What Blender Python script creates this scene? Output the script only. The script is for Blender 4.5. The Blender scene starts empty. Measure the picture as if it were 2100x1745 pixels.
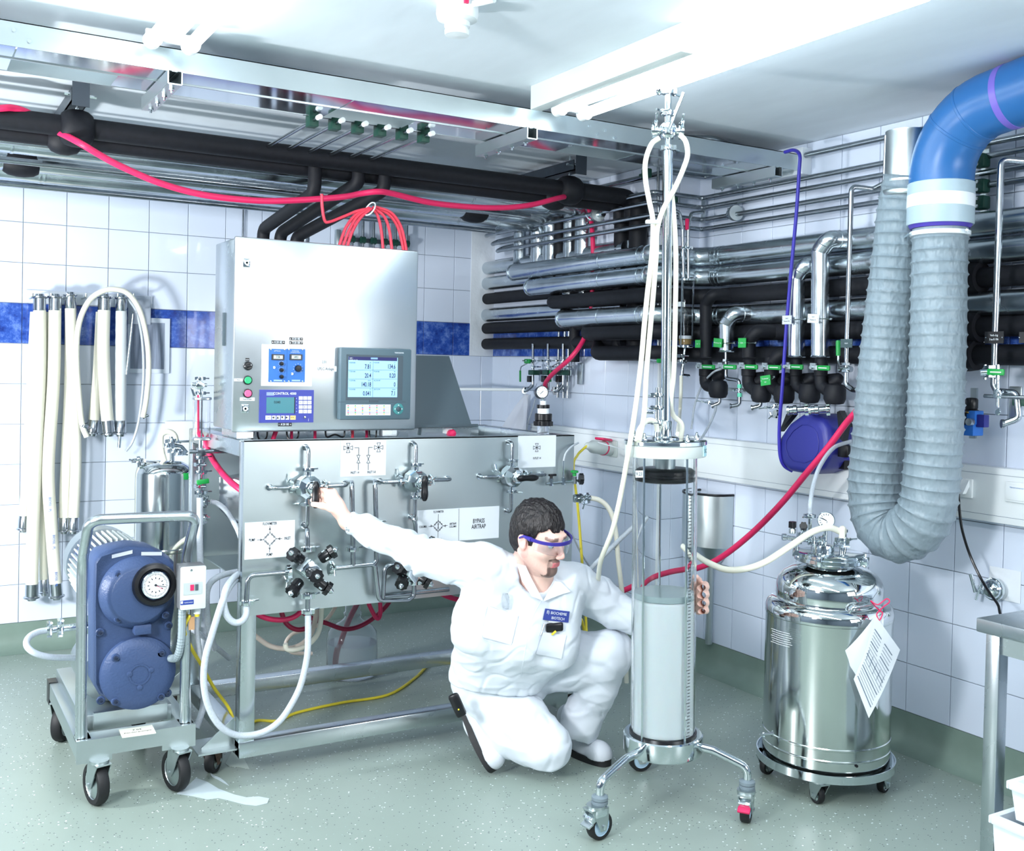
import bpy, bmesh, math, random
import numpy as np
from mathutils import Vector as V, Matrix as M
random.seed(7)
PI=math.pi
scene=bpy.context.scene
COL=scene.collection
# ---------------------------------------------------------------- camera
FPX=2135.721; CXP=1050.0; CYP=793.71
CAM=V((-3.2134,-5.6896,1.4646))
def _axes(yaw,pit,rol):
    cy,sy,cp,sp=math.cos(yaw),math.sin(yaw),math.cos(pit),math.sin(pit)
    f=V((sy*cp,cy*cp,-sp)); r=V((cy,-sy,0)); u=r.cross(f)
    cr,sr=math.cos(rol),math.sin(rol)
    return r*cr+u*sr, u*cr-r*sr, f
CR,CU,CF=_axes(.5331,.0191,.0215)
cd=bpy.data.cameras.new('camera'); cam=bpy.data.objects.new('camera',cd); COL.objects.link(cam)
cd.sensor_width=36; cd.lens=36*FPX/2100; cd.shift_y=-(872.5-CYP)/2100; cd.clip_start=.05
mw=M.Identity(4)
for i in range(3): mw[i][0]=CR[i]; mw[i][1]=CU[i]; mw[i][2]=-CF[i]; mw[i][3]=CAM[i]
cam.matrix_world=mw; scene.camera=cam
scene.view_settings.view_transform='Standard'; scene.view_settings.look='None'
scene.view_settings.exposure=-0.52
scene.view_settings.gamma=1; scene.view_settings.use_curve_mapping=False
# ---------------------------------------------------------------- light
world=bpy.data.worlds.new('world'); scene.world=world; world.use_nodes=True
world.node_tree.nodes['Background'].inputs[0].default_value=(.75,.87,1,1)
world.node_tree.nodes['Background'].inputs[1].default_value=.4
def area(name,loc,target,size,power,col=(1,1,1),shape='SQUARE',size_y=None):
    d=bpy.data.lights.new(name,'AREA'); d.energy=power; d.size=size; d.color=col
    if size_y: d.shape='RECTANGLE'; d.size_y=size_y
    o=bpy.data.objects.new(name,d); COL.objects.link(o); o.location=loc
    o.rotation_euler=(V(target)-V(loc)).to_track_quat('-Z','Y').to_euler(); return o
LT=(.955,.98,1)
area('studio_lamp_left',(-4.6,-4.4,1.9),(-1.5,-1.4,1.0),.5,165,LT)
area('studio_lamp_low',(-4.2,-2.0,1.05),(-2.2,-.4,1.75),.25,120,LT)
area('studio_fill_right',(-.45,-6.5,1.55),(-1.6,-2.2,1.1),1.0,62,LT)  # unseen softbox added to brighten the valve panel and cabinet door
area('ceiling_fill_strip',(-2.1,-5.2,2.44),(-2.1,-5.2,0),.25,85,LT,size_y=2.6)  # unseen fill light added under the ceiling behind the view
area('ceiling_fill_strip',(-4.6,-4.2,2.44),(-4.6,-4.2,0),.25,55,LT,size_y=2.6)  # second added ceiling fill, out of view to the left
# ---------------------------------------------------------------- helpers
def ray(px,py): return CF+CR*((px-CXP)/FPX)-CU*((py-CYP)/FPX)
def H(px,py,x=None,y=None,z=None,d=None):
    """the real point on a wall, table or depth plane that a photo measurement was taken of"""
    q=ray(px,py)
    if x is not None: t=(x-CAM.x)/q.x
    elif y is not None: t=(y-CAM.y)/q.y
    elif z is not None: t=(z-CAM.z)/q.z
    else: t=d
    return CAM+q*t
def ortho(a):
    a=V(a).normalized(); b=V((0,0,1)) if abs(a.z)<.9 else V((1,0,0))
    u=a.cross(b).normalized(); return u,a.cross(u).normalized()
def fil(pts,r,k=5,closed=False):
    pts=[V(p) for p in pts]; out=[pts[0]]
    for i in range(1,len(pts)-1):
        p,a,b=pts[i],pts[i-1],pts[i+1]
        da=(a-p); db=(b-p); la,lb=da.length,db.length
        if la<1e-6 or lb<1e-6: continue
        da/=la; db/=lb; ang=da.angle(db,0)
        if ang>3.1: out.append(p); continue
        rr=r[i-1] if isinstance(r,(list,tuple)) else r
        t=min(rr/math.tan(ang/2),la*.49,lb*.49)
        s,e=p+da*t,p+db*t
        for j in range(k+1):
            w=j/k; out.append((s*(1-w)+p*w)*(1-w)+(p*(1-w)+e*w)*w)
    out.append(pts[-1]); return out
def spl(pts,n=6):
    P=[V(p) for p in pts]
    if len(P)<3: return P
    Q=[P[0]*2-P[1]]+P+[P[-1]*2-P[-2]]; out=[]
    for i in range(1,len(Q)-2):
        a,b,c,d=Q[i-1:i+3]
        for j in range(n):
            t=j/n
            out.append(.5*((2*b)+(c-a)*t+(2*a-5*b+4*c-d)*t*t+(3*b-a-3*c+d)*t**3))
    out.append(P[-1]); return out
class MB:
    def __init__(s): s.v=[]; s.f=[]
    def add(s,vs,fs):
        o=len(s.v); s.v+=[V(v) for v in vs]; s.f+=[[i+o for i in f] for f in fs]; return s
    def box(s,c,d,ax=None,b=0):
        c=V(c); X,Y,Z=ax if ax else (V((1,0,0)),V((0,1,0)),V((0,0,1)))
        hx,hy,hz=d[0]/2,d[1]/2,d[2]/2
        if b<=0:
            vs=[c+X*(i*hx)+Y*(j*hy)+Z*(k*hz) for k in(-1,1) for j in(-1,1) for i in(-1,1)]
            return s.add(vs,[(0,2,3,1),(4,5,7,6),(0,1,5,4),(2,6,7,3),(0,4,6,2),(1,3,7,5)])
        bm=bmesh.new(); bmesh.ops.create_cube(bm,size=1)
        for v in bm.verts: v.co=V((v.co.x*d[0],v.co.y*d[1],v.co.z*d[2]))
        bmesh.ops.bevel(bm,geom=list(bm.edges),offset=b,segments=2,affect='EDGES',profile=.5)
        bm.verts.index_update()
        s.add([c+X*v.co.x+Y*v.co.y+Z*v.co.z for v in bm.verts],[[v.index for v in f.verts] for f in bm.faces]); bm.free(); return s
    def bb(s,a,b,bev=0):
        a,b=V(a),V(b); return s.box((a+b)/2,[abs(b[i]-a[i]) for i in range(3)],None,bev)
    def ring(s,path,rad,n=12,cap=True,closed=False,flat=None):
        P=[V(p) for p in path]; m=len(P)
        if m<2: return s
        T=[]
        for i in range(m):
            if closed: t=P[(i+1)%m]-P[i-1]
            else: t=P[min(i+1,m-1)]-P[max(i-1,0)]
            T.append(t.normalized() if t.length>1e-9 else V((0,0,1)))
        u,w=ortho(T[0]); vs=[]; fs=[]
        for i in range(m):
            if i:
                ax=T[i-1].cross(T[i])
                if ax.length>1e-7:
                    R=M.Rotation(T[i-1].angle(T[i],0),3,ax.normalized()); u=R@u
                u=(u-T[i]*u.dot(T[i])).normalized(); w=T[i].cross(u)
            r=rad[i] if isinstance(rad,(list,tuple,np.ndarray)) else rad
            for k in range(n):
                a=2*PI*k/n; vs.append(P[i]+u*(r*math.cos(a))+w*(r*math.sin(a)))
        for i in range(m if closed else m-1):
            j=(i+1)%m
            for k in range(n):
                l=(k+1)%n; fs.append((i*n+k,i*n+l,j*n+l,j*n+k))
        if cap and not closed:
            fs.append(list(range(n))[::-1]); fs.append([(m-1)*n+k for k in range(n)])
        return s.add(vs,fs)
    def cyl(s,a,b,r,r2=None,n=14): return s.ring([a,b],[r,r if r2 is None else r2],n)
    def tube(s,pts,r,n=10): return s.ring(pts,r,n)
    def lathe(s,prof,o,axis=(0,0,1),n=28,ring=False):
        o=V(o); a=V(axis).normalized(); u,w=ortho(a); vs=[]; fs=[]; m=len(prof)
        for r,h in prof:
            for k in range(n):
                t=2*PI*k/n; vs.append(o+a*h+u*(r*math.cos(t))+w*(r*math.sin(t)))
        for i in range(m-1):
            for k in range(n):
                l=(k+1)%n; fs.append((i*n+k,i*n+l,(i+1)*n+l,(i+1)*n+k))
        closed=abs(prof[0][0]-prof[-1][0])+abs(prof[0][1]-prof[-1][1])<1e-7
        if closed: pass
        elif ring:
            for k in range(n):
                l=(k+1)%n; fs.append(((m-1)*n+k,(m-1)*n+l,l,k))
        else:
            if prof[0][0]>1e-6: fs.append(list(range(n))[::-1])
            if prof[-1][0]>1e-6: fs.append([(m-1)*n+k for k in range(n)])
        return s.add(vs,fs)
    def sph(s,c,r,n=14,m=9):
        c=V(c); r=(r,r,r) if not isinstance(r,(tuple,list)) else r; vs=[];fs=[]
        for i in range(m+1):
            p=PI*i/m
            for k in range(n):
                t=2*PI*k/n; vs.append(c+V((r[0]*math.sin(p)*math.cos(t),r[1]*math.sin(p)*math.sin(t),r[2]*math.cos(p))))
        for i in range(m):
            for k in range(n):
                l=(k+1)%n; fs.append((i*n+k,(i+1)*n+k,(i+1)*n+l,i*n+l))
        return s.add(vs,fs)
    def prism(s,poly,d):
        d=V(d); P=[V(p) for p in poly]; n=len(P)
        return s.add(P+[p+d for p in P],[list(range(n))[::-1],list(range(n,2*n))]+[(i,(i+1)%n,n+(i+1)%n,n+i) for i in range(n)])
    def wing(s,p,ax,out,r=.022,side=None):
        """tri-clamp: ring halves round a joint with a wing nut on an arm"""
        p=V(p);ax=V(ax).normalized();out=V(out);out=(out-ax*out.dot(ax)).normalized()
        s.lathe([(r*.6,-r*.42),(r*.98,-r*.42),(r,-r*.25),(r,r*.25),(r*.98,r*.42),(r*.6,r*.42)],p,ax,14)
        t=ax.cross(out)
        s.box(p+out*r*1.05,(r*.55,r*.8,r*1.1),(out,ax,t)); s.box(p-out*r*1.0,(r*.45,r*.7,r*.9),(out,ax,t))
        s.cyl(p+out*r*1.2-t*r*.6,p+out*r*1.2+t*r*1.7,r*.17,n=7)
        q=p+out*r*1.2+t*r*1.5; s.cyl(q-t*r*.25,q+t*r*.3,r*.32,n=8)
        for sg in(-1,1): s.cyl(q,q+(out*sg*.8+t*.75)*r*1.35,r*.15,r*.2,n=6)
        return s
    def build(s,name,mat,parent=None,ang=40,kind=None,label=None):
        me=bpy.data.meshes.new(name); off=ROOT.get(parent.name,V((0,0,0))) if parent else V((0,0,0))
        me.from_pydata([tuple(v-off) for v in s.v],[],s.f)
        me.validate(); bm=bmesh.new(); bm.from_mesh(me); bmesh.ops.recalc_face_normals(bm,faces=bm.faces); bm.to_mesh(me); bm.free()
        me.polygons.foreach_set('use_smooth',[True]*len(me.polygons)); me.set_sharp_from_angle(angle=math.radians(ang))
        o=bpy.data.objects.new(name,me); COL.objects.link(o)
        if mat: me.materials.append(mat)
        if parent: o.parent=parent; ROOT[o.name]=off
        if kind: o['kind']=kind
        if label: o['label']=label
        return o
ROOT={}
def thing(name,label,cat,loc,group=None):
    o=bpy.data.objects.new(name,None); COL.objects.link(o); o.location=V(loc); o.empty_display_size=.05
    o['label']=label; o['category']=cat; ROOT[o.name]=V(loc)
    if group: o['group']=group
    return o
def solid(name,mb,mat,label,cat,group=None,ang=40):
    o=mb.build(name,mat,None,ang); o['label']=label; o['category']=cat
    if group: o['group']=group
    return o
def struct(name,mb,mat,ang=40): return mb.build(name,mat,None,ang,kind='structure')
def dup(root,loc,label=None,rz=0,group=None):
    r=root.copy(); COL.objects.link(r); r.location=loc; r.rotation_euler=(0,0,rz); r['label']=label
    if group: r['group']=group
    for ch in list(root.children):
        c=ch.copy(); COL.objects.link(c); c.parent=r
        for g in list(ch.children):
            d=g.copy(); COL.objects.link(d); d.parent=c
    ROOT[r.name]=V(loc); return r
_tc={}
def text(s,size,p,xd,yd,mat,parent,name='lettering',align='CENTER',sx=1.0,lift=.0006,bold=0):
    cu=bpy.data.curves.new('t','FONT'); cu.body=s; cu.size=size; cu.align_x=align; cu.align_y='CENTER'; cu.resolution_u=2; cu.offset=bold*size*4
    o=bpy.data.objects.new('t',cu); COL.objects.link(o)
    dg=bpy.context.evaluated_depsgraph_get(); me=bpy.data.meshes.new_from_object(o.evaluated_get(dg)); bpy.data.objects.remove(o); bpy.data.curves.remove(cu)
    xd,yd=V(xd).normalized(),V(yd).normalized(); n=xd.cross(yd); p=V(p); off=ROOT.get(parent.name,V((0,0,0)))
    for v in me.vertices: v.co=p+xd*(v.co.x*sx)+yd*v.co.y+n*lift-off
    me.name=name; me.materials.clear(); me.materials.append(mat)
    q=bpy.data.objects.new(name,me); COL.objects.link(q); q.parent=parent; return q
# ---------------------------------------------------------------- materials
def srgb(r,g,b):
    f=lambda c:(c/12.92 if c<=.04045 else ((c+.055)/1.055)**2.4)
    return (f(r/255),f(g/255),f(b/255),1)
def mat(name,col,rough=.5,metal=0,trans=0,ior=1.45,spec=.5,emis=0,noise=0,nscale=30,bump=0,bscale=60,alpha=1,coat=0,sss=0,stretch=None,rn=0):
    m=bpy.data.materials.new(name); m.use_nodes=True; nt=m.node_tree; b=nt.nodes['Principled BSDF']
    b.inputs['Base Color'].default_value=col; b.inputs['Roughness'].default_value=rough; b.inputs['Metallic'].default_value=metal
    b.inputs['Transmission Weight'].default_value=trans; b.inputs['IOR'].default_value=ior; b.inputs['Specular IOR Level'].default_value=spec
    b.inputs['Alpha'].default_value=alpha; b.inputs['Coat Weight'].default_value=coat
    if sss: b.inputs['Subsurface Weight'].default_value=sss; b.inputs['Subsurface Radius'].default_value=(.01,.006,.004)
    if emis: b.inputs['Emission Color'].default_value=col; b.inputs['Emission Strength'].default_value=emis
    if noise or bump or rn:
        tc=nt.nodes.new('ShaderNodeTexCoord'); mp=nt.nodes.new('ShaderNodeMapping'); nt.links.new(tc.outputs['Object'],mp.inputs[0])
        if stretch: mp.inputs['Scale'].default_value=stretch
        n=nt.nodes.new('ShaderNodeTexNoise'); n.inputs['Scale'].default_value=nscale; n.inputs['Detail'].default_value=5; nt.links.new(mp.outputs[0],n.inputs[0])
        if noise:
            r=nt.nodes.new('ShaderNodeMapRange'); r.inputs[1].default_value=.3; r.inputs[2].default_value=.7; r.inputs[3].default_value=1-noise; r.inputs[4].default_value=1+noise*.3
            nt.links.new(n.outputs[0],r.inputs[0])
            x=nt.nodes.new('ShaderNodeMix'); x.data_type='RGBA'; x.blend_type='MULTIPLY'; x.inputs[0].default_value=1; x.inputs[6].default_value=col
            nt.links.new(r.outputs[0],x.inputs[7]); nt.links.new(x.outputs[2],b.inputs['Base Color'])
        if rn:
            r=nt.nodes.new('ShaderNodeMapRange'); r.inputs[1].default_value=.3; r.inputs[2].default_value=.7; r.inputs[3].default_value=max(.02,rough-rn); r.inputs[4].default_value=rough+rn
            nt.links.new(n.outputs[0],r.inputs[0]); nt.links.new(r.outputs[0],b.inputs['Roughness'])
        if bump:
            n2=nt.nodes.new('ShaderNodeTexNoise'); n2.inputs['Scale'].default_value=bscale; nt.links.new(mp.outputs[0],n2.inputs[0])
            bp=nt.nodes.new('ShaderNodeBump'); bp.inputs['Strength'].default_value=bump; bp.inputs['Distance'].default_value=.01
            nt.links.new(n2.outputs[0],bp.inputs['Height']); nt.links.new(bp.outputs[0],b.inputs['Normal'])
    return m
STEEL=mat('brushed_steel',srgb(200,208,212),.27,1,noise=.05,nscale=6,rn=.04)
STEELM=mat('matte_steel',srgb(190,200,202),.36,1,noise=.06,nscale=4,rn=.05)
CHROME=mat('polished_steel',srgb(214,222,226),.1,1)
PIPE=mat('steel_pipe',srgb(165,172,178),.22,1,noise=.15,nscale=25)
ALU=mat('aluminium_cladding',srgb(205,214,220),.24,1,noise=.12,nscale=12,bump=.04,bscale=9,rn=.05)
FOAM=mat('black_foam',srgb(20,22,29),.6,noise=.3,nscale=40,spec=.35)
BLACK=mat('black_plastic',srgb(16,17,21),.32)
RUBBER=mat('black_rubber',srgb(24,25,28),.6)
WHITE=mat('white_plastic',srgb(232,238,240),.35)
PAPER=mat('white_paper',srgb(220,227,233),.6)
INK=mat('black_ink',srgb(30,32,40),.6)
HOSE=mat('silicone_hose',srgb(228,227,212),.35,sss=.05)
CLEARH=mat('braided_clear_hose',srgb(186,195,204),.22,sss=.1,noise=.12,nscale=160)
RED=mat('red_hose',srgb(214,38,92),.4)
CORAL=mat('coral_tube',srgb(222,62,84),.4)
YELLOW=mat('yellow_cable',srgb(222,204,58),.45)
GREEN=mat('green_plastic',srgb(22,140,62),.4)
DGREEN=mat('dark_green_plastic',srgb(20,66,54),.45)
BLUEP=mat('blue_plastic',srgb(42,46,132),.4)
DGREY=mat('dark_grey_plastic',srgb(70,84,92),.45)
LGREY=mat('light_grey_plastic',srgb(205,214,212),.45)
PAINT=mat('white_paint',srgb(226,233,240),.55); DIM=mat('grey_blue_paint',srgb(120,132,146),.6)
GLASS=mat('clear_glass',(1,1,1,1),.02,trans=1,ior=1.2)
GLASST=mat('bottle_plastic',(.93,.96,.99,1),.1,trans=.93,ior=1.15); DSTEEL=mat('dark_steel',srgb(92,98,106),.4,1)
# floor: pale green speckled resin
def floor_mat():
    m=mat('resin_floor',srgb(142,156,148),.35,noise=.1,nscale=1.6); nt=m.node_tree; b=nt.nodes['Principled BSDF']
    src=b.inputs['Base Color'].links[0].from_socket; tc=[n for n in nt.nodes if n.type=='TEX_COORD'][0]
    for sc,th,colr in((95,.13,(.04,.06,.07,1)),(70,.12,(.75,.85,.85,1)),(52,.07,(.3,.42,.4,1))):
        vo=nt.nodes.new('ShaderNodeTexVoronoi'); vo.inputs['Scale'].default_value=sc; nt.links.new(tc.outputs['Object'],vo.inputs[0])
        wn=nt.nodes.new('ShaderNodeTexWhiteNoise'); nt.links.new(vo.outputs['Color'],wn.inputs[0])
        lt=nt.nodes.new('ShaderNodeMath'); lt.operation='LESS_THAN'; lt.inputs[1].default_value=th*1.6; nt.links.new(vo.outputs['Distance'],lt.inputs[0])
        l2=nt.nodes.new('ShaderNodeMath'); l2.operation='LESS_THAN'; l2.inputs[1].default_value=.22; nt.links.new(wn.outputs['Value'],l2.inputs[0])
        mu=nt.nodes.new('ShaderNodeMath'); mu.operation='MULTIPLY'; nt.links.new(lt.outputs[0],mu.inputs[0]); nt.links.new(l2.outputs[0],mu.inputs[1])
        mx=nt.nodes.new('ShaderNodeMix'); mx.data_type='RGBA'; nt.links.new(mu.outputs[0],mx.inputs[0]); nt.links.new(src,mx.inputs[6]); mx.inputs[7].default_value=colr; src=mx.outputs[2]
    nt.links.new(src,b.inputs['Base Color']); return m
FLOOR=floor_mat()
COVE=mat('resin_upstand',srgb(118,138,128),.4,noise=.1,nscale=9)
TILE=mat('white_glazed_tile',srgb(214,224,240),.16,coat=.3)
GROUT=mat('grey_grout',srgb(150,160,172),.8)
PLASTER=mat('white_plaster',srgb(226,232,238),.7,bump=.4,bscale=22)
CEIL=mat('painted_ceiling',srgb(222,231,238),.5,noise=.05,nscale=3,bump=.12,bscale=5,stretch=(3,1,1))
def blue_tile():
    m=mat('blue_marbled_tile',srgb(52,82,160),.15,coat=.3); nt=m.node_tree; b=nt.nodes['Principled BSDF']
    tc=nt.nodes.new('ShaderNodeTexCoord'); n=nt.nodes.new('ShaderNodeTexNoise'); n.inputs['Scale'].default_value=16; n.inputs['Detail'].default_value=9; n.inputs['Roughness'].default_value=.72
    ob=nt.nodes.new('ShaderNodeObjectInfo'); ad=nt.nodes.new('ShaderNodeVectorMath'); nt.links.new(tc.outputs['Object'],ad.inputs[0]); nt.links.new(ob.outputs['Location'],ad.inputs[1]); nt.links.new(ad.outputs[0],n.inputs[0])
    r=nt.nodes.new('ShaderNodeValToRGB'); e=r.color_ramp.elements; e[0].position=.33; e[0].color=srgb(28,46,120); e[1].position=.7; e[1].color=srgb(120,150,212)
    k=e.new(.5); k.color=srgb(48,84,170)
    nt.links.new(n.outputs[0],r.inputs[0]); nt.links.new(r.outputs[0],b.inputs['Base Color']); return m
BTILE=blue_tile()
# ---------------------------------------------------------------- room shell
CEZ=2.480; XR=.231; YC=-1.66; XL=-5.6; YF=-7.6
struct('floor',MB().bb((XL,YF,-.06),(.7,.4,0)),FLOOR)
struct('ceiling',MB().bb((XL,YF,CEZ),(.7,.4,CEZ+.08)),CEIL)
wb=struct('wall_back',MB().bb((XL,.004,0),(.4,.1,CEZ)),GROUT)
ws=struct('wall_side',MB().bb((.004,YC,0),(.1,.004,CEZ)),GROUT)
wp=struct('wall_pier',MB().bb((.004,YC+.004,0),(XR+.1,YC+.1,CEZ)),GROUT)
wr=struct('wall_right',MB().bb((XR+.004,YF,0),(XR+.1,YC,CEZ)),GROUT)
struct('wall_left',MB().bb((XL-.1,YF,0),(XL,.1,CEZ)),DIM)
struct('wall_front',MB().bb((XL,YF-.1,0),(.4,YF,CEZ)),DIM)
for n,a,b in (('back',(XL,0),(0,0)),('side',(0,0),(0,YC)),('pier',(0,YC),(XR,YC)),('right',(XR,YC),(XR,YF))):
    A=V((a[0],a[1],0));B=V((b[0],b[1],0)); nrm=V((-1,0,0)) if n in('side','right') else V((0,-1,0))
    if n=='side': A+=V((0,-.0,0)); 
    prof=[(.0,.139),(.004,.139),(.006,.09),(.014,.055),(.03,.025),(.055,.007),(.085,.0005),(.0,.0005)]
    P=[A+nrm*(o)+V((0,0,z)) for o,z in prof]; struct('baseboard_'+n,MB().prism(P,B-A),COVE)
_tm={}
def tile_mesh(w,h,blue):
    k=(round(w,4),round(h,4),blue)
    if k not in _tm:
        a,b,t,c=w/2,h/2,.006,.0016
        me=bpy.data.meshes.new('tile'); 
        me.from_pydata([(-a,0,-b),(a,0,-b),(a,0,b),(-a,0,b),(-a,-t+c,-b),(a,-t+c,-b),(a,-t+c,b),(-a,-t+c,b),(-a+c,-t,-b+c),(a-c,-t,-b+c),(a-c,-t,b-c),(-a+c,-t,b-c)],[],
          [(0,1,5,4),(1,2,6,5),(2,3,7,6),(3,0,4,7),(4,5,9,8),(5,6,10,9),(6,7,11,10),(7,4,8,11),(8,9,10,11)])
        me.materials.append(BTILE if blue else TILE); _tm[k]=me
    return _tm[k]
def tiles(wall,org,xd,joints,skip=None):
    """rows of glazed tiles between the joints; one object each"""
    rot={'x':0,'y':-PI/2}[xd]
    rows=[.139]+[2.53-.2*j for j in range(11,0,-1)]+[CEZ]
    for i in range(len(joints)-1):
        a,b=sorted((joints[i],joints[i+1])); w=b-a-.0026
        for j in range(len(rows)-1):
            h=rows[j+1]-rows[j]-.0026; zc=(rows[j]+rows[j+1])/2; m=(a+b)/2
            if w<.01 or (skip and skip(m,zc)): continue
            blue=1.52<zc<1.74
            o=bpy.data.objects.new('tile',tile_mesh(w,h,blue)); COL.objects.link(o); o.parent=wall
            p=V(org)
            if xd=='x': p=p+V((m,.003,zc))
            else: p=p+V((.003,m,zc)); 
            o.location=p+V((0,0,0)); o.rotation_euler=(0,0,rot+random.uniform(-.0025,.0025))
a0=-2.685
tiles(wb,(0,0,0),'x',[a0+.2*i for i in range(-1,14)]+[0],lambda m,z:m>-.165 and 1.55<z<2.33)
b0=-.2138
tiles(ws,(0,0,0),'y',[0]+[b0-.2*i for i in range(8) if b0-.2*i>YC+.03]+[YC],lambda m,z:False)
tiles(wp,(0,YC,0),'x',[0,.1,XR],lambda m,z:False)
d0=-1.7692
tiles(wr,(XR,0,0),'y',[YC]+[d0-.2*i for i in range(0,15)],lambda m,z:False)
pp=MB().prism([(-.17,-.006,1.53),(-.17,-.006,2.33),(0,-.006,2.33),(0,-.006,1.53)],(0,.01,0)); pp.build('plaster_patch',PLASTER,wb)
# white corner bead
struct('trim_1',MB().bb((-.004,YC-.004,.14),(.008,YC+.008,CEZ)),WHITE)
# cable trunking on the right hand walls
tk=MB(); tk.bb((-.052,-1.66-.052,.945),(-.006,-.55,1.143),.004); tk.bb((-.052,-1.712,.945),(XR-.006,-1.666,1.143),.004); tk.bb((XR-.058,YF,.945),(XR-.006,-1.7,1.143),.004)
tr=thing('cable_trunking','long white cable trunking running along the tiled wall at waist height','trunking',(XR,-2.5,.945))
tk.build('channel',WHITE,tr)
ln=MB(); ln.bb((XR-.0595,YF,.97),(XR-.058,-1.72,.9715)); ln.bb((XR-.0595,YF,1.117),(XR-.058,-1.72,1.1185)); ln.bb((-.0535,-1.7,.97),(-.052,-.55,.9715)); ln.bb((-.0535,-1.7,1.117),(-.052,-.55,1.1185))
ln.build('cover_seam',GROUT,tr)
# ---------------------------------------------------------------- cable tray, lamps, detector
def unistrut(c,axis,L,parent,bolts=4,s=.041):
    c=V(c);A=V(axis).normalized();Z=V((0,0,1));S=A.cross(Z); m=MB()
    m.box(c-Z*s/2,(L,s,.004),(A,S,Z)); 
    for g in(-1,1): m.box(c+S*g*s/2,(L,.004,s),(A,S,Z)); m.box(c+S*g*(s/2-.006)+Z*s/2,(L,.012,.003),(A,S,Z))
    o=m.build('strut',STEELM,parent)
    b=MB()
    for i in range(bolts):
        q=c+A*L*(-.38+.76*i/(bolts-1))-Z*(s/2); b.cyl(q,q-Z*.009,.009,n=6); b.cyl(q-Z*.009,q-Z*.018,.004,n=6)
    b.build('bolt',CHROME,o,kind='stuff'); return o
t=thing('cable_tray','wide stainless cable tray with smooth front edge crossing under the ceiling','cable tray',(-1.5,-2.2,2.35))
TY,TZ=-2.372,2.352
MB().bb((-4.2,TY,TZ),(XR-.05,TY+.003,TZ+.072)).bb((-4.2,TY,TZ+.069),(XR-.05,TY+.022,TZ+.072)).build('tray_side',STEELM,t)
MB().bb((-4.2,-2.075,TZ),(XR-.05,-2.072,TZ+.072)).build('tray_side',STEELM,t)
for i,(a,b) in enumerate(((-4.2,-2.93),(-2.925,-1.9),(-1.895,-.9),(-.895,XR-.05))):
    MB().bb((a,TY+.004,TZ),(b,-2.24,TZ+.003)).build('tray_floor',CHROME,t); MB().bb((a+.3,-2.237,TZ+.001),(b,-2.076,TZ+.003)).build('tray_floor',CHROME,t)
MB().bb((-4.2,-2.242,TZ-.003),(XR-.05,-2.234,TZ+.001)).build('floor_seam',STEELM,t)
bl=MB()
for px,py in ((28,62),(60,85),(1208,260),(1240,268),(1225,276),(1260,283)):
    q=H(px,py,y=TY); bl.cyl(q,q-V((0,.006,0)),.006,n=8)
bl.build('bolt',CHROME,t,kind='stuff')
for px in (352,1068):
    q=H(px,150 if px<500 else 268,z=TZ); unistrut((q.x,-2.2,TZ-.024),(0,1,0),.40,t)
unistrut((XR-.2,-2.2,TZ-.024),(0,1,0),.40,t)
struct('trim_2',MB().bb((XR-.06,-2.40,2.335),(XR-.004,-2.02,2.45)),PAINT)   # plastered collar where the tray meets the wall
EM=mat('fluorescent_glow',(.86,.95,1,1),.5,emis=27)
def lamp(x,lab):
    l=thing('fluorescent_lamp',lab,'lamp',(x,-3.2,CEZ),'fluorescent lamps')
    MB().bb((x-.035,-4.0,CEZ-.05),(x+.035,-2.44,CEZ),.006).build('lamp_housing',WHITE,l)
    for s in(-1,1):
        tb=MB().cyl((x+s*.055,-3.97,CEZ-.072),(x+s*.055,-2.5,CEZ-.072),.019,n=16).build('lamp_tube',EM,l)
        MB().cyl((x+s*.055,-2.5,CEZ-.072),(x+s*.055,-2.465,CEZ-.072),.026,n=16).build('end_cap',WHITE,l)
    MB().bb((x-.075,-2.49,CEZ-.075),(x+.075,-2.475,CEZ-.045)).build('lamp_holder',WHITE,l)
lamp(-2.52,'twin tube fluorescent lamp above the tray end with the red hose swag')
lamp(-1.09,'twin tube fluorescent lamp directly above the tall glass column')
sd=thing('smoke_detector','round white smoke detector fixed to the ceiling','detector',(-1.84,-3.05,CEZ))
q=H(938,30,z=CEZ-.03); q.z=CEZ
MB().lathe([(.058,-.0),(.06,-.03),(.056,-.045),(.038,-.052)],q).build('detector_base',WHITE,sd)
MB().lathe([(.036,-.05),(.036,-.066),(.031,-.068),(.031,-.074),(.035,-.075),(.034,-.088),(.0,-.091)],q).build('sensor_head',WHITE,sd)
MB().box(q+V((-.005,-.06,-.012)),(.012,.012,.01)).build('indicator',RED,sd)
MB().tube(fil([q+V((.01,-.03,-.012)),q+V((.05,-.12,-.012))],.02),.01).build('conduit',WHITE,sd)
bx=thing('ceiling_box','pale square housing end fixed under the ceiling beside the lamp above the column','duct',(-1.25,-2.5,CEZ))  # channel beside the tubes, taken for the lamp housing
a=H(1104,228,z=CEZ-.1); MB().bb((a.x-.004,-3.3,CEZ-.085),(a.x+.045,-2.46,CEZ),.002).build('housing_body',LGREY,bx)
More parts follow.
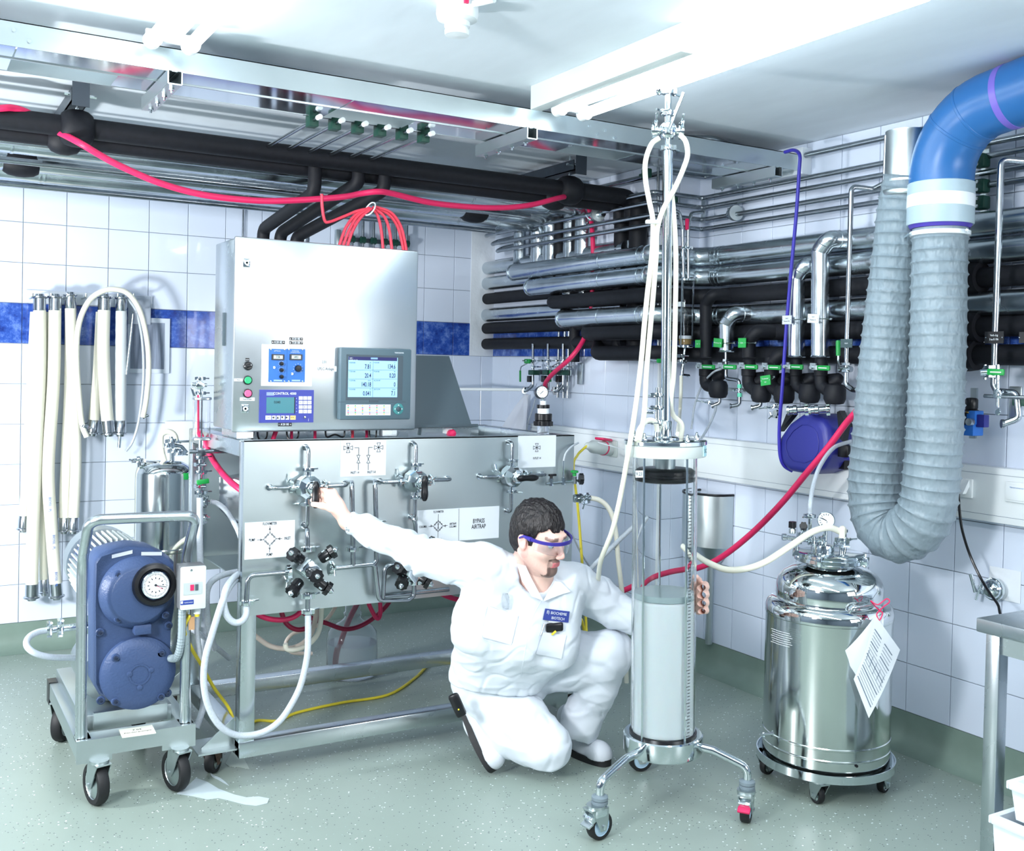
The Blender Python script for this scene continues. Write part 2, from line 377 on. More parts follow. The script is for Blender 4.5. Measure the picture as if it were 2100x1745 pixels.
# ---------------------------------------------------------------- pipework
def pipe(name,path,r,m,label,group=None,rings=(),n=18,rm=None,cat='pipe'):
    """one insulated or steel pipe with its joint bands as parts"""
    P=[V(p) for p in path]; o=solid(name,MB().tube(P,r,n),m,label,cat,group,ang=50)
    for q,d in rings:
        d=V(d).normalized(); q=V(q)
        MB().lathe([(r*.9,-.006),(r*1.035,-.006),(r*1.05,0),(r*1.035,.006),(r*.9,.006)],q,d,n).build('joint_band',rm or m,o)
    return o
Z6=[2.012,1.915,1.822,1.728,1.646,1.545]; KS=['S','S','B','S','B','B']
XD=.135; XB=-.15; YK=-1.80
nm=['topmost clad','second clad','upper black','third clad','middle black','lowest black']
el=[(1050,545),(1085,585),(1128,610),(1150,655),(1200,685),(1220,722)]
vert=[-.60,-.735,-1.0,-1.09,None,None]
for i,z in enumerate(Z6):
    S=KS[i]=='S'; r=.046 if S else .037; m=ALU if S else FOAM
    e=H(*el[i],x=XB); y0=e.y; 
    if vert[i] is not None: st=[(-.09,y0+.09,2.31+.0*i),(-.09,y0+.09,z),(XB,y0,z)] if i<0 else [(XB+.09,y0+.05,2.30),(XB+.09,y0+.05,z+.06),(XB+.05,y0+.03,z+.01),(XB,y0-.03,z)]
    else: st=[(XB+.11,y0+.1,z+.08),(XB+.06,y0+.05,z+.03),(XB,y0-.02,z)]
    path=fil(st+[(XB,YK,z),(XD-.05,YK,z),(XD,YK-.09,z),(XD,-5.6,z)],.085,5)
    rg=[]
    if S: rg=[((XB,y0-.02,z),(0,1,0)),((XB,YK+.42,z),(0,1,0)),((XB,YK+.1,z),(0,1,0)),((XB,YK+.05,z),(0,1,0)),((XB+.06,YK,z),(1,0,0)),((XD-.07,YK,z),(1,0,0)),((XD,YK-.1,z),(0,1,0)),((XD,YK-.13,z),(0,1,0)),((XD,YK-.155,z),(0,1,0)),((XD,-3.72,z),(0,1,0)),((XD,-3.74,z),(0,1,0)),((XD,-4.05,z),(0,1,0))]
    pipe('clad_pipe' if S else 'foam_pipe',path,r,m,f'{nm[i]} pipe of the six wrapping round the pier and along the wall','pipes round the pier' if 0 else None,rg)
    # short pipe of the same line coming out of the back wall
    pz=H(*[(989,549),(989,581),(985,612),(989,646),(985,673),(985,705)][i],y=-.02).z
    pipe('clad_pipe' if S else 'foam_pipe',[(-.055,.0,pz),(-.055,YK+.35,pz)],(.04 if S else .034),m,f'{nm[i]} pipe leaving the plaster patch in the corner',None,[((-.055,-.05,pz),(0,1,0))] if 0 else ())
# risers on the side wall
for y,r,m,lab,za,zb in ((-.60,.042,ALU,'clad riser pipe next to the corner, first of the bright pair',1.95,2.33),(-.735,.042,ALU,'clad riser pipe beside the first bright riser near the corner',1.9,2.33),
      (-1.0,.03,FOAM,'thin black foam riser beside the single clad riser',1.5,2.33),(-1.085,.036,ALU,'single clad riser between black risers behind the tubes',1.7,2.33),(-1.40,.04,FOAM,'wide black foam riser behind the flanged tube',1.0,2.33),(-1.535,.045,FOAM,'widest black foam riser next to the pier edge',1.0,2.33)):
    if 'bright' in lab or 'single' in lab or 'thin' in lab: pipe('riser_pipe',[(-.06,y,zb),(-.06,y,za)],r,m,lab,None,[((-.06,y,h),(0,0,1)) for h in (2.22,2.2,2.05)] if m is ALU else ())
    else: pipe('riser_pipe',[(-.055,y,zb),(-.055,y,1.58)],r,m,lab)
for k,(y,lab) in enumerate(((-.80,'thin steel riser beside the bright risers'),(-.86,'second thin steel riser beside the bright risers'),(-.9,'third thin steel riser beside the bright risers'),(-1.47,'thin bright steel riser between the two wide black risers'))):
    pipe('steel_riser',[(-.03,y,2.33),(-.03,y,1.3 if k<3 else 1.62)],.009,PIPE,lab)
# ceiling level pipes along the back wall
def xp(y,z,x1): return [(-4.6,y,z),(x1,y,z)]
mp=pipe('foam_main',fil([(-4.6,-1.5,2.322),(-.07,-1.5,2.322),(-.07,-1.5,2.2)],.06,5),.039,FOAM,'long thick black foam pipe hung under the ceiling from brackets')
pipe('foam_pipe',fil([(-4.6,-1.41,2.292),(-.07,-1.40,2.292),(-.07,-1.4,2.2)],.06,5),.034,FOAM,'black foam pipe half hidden just below the thick hung one')
def duct(y,z,r,x1,lab,rx):
    pipe('clad_pipe',fil([(-4.6,y,z),(x1,y,z),(x1,y,z-.25)],.07,5),r,ALU,lab,None,[((a,y,z),(1,0,0)) for a in rx])
duct(-1.07,2.325,.05,-.06,'clad ceiling pipe directly behind the black foam pipes',(-2.83,-1.6,-.75,-.3))
duct(-.76,2.312,.056,-.06,'thick middle clad pipe at ceiling level near the back wall',(-2.85,-2.0,-1.2,-.55))
duct(-.62,2.285,.05,-.06,'lowest clad pipe at ceiling level along the back wall',(-2.68,-2.66,-1.75,-.6,-.35))
for k,(y,z,lab) in enumerate(((-1.2,2.30,'slim bright pipe under the clad pipes, nearer the black pipe'),(-.90,2.275,'slim bright pipe between two clad ceiling pipes'),(-.52,2.235,'slim bright pipe lowest against the back wall tiles'))):
    pipe('steel_pipe',xp(y,z,-.3),.014,PIPE,lab,None,[((-2.8+.1*k,y,z),(1,0,0)),((-1.9,y,z),(1,0,0))])
# brackets that carry the main pipe, and the foam blocks round it
for px,py,lab in ((158,200,'dark steel channel bracket holding the black pipe beside the lamp end'),(1168,362,'steel channel bracket holding the black pipe near the corner')):
    c=H(px,py,y=-1.5); b=thing('pipe_bracket',lab,'bracket',(c.x,-1.5,2.40)); x=c.x
    m=MB(); m.bb((x-.03,-1.58,2.40),(x+.03,-.5,2.404)); m.bb((x-.03,-1.58,2.40),(x-.026,-.5,2.45)); m.bb((x+.026,-1.58,2.40),(x+.03,-.5,2.45)); m.bb((x-.03,-1.6,2.38),(x+.03,-1.596,2.48)); m.build('channel',DSTEEL,b)
    m=MB(); m.cyl((x,-1.5,2.35),(x,-1.5,2.48),.006); m.cyl((x,-.9,2.33),(x,-.9,2.48),.006); m.cyl((x-.05,-1.55,2.43),(x+.06,-1.55,2.43),.006,n=6); m.build('threaded_rod',CHROME,b)
    MB().lathe([(.035,-.06),(.052,-.054),(.064,-.038),(.07,-.015),(.07,.015),(.064,.038),(.052,.054),(.035,.06)],(x,-1.5,2.318),(1,0,0),24).build('foam_block',FOAM,b)
    MB().lathe([(.032,-.06),(.05,-.045),(.06,-.015),(.06,.015),(.05,.045),(.032,.06)],(x-.03,-1.41,2.29),(1,0,0),20).build('foam_block',FOAM,b)
    MB().lathe([(.05,-.07),(.062,-.05),(.068,-.015),(.068,.015),(.062,.05),(.05,.07)],(x-.12,-.76,2.30),(1,0,0),20).build('foam_block',FOAM,b)
# three black drops from the main pipe to behind the control cabinet
for k,(tx,ty,bx,by,lab) in enumerate(((645,395,540,470,'black foam drop pipe nearest the lamp, bending down behind the control cabinet'),(735,375,575,478,'middle black foam drop pipe bending down behind the control cabinet'),(788,390,607,486,'black foam drop pipe bound with the coral tubes above the cabinet'))):
    a=H(tx,ty,y=-1.46); bt=H(bx,by,y=-.88)
    b0_=V((a.x-.03,-.88,bt.z)) if 0 else bt
    pipe('foam_drop_pipe',fil([(a.x,-1.46,2.30),a,bt,bt-V((0,0,.35))],.05,5),.029,FOAM,lab)
pipe('clad_stub',[H(622,478,y=-.8),H(622,560,y=-.8)],.03,ALU,'short clad pipe end standing behind the control cabinet',None,[(H(622,484,y=-.8),(0,0,1)),(H(622,490,y=-.8),(0,0,1))])
# thin steel tubes over the pier and along the right wall
YT=-1.745; XT=.175; XU=-.125
tz=[H(1250,413,x=XU).z,H(1250,432,x=XU).z,H(1250,456,x=XU).z,H(1250,475,x=XU).z]
ly=[H(983,471,x=XU).y,H(990,492,x=XU).y,H(1008,507,x=XU).y,H(1018,530,x=XU).y]
tl=['first','second','third','lowest']
for k in range(4):
    z=tz[k]; y0=min(ly[k],-.06)
    st=[V((-.03,y0-.14,z+.06)),V((XU+.02,y0,z))] if k<2 else [V((-.03,y0-.16,z+.04)),V((XU+.04,y0,z+.02)),V((XU-.005,y0-.005,z-.004))]
    pipe('steel_tube',fil(st+[V((XU,y0-.05,z)),V((XU,YT,z)),V((XT,YT,z)),V((XT,-5.6,z))],.025,4),.0115,PIPE,f'{tl[k]} from the top of four steel tubes bending round the pier',n=10)
zt=H(1660,318,x=.2).z
pipe('steel_tube',fil([V((-.05,-.5,zt)),V((-.05,YT,zt)),V((.19,YT,zt)),V((.19,-5.6,zt))],.025,4),.0125,PIPE,'uppermost steel tube running just under the ceiling past the tray end',n=10)
fl=H(1226,440,x=XU)
f=thing('tube_flange','round steel flange joint with clamp on the second tube before the pier','flange',fl)
MB().lathe([(.012,-.012),(.036,-.012),(.036,.012),(.012,.012)],fl,(.3,1,0),18).build('flange_disc',STEELM,f); MB().cyl(fl-V((0,-.05,0)),fl-V((0,.05,0)),.016).build('sleeve',CHROME,f)
MB().wing(fl+V((0,.03,0)),(0,1,0),(0,0,-1),.022).build('clamp',CHROME,f)
fl=H(1508,437,x=XT); f=thing('tube_flange','round steel flange joint on a tube near the tray end','flange',fl)
MB().lathe([(.012,-.012),(.036,-.012),(.036,.012),(.012,.012)],fl,(.3,1,0),18).build('flange_disc',STEELM,f); MB().wing(fl+V((0,.035,0)),(0,1,0),(0,0,1),.02).build('clamp',CHROME,f)
for px,py,xx,lab in ((1334,354,-.03,'dark green tube clamp under the uppermost tube'),(1388,408,.16,'dark green tube clamp on the first tube at the pier')):
    q=H(px,py,y=YT) ; MBc=MB().box(q+V((0,.03,0)),(.03,.05,.045),None,.006); MBc.cyl(q+V((0,.03,0)),V((q.x,YC-.003,q.z)),.006); solid('tube_clamp',MBc,DGREEN,lab,'clamp')
q=H(1448,433,y=YT-.02); c=thing('tube_bracket','small galvanised saddle bracket holding the tube at the corner','bracket',q)
MB().box(q+V((0,.02,0)),(.025,.006,.11),None,.002).build('bracket_plate',STEELM,c)
pipe('steel_conduit',[H(1350,330,y=-1.7),H(1350,720,y=-1.7)],.007,PIPE,'thin vertical conduit on the pier behind the tubes')
# ---------------------------------------------------------------- process skid with valve panel
PY=-2.12
X0,X1=-2.178,-.803
def PP(px,py,off=0.0): return H(px,py,y=PY-off)
XD_,ZD_=V((1,0,0)),V((0,0,1)); FN=V((0,-1,0))
def caster(root,c,ax,R,w,name='caster',m1=None,rust=False,brake=False,rim=None,top=None):
    """a swivel caster touching the floor at c, wheel axle along ax"""
    c=V(c);ax=V(ax).normalized();f=ax.cross(V((0,0,1))); hub=c+V((0,0,R))
    m1=m1 or STEELM; top=top or (R*2+.03)
    m=MB(); off=f*(R*.35)
    for s in(-1,1):
        q=hub+ax*s*(w/2+.004)
        m.prism([q+f*.012-V((0,0,.014)),q-f*.012-V((0,0,.014)),q-f*.02+V((0,0,.02)),q+off-f*.035+V((0,0,top-R-.006)),q+off+f*.035+V((0,0,top-R-.006)),q+f*.03+V((0,0,.02))],ax*s*.003)
    m.box(hub+off+V((0,0,top-R-.006)),(.07,w+.014,.005),(f,ax,V((0,0,1)))); m.cyl(hub+off+V((0,0,top-R-.006)),hub+off+V((0,0,top-R+.004)),.03,n=16)
    fk=m.build(name,m1,root)
    t=MB().lathe([(R*.72,-w/2),(R*.93,-w/2),(R,-w*.3),(R,w*.3),(R*.93,w/2),(R*.72,w/2)],hub,ax,28,ring=True).build('tyre',RUBBER,fk)
    MB().lathe([(R*.2,-w*.55),(R*.3,-w*.42),(R*.7,-w*.35),(R*.74,-w*.46),(R*.74,w*.46),(R*.7,w*.35),(R*.3,w*.42),(R*.2,w*.55)],hub,ax,24,ring=True).build('rim',rim or STEELM,fk)
    MB().cyl(hub-ax*(w/2+.012),hub+ax*(w/2+.012),.007,n=8).build('axle',CHROME,fk)
    return fk
RUST=mat('rusty_steel',srgb(120,96,84),.6,.6,noise=.6,nscale=40)
sk=thing('process_skid','stainless process skid on casters carrying the valve panel and control cabinet','process skid',(-1.5,-1.8,0))
MB().bb((X0,PY,.578),(X1,PY+.004,1.19)).bb((X0,PY,1.186),(X1,PY+.05,1.19)).bb((X0+.09,PY+.004,.578),(X1,PY+.02,.582)).build('valve_panel',STEELM,sk)
def post(x,y,z0,z1,name='leg'): MB().bb((x,y,z0),(x+.055,y+.055,z1),.004).build(name,STEEL,sk)
post(X0,PY+.005,.08,1.185); post(X0,-1.38,.06,1.185); post(X1-.057,PY+.005,.06,1.185); post(X1-.057,-1.38,.06,1.185)
MB().bb((X0,PY+.002,.078),(X1,PY+.06,.136),.004).build('rail',STEEL,sk)
MB().bb((X0+.055,-1.42,.078),(X1,-1.36,.136),.004).build('rail',STEEL,sk)
for x in (X0,X1-.057): MB().bb((x,PY+.06,.078),(x+.055,-1.38,.134),.004).build('rail',STEEL,sk)
for x in (X0-.001,X1-.057): MB().bb((x,PY+.06,1.13),(x+.055,-1.36,1.188),.004).build('top_rail',STEEL,sk)
MB().bb((X0,-1.40,1.13),(X1,-1.36,1.188),.004).build('top_rail',STEEL,sk)
# inner deck with hopper behind the side opening
MB().bb((X0+.05,PY+.07,.66),(X1-.06,-1.40,.664)).build('deck',STEELM,sk)
hp=H(470,1105,y=-1.75); MB().ring([V((-1.98,-1.7,1.02)),V((-1.98,-1.7,.9)),V((-1.98,-1.7,.74)),V((-1.98,-1.7,.67))],[.17,.17,.03,.025],4).build('hopper',STEEL,sk)
MB().bb((X0+.03,-1.36,.6),(X0+.5,-1.355,1.15)).build('back_sheet',STEELM,sk)
# gusset plate and casters
g=MB().prism([(X0,-2.06,.105),(X0,-2.06,.21),(X0-.115,-2.06,.118),(X0-.115,-2.06,.105)],(0,.005,0)); g.bb((X0-.135,-2.1,.105),(X0+.0,-1.95,.111)); g.build('caster_bracket',STEELM,sk)
caster(sk,(X0-.055,-1.99,0),(.8,-.6,0),.045,.034,m1=RUST,top=.105)
g=MB().prism([(X0,-1.36,.105),(X0,-1.36,.21),(X0-.115,-1.36,.118),(X0-.115,-1.36,.105)],(0,.005,0)); g.bb((X0-.135,-1.40,.105),(X0+.0,-1.27,.111)); g.build('caster_bracket',STEELM,sk)
caster(sk,(X0-.055,-1.31,0),(.9,-.4,0),.045,.034,m1=RUST,top=.105)
MB().bb((X1,-2.1,.105),(X1+.13,-1.95,.111)).build('caster_bracket',STEELM,sk); caster(sk,(X1+.06,-2.02,0),(1,0,0),.045,.034,m1=RUST,top=.105)
MB().bb((X1,-1.4,.105),(X1+.13,-1.27,.111)).build('caster_bracket',STEELM,sk); caster(sk,(X1+.06,-1.33,0),(1,0,0),.045,.034,m1=RUST,top=.105)
# red emergency knob behind the panel
q=H(928,889,y=-1.95); ek=thing('stop_knob','round red push knob showing above the panel below the grey document holder','knob',q)
MB().lathe([(.014,-.03),(.016,-.008),(.017,.0),(.012,.008),(0,.011)],q,(0,-1,0),18).build('knob_cap',RED,ek); MB().bb((q.x-.02,q.y+.02,1.19),(q.x+.01,q.y+.05,q.z+.02)).build('post',WHITE,ek)
# ---- flat line work helper
def pl(m,pts,w,closed=False,n=FN,t=.0008):
    P=[V(p) for p in pts]; k=len(P)
    for i in range(k if closed else k-1):
        a,b=P[i],P[(i+1)%k]; d=b-a
        if d.length<1e-6: continue
        d=d.normalized(); s=d.cross(n).normalized(); a2=a-d*w*.4; b2=b+d*w*.4
        m.add([a2+s*w/2+n*t,b2+s*w/2+n*t,b2-s*w/2+n*t,a2-s*w/2+n*t],[(0,1,2,3)])
    return m
def plate(name,c,lab,cat='sign',m=None,th=.003,parent=None,part=None,off=0,group=None):
    """flat plate on the valve panel from four measured corners"""
    P=[PP(*q,off=off) for q in c]; x0=(P[0].x+P[3].x)/2; x1=(P[1].x+P[2].x)/2; z1=(P[0].z+P[1].z)/2; z0=(P[2].z+P[3].z)/2
    b=MB().bb((x0,PY-th-off,z0),(x1,PY-off-.0002,z1))
    if parent: return b.build(part,m or PAPER,parent),(x0,x1,z0,z1)
    t=thing(name,lab,cat,((x0+x1)/2,PY,z0),group); b.build('plate',m or PAPER,t); return t,(x0,x1,z0,z1)
SY=PY-.0032
def tx(s,px,py,cap,par,m=None,al='CENTER',sx=.62,bold=.004,y=SY): text(s,cap/570/.70,H(px,py,y=y),XD_,ZD_,m or INK,par,align=al,sx=sx,bold=bold)
def cross_sym(m,c,r,w):
    for k in range(4):
        d=V((math.cos(k*PI/2),0,math.sin(k*PI/2))); s=V((-d.z,0,d.x)); pl(m,[c,c+d*r+s*r*.42,c+d*r-s*r*.42],w,True)
s1,_=plate('panel_sign',((698.7,904),(791.6,902.4),(790,974.5),(697,976.8)),'white panel sign reading INLET 1-4 and INLET 5-8 with two cross symbols')
m=MB(); Q=lambda px,py:H(px,py,y=SY); c=lambda x,y:Q(480+x/6.5625,880+y/6.5625)
cross_sym(m,c(1535,252),.017,.0017); cross_sym(m,c(1945,245),.017,.0017)
pl(m,[c(1622,250),c(1678,250),c(1675,350)],.0019); pl(m,[c(1862,245),c(1810,245),c(1808,345)],.0019)
for x in (1673,1806):
    pl(m,[c(x-22,350),c(x+22,350),c(x,403)],.0017,True); pl(m,[c(x-22,455),c(x+22,455),c(x,403)],.0017,True); pl(m,[c(x-1,457),c(x-2,548)],.0019)
m.build('printed_pattern',INK,s1); tx('INLET 1-4',480+1625/6.5625,880+585/6.5625,5,s1); tx('INLET 5-8',480+1848/6.5625,880+578/6.5625,5,s1)
def diamond(m,c0,r,w,mid=False):
    dx,dz=V((r,0,0)),V((0,0,r)); P=[c0+dz,c0+dx,c0-dz,c0-dx]
    for i in range(4):
        a,b=P[i],P[(i+1)%4]; d=(b-a)
        pl(m,[a,a+d*.28],w); pl(m,[b,b-d*.28],w)
        for s,e in((.28,.5),(.72,.5)):
            dn=d.normalized(); sd=V((-dn.z,0,dn.x))*r*.13; p=a+d*s; q=a+d*e; pl(m,[p+sd,p-sd,q],w,True)
    if mid:
        pl(m,[c0+dz,c0+dz*.4],w); pl(m,[c0-dz,c0-dz*.4],w); sd=dx*.14
        pl(m,[c0+dz*.4-sd,c0+dz*.4+sd,c0],w,True); pl(m,[c0-dz*.4-sd,c0-dz*.4+sd,c0],w,True)
s2,_=plate('panel_sign',((501.8,1072),(603.8,1066),(603.8,1140.8),(501.8,1146.5)),'white panel sign with valve diamond reading FLOWMETER, PUMP and INLET')
m=MB(); c=lambda x,y:Q(480+x/4.363,860+y/4.363); k=c(320,1070); diamond(m,k,.023,.0015)
pl(m,[c(320,1012),c(320,955)],.0015); pl(m,[c(318,1130),c(317,1188)],.0015); pl(m,[c(262,1076),c(207,1078)],.0015); pl(m,[c(378,1068),c(428,1066)],.0015)
for a,b in(((312,985),(328,985)),((310,1150),(326,1150))): pl(m,[c(*a),c((a[0]+b[0])/2,a[1]-14 if a[1]<1000 else a[1]+14),c(*b)],.0014,True)
pl(m,[c(235,1068),c(235,1086),c(252,1077)],.0014,True); pl(m,[c(410,1058),c(410,1076),c(394,1067)],.0014,True)
m.build('printed_pattern',INK,s2)
for s,x,y in(('FLOWMETER',320,933),('PUMP',160,1080),('INLET',478,1063),('PUMP',316,1210)): tx(s,480+x/4.363,860+y/4.363,5.6,s2)
s3,b3=plate('panel_sign',((856,1046),(1023,1038),(1022,1104.5),(855,1112.5)),'white panel sign above the outstretched arm reading BYPASS AIRTRAP')
m=MB(); c=lambda x,y:Q(800+x/4.364,830+y/4.364); k=c(430,1085); diamond(m,k,.021,.0015,True)
pl(m,[c(430,1035),c(432,980)],.0015); pl(m,[c(428,1135),c(427,1190)],.0015); pl(m,[c(382,1087),c(345,1088)],.0015); pl(m,[c(478,1082),c(512,1080)],.0015); pl(m,[c(616,930),c(612,1215)],.0012)
for s in(-1,1): pl(m,[c(430+s*65,1075),c(430+s*65,1093),c(430+s*52,1084)],.0014,True)
m.build('printed_pattern',INK,s3)
tx('FLOWMETER',800+433/4.364,830+958/4.364,4.8,s3); tx('COLUMN',800+293/4.364,830+1092/4.364,4.8,s3); tx('AIRTRAP/',800+562/4.364,830+1065/4.364,4.6,s3); tx('COLUMN',800+560/4.364,830+1090/4.364,4.6,s3); tx('DETECTOR',800+425/4.364,830+1207/4.364,4.6,s3)
tx('BYPASS',800+793/4.364,830+1040/4.364,9.5,s3,sx=.68); tx('AIRTRAP',800+792/4.364,830+1090/4.364,9.5,s3,sx=.68)
s4,_=plate('panel_sign',((1061.8,894),(1139,892),(1139,956),(1061.8,960)),'white panel sign with one cross symbol reading OUTLET 1-4')
m=MB(); cross_sym(m,c(1312,383),.0165,.0016); m.build('printed_pattern',INK,s4); tx('OUTLET 1-4',800+1313/4.364,830+478/4.364,4.6,s4)
# ---- four way valves on the panel
def valve4(cpx,cpy,ports,horiz,label):
    o=.058; c0=PP(cpx,cpy,.05); c0.y=PY; t=thing('four_way_valve',label,'valve',c0,None)
    a=FN; R=.043
    MB().lathe([(R*.9,.012),(R,.018),(R,.058),(R*.93,.064),(R*.62,.086),(R*.55,.088)],c0,a,10 if 1 else 24).build('valve_body',CHROME,t,ang=25)
    MB().lathe([(.014,.085),(.021,.085),(.021,.098),(.017,.104),(.011,.106),(.011,.112)],c0,a,6).build('gland_nut',CHROME,t)
    d=V((1,0,0)) if horiz else V((0,0,-1)); s=V((0,0,1)) if horiz else V((1,0,0)); h=MB(); q=c0+a*.118-d*.028
    if horiz: q=c0+a*.118-d*.022
    h.ring([q+d*(k*.0085) for k in range(12)],[.006,.011,.013,.0125,.0115,.0115,.012,.013,.0135,.013,.011,.006],12); h.build('handle',BLACK,t)
    names=('L','R','T','B'); dv={'L':V((-1,0,0)),'R':V((1,0,0)),'T':V((0,0,1)),'B':V((0,0,-1))}
    for n,pp_ in zip(names,ports):
        e=PP(*pp_); dd=dv[n]; cc=c0+a*.036
        L=abs((e-c0).dot(dd)); tip=c0+a*.036+dd*L; tip=V((e.x if n in'TB' and 0 else tip.x,tip.y,tip.z))
        MB().tube(fil([cc+dd*R*.8,tip,V((tip.x,PY+.004,tip.z))],.02,6),.0072,12).build('port_tube',PIPE,t)
        MB().lathe([(.012,-.004),(.012,.001)],V((tip.x,PY-.003,tip.z)),a,12).build('ferrule',CHROME,t)
        out={'L':V((0,-.3,1)),'R':V((0,-.4,1)),'T':V((1,-.3,0)),'B':V((-1,-.3,0)) if horiz is False and cpx<700 else V((1,-.3,0))}[n]
        MB().cyl(cc+dd*R*.85,cc+dd*R*1.35,.011).wing(cc+dd*(R+.018),dd,out,.0155).build('clamp',CHROME,t)
valve4(634,999,((551.6,1001),(705.5,993.5),(628.5,917),(628.6,1076.6)),False,'four-way valve whose black lever the kneeling man is turning')
valve4(855,987,((778,990),(917,982),(849,909),(847,1060)),False,'middle four-way valve with its black lever upright')
valve4(1053,977,((982,979),(1110.5,975.5),(1046,906),(1045,1047)),True,'four-way valve below the outlet sign, black lever lying level')
# ---- diaphragm valve clusters with black hand wheels
def handwheel(m,c,a,R=.024):
    a=V(a).normalized();u,w=ortho(a); n=40; prof=[]
    P=[]; 
    for k in range(n):
        t=2*PI*k/n; r=R*(1+.07*math.cos(8*t)); P.append(c+u*r*math.cos(t)+w*r*math.sin(t))
    m.prism(P,a*.016)
def diaph(c0,spots,label,tubes=True):
    t=thing('valve_block',label,'valve',c0)
    MB().box(c0+FN*.05,(.058,.058,.06),(V((1,0,1)).normalized(),V((0,1,0)),V((-1,0,1)).normalized()),.004).build('block',CHROME,t)
    for (px,py,off,ax) in spots:
        w=PP(px,py,off); ax=V(ax).normalized(); hw=MB(); handwheel(hw,w-ax*.008,ax); o=hw.build('hand_wheel',BLACK,t)
        MB().lathe([(.011,.008),(.011,.014),(.007,.02),(.004,.024),(0,.024)],w,ax,10).build('spindle',CHROME,o)
        MB().lathe([(.016,-.05),(.02,-.045),(.02,-.012),(.014,-.008)],w,ax,12).build('bonnet',BLACK,t)
        b=MB(); u,v=ortho(ax)
        for s in range(4):
            a=s*PI/2+.5; q=w-ax*.03+u*.021*math.cos(a)+v*.021*math.sin(a); b.cyl(q,q+ax*.012,.0035,n=6)
        b.build('bolt',CHROME,t,kind='stuff')
    return t
c1=PP(634,1168,.05); c1.y=PY
v1=diaph(c1,((601.5,1137,.075,(-.75,-.45,.55)),(681,1131,.08,(.75,-.35,.55)),(648.5,1181,.125,(.05,-1,0)),(600,1212,.075,(-.7,-.5,-.55)),(672,1207,.075,(.8,-.3,-.6))),'cluster of black hand wheels on a silver block below the first valve')
MB().wing(PP(592,1173,.06),(1,0,0),(0,-.5,-1),.019).build('clamp',CHROME,v1); MB().wing(PP(631,1126,.06),(0,0,1),(1,-.3,0),.019).build('clamp',CHROME,v1)
MB().wing(PP(678,1166,.06),(1,0,0),(0,-.5,1),.019).build('clamp',CHROME,v1); MB().wing(PP(631,1222,.06),(0,0,1),(1,-.3,0),.019).build('clamp',CHROME,v1)
c2=PP(845,1172,.05); c2.y=PY
v2=diaph(c2,((824,1197,.08,(-.5,-.7,-.5)),(818,1165,.08,(-.7,-.5,.5)),(889,1113,.09,(.5,-.6,.6)),(878,1195,.08,(.7,-.5,-.5))),'cluster of black hand wheels half hidden behind the outstretched arm')
MB().wing(PP(849,1195,.06),(0,0,1),(1,-.3,0),.017).build('clamp',CHROME,v2); MB().wing(PP(872,1112,.06),(1,0,0),(0,-.3,1),.017).build('clamp',CHROME,v2)
def ptube(pts,label,r=.0085,group=None,rad=.025,o=.055,clamps=()):
    P=[PP(*q[:2],off=(q[2] if len(q)>2 else o)) for q in pts]
    t=solid('process_tube',MB().tube(fil(P,rad,5),r,12),PIPE,label,'tube',group)
    for (px,py,ax,out) in clamps: MB().wing(PP(px,py,o),ax,out,.018).build('clamp',CHROME,t)
    return t
ptube([(629,1086,-.01),(630,1086),(631,1128)],'short bent tube entering the panel above the hand wheel cluster')
ptube([(592,1173),(508,1180),(505,1240)],'bent steel tube from the hand wheel cluster down past the panel edge',rad=.03,clamps=((505,1236,(0,0,1),(1,-.3,0)),))
ptube([(631,1215),(631,1262)],'straight steel outlet tube under the hand wheel cluster',clamps=((631,1254,(0,0,1),(1,-.3,0)),))
ptube([(678,1166),(766,1157),(772,1150),(771,1064),(769,987),(768,986,-.01)],'long bent tube rising to the panel beside the shirt cuff',clamps=((771,1072,(0,0,1),(1,-.3,0)),))
ptube([(721,989,-.01),(721.5,989),(723,1075),(724,1159)],'upright tube passing behind the bare wrist',clamps=((722,1126,(0,0,1),(1,-.3,0)),))
ptube([(762,1158),(769,1160),(777,1232),(838,1230),(849,1222),(849,1195)],'looped tube hanging below the panel edge under the arm',rad=.025)
ptube([(830,1158),(789,1160),(785,1229)],'second tube of the hanging loop, bent behind the sleeve',o=.05)
ptube([(846,1061,-.01),(848,1062),(852,1075),(853,1112)],'short bent tube by the edge of the bypass sign',r=.008)
ptube([(785,1222,.0),(920,1208,.0)],'level steel tube along the lower panel edge behind the arm',r=.009)
# instrument valves near the panel's far edge
iv=thing('needle_valve_manifold','small needle valve manifold with green knob at the panel edge','valve',PP(1155,985))
m=MB(); m.cyl(PP(1120,992,.04),PP(1195,985,.04),.006); 
for px,py in((1130,990),(1155,988),(1178,986)): m.cyl(PP(px,py+6,.04),PP(px,py-9,.04),.009,n=6)
m.cyl(PP(1155,985,.04),PP(1156,945,.04),.004); m.build('manifold',CHROME,iv)
MB().box(PP(1133,974,.04),(.034,.012,.009),None,.002).cyl(PP(1130,985,.04),PP(1131,975,.04),.006).build('handle',BLACK,iv)
MB().lathe([(.008,0),(.008,.012),(.016,.014),(.016,.022),(.006,.024)],PP(1178,976,.04),(0,0,1),12).build('green_knob',GREEN,iv); b=MB(); handwheel(b,PP(1188,982,.04),(1,-.4,0),.022); b.build('hand_wheel',BLACK,iv)
MB().tube(spl([PP(1156,945,.04),PP(1160,930,.04),PP(1172,916,.03),PP(1186,908,0)]),.004).build('sample_tube',CLEARH,iv)
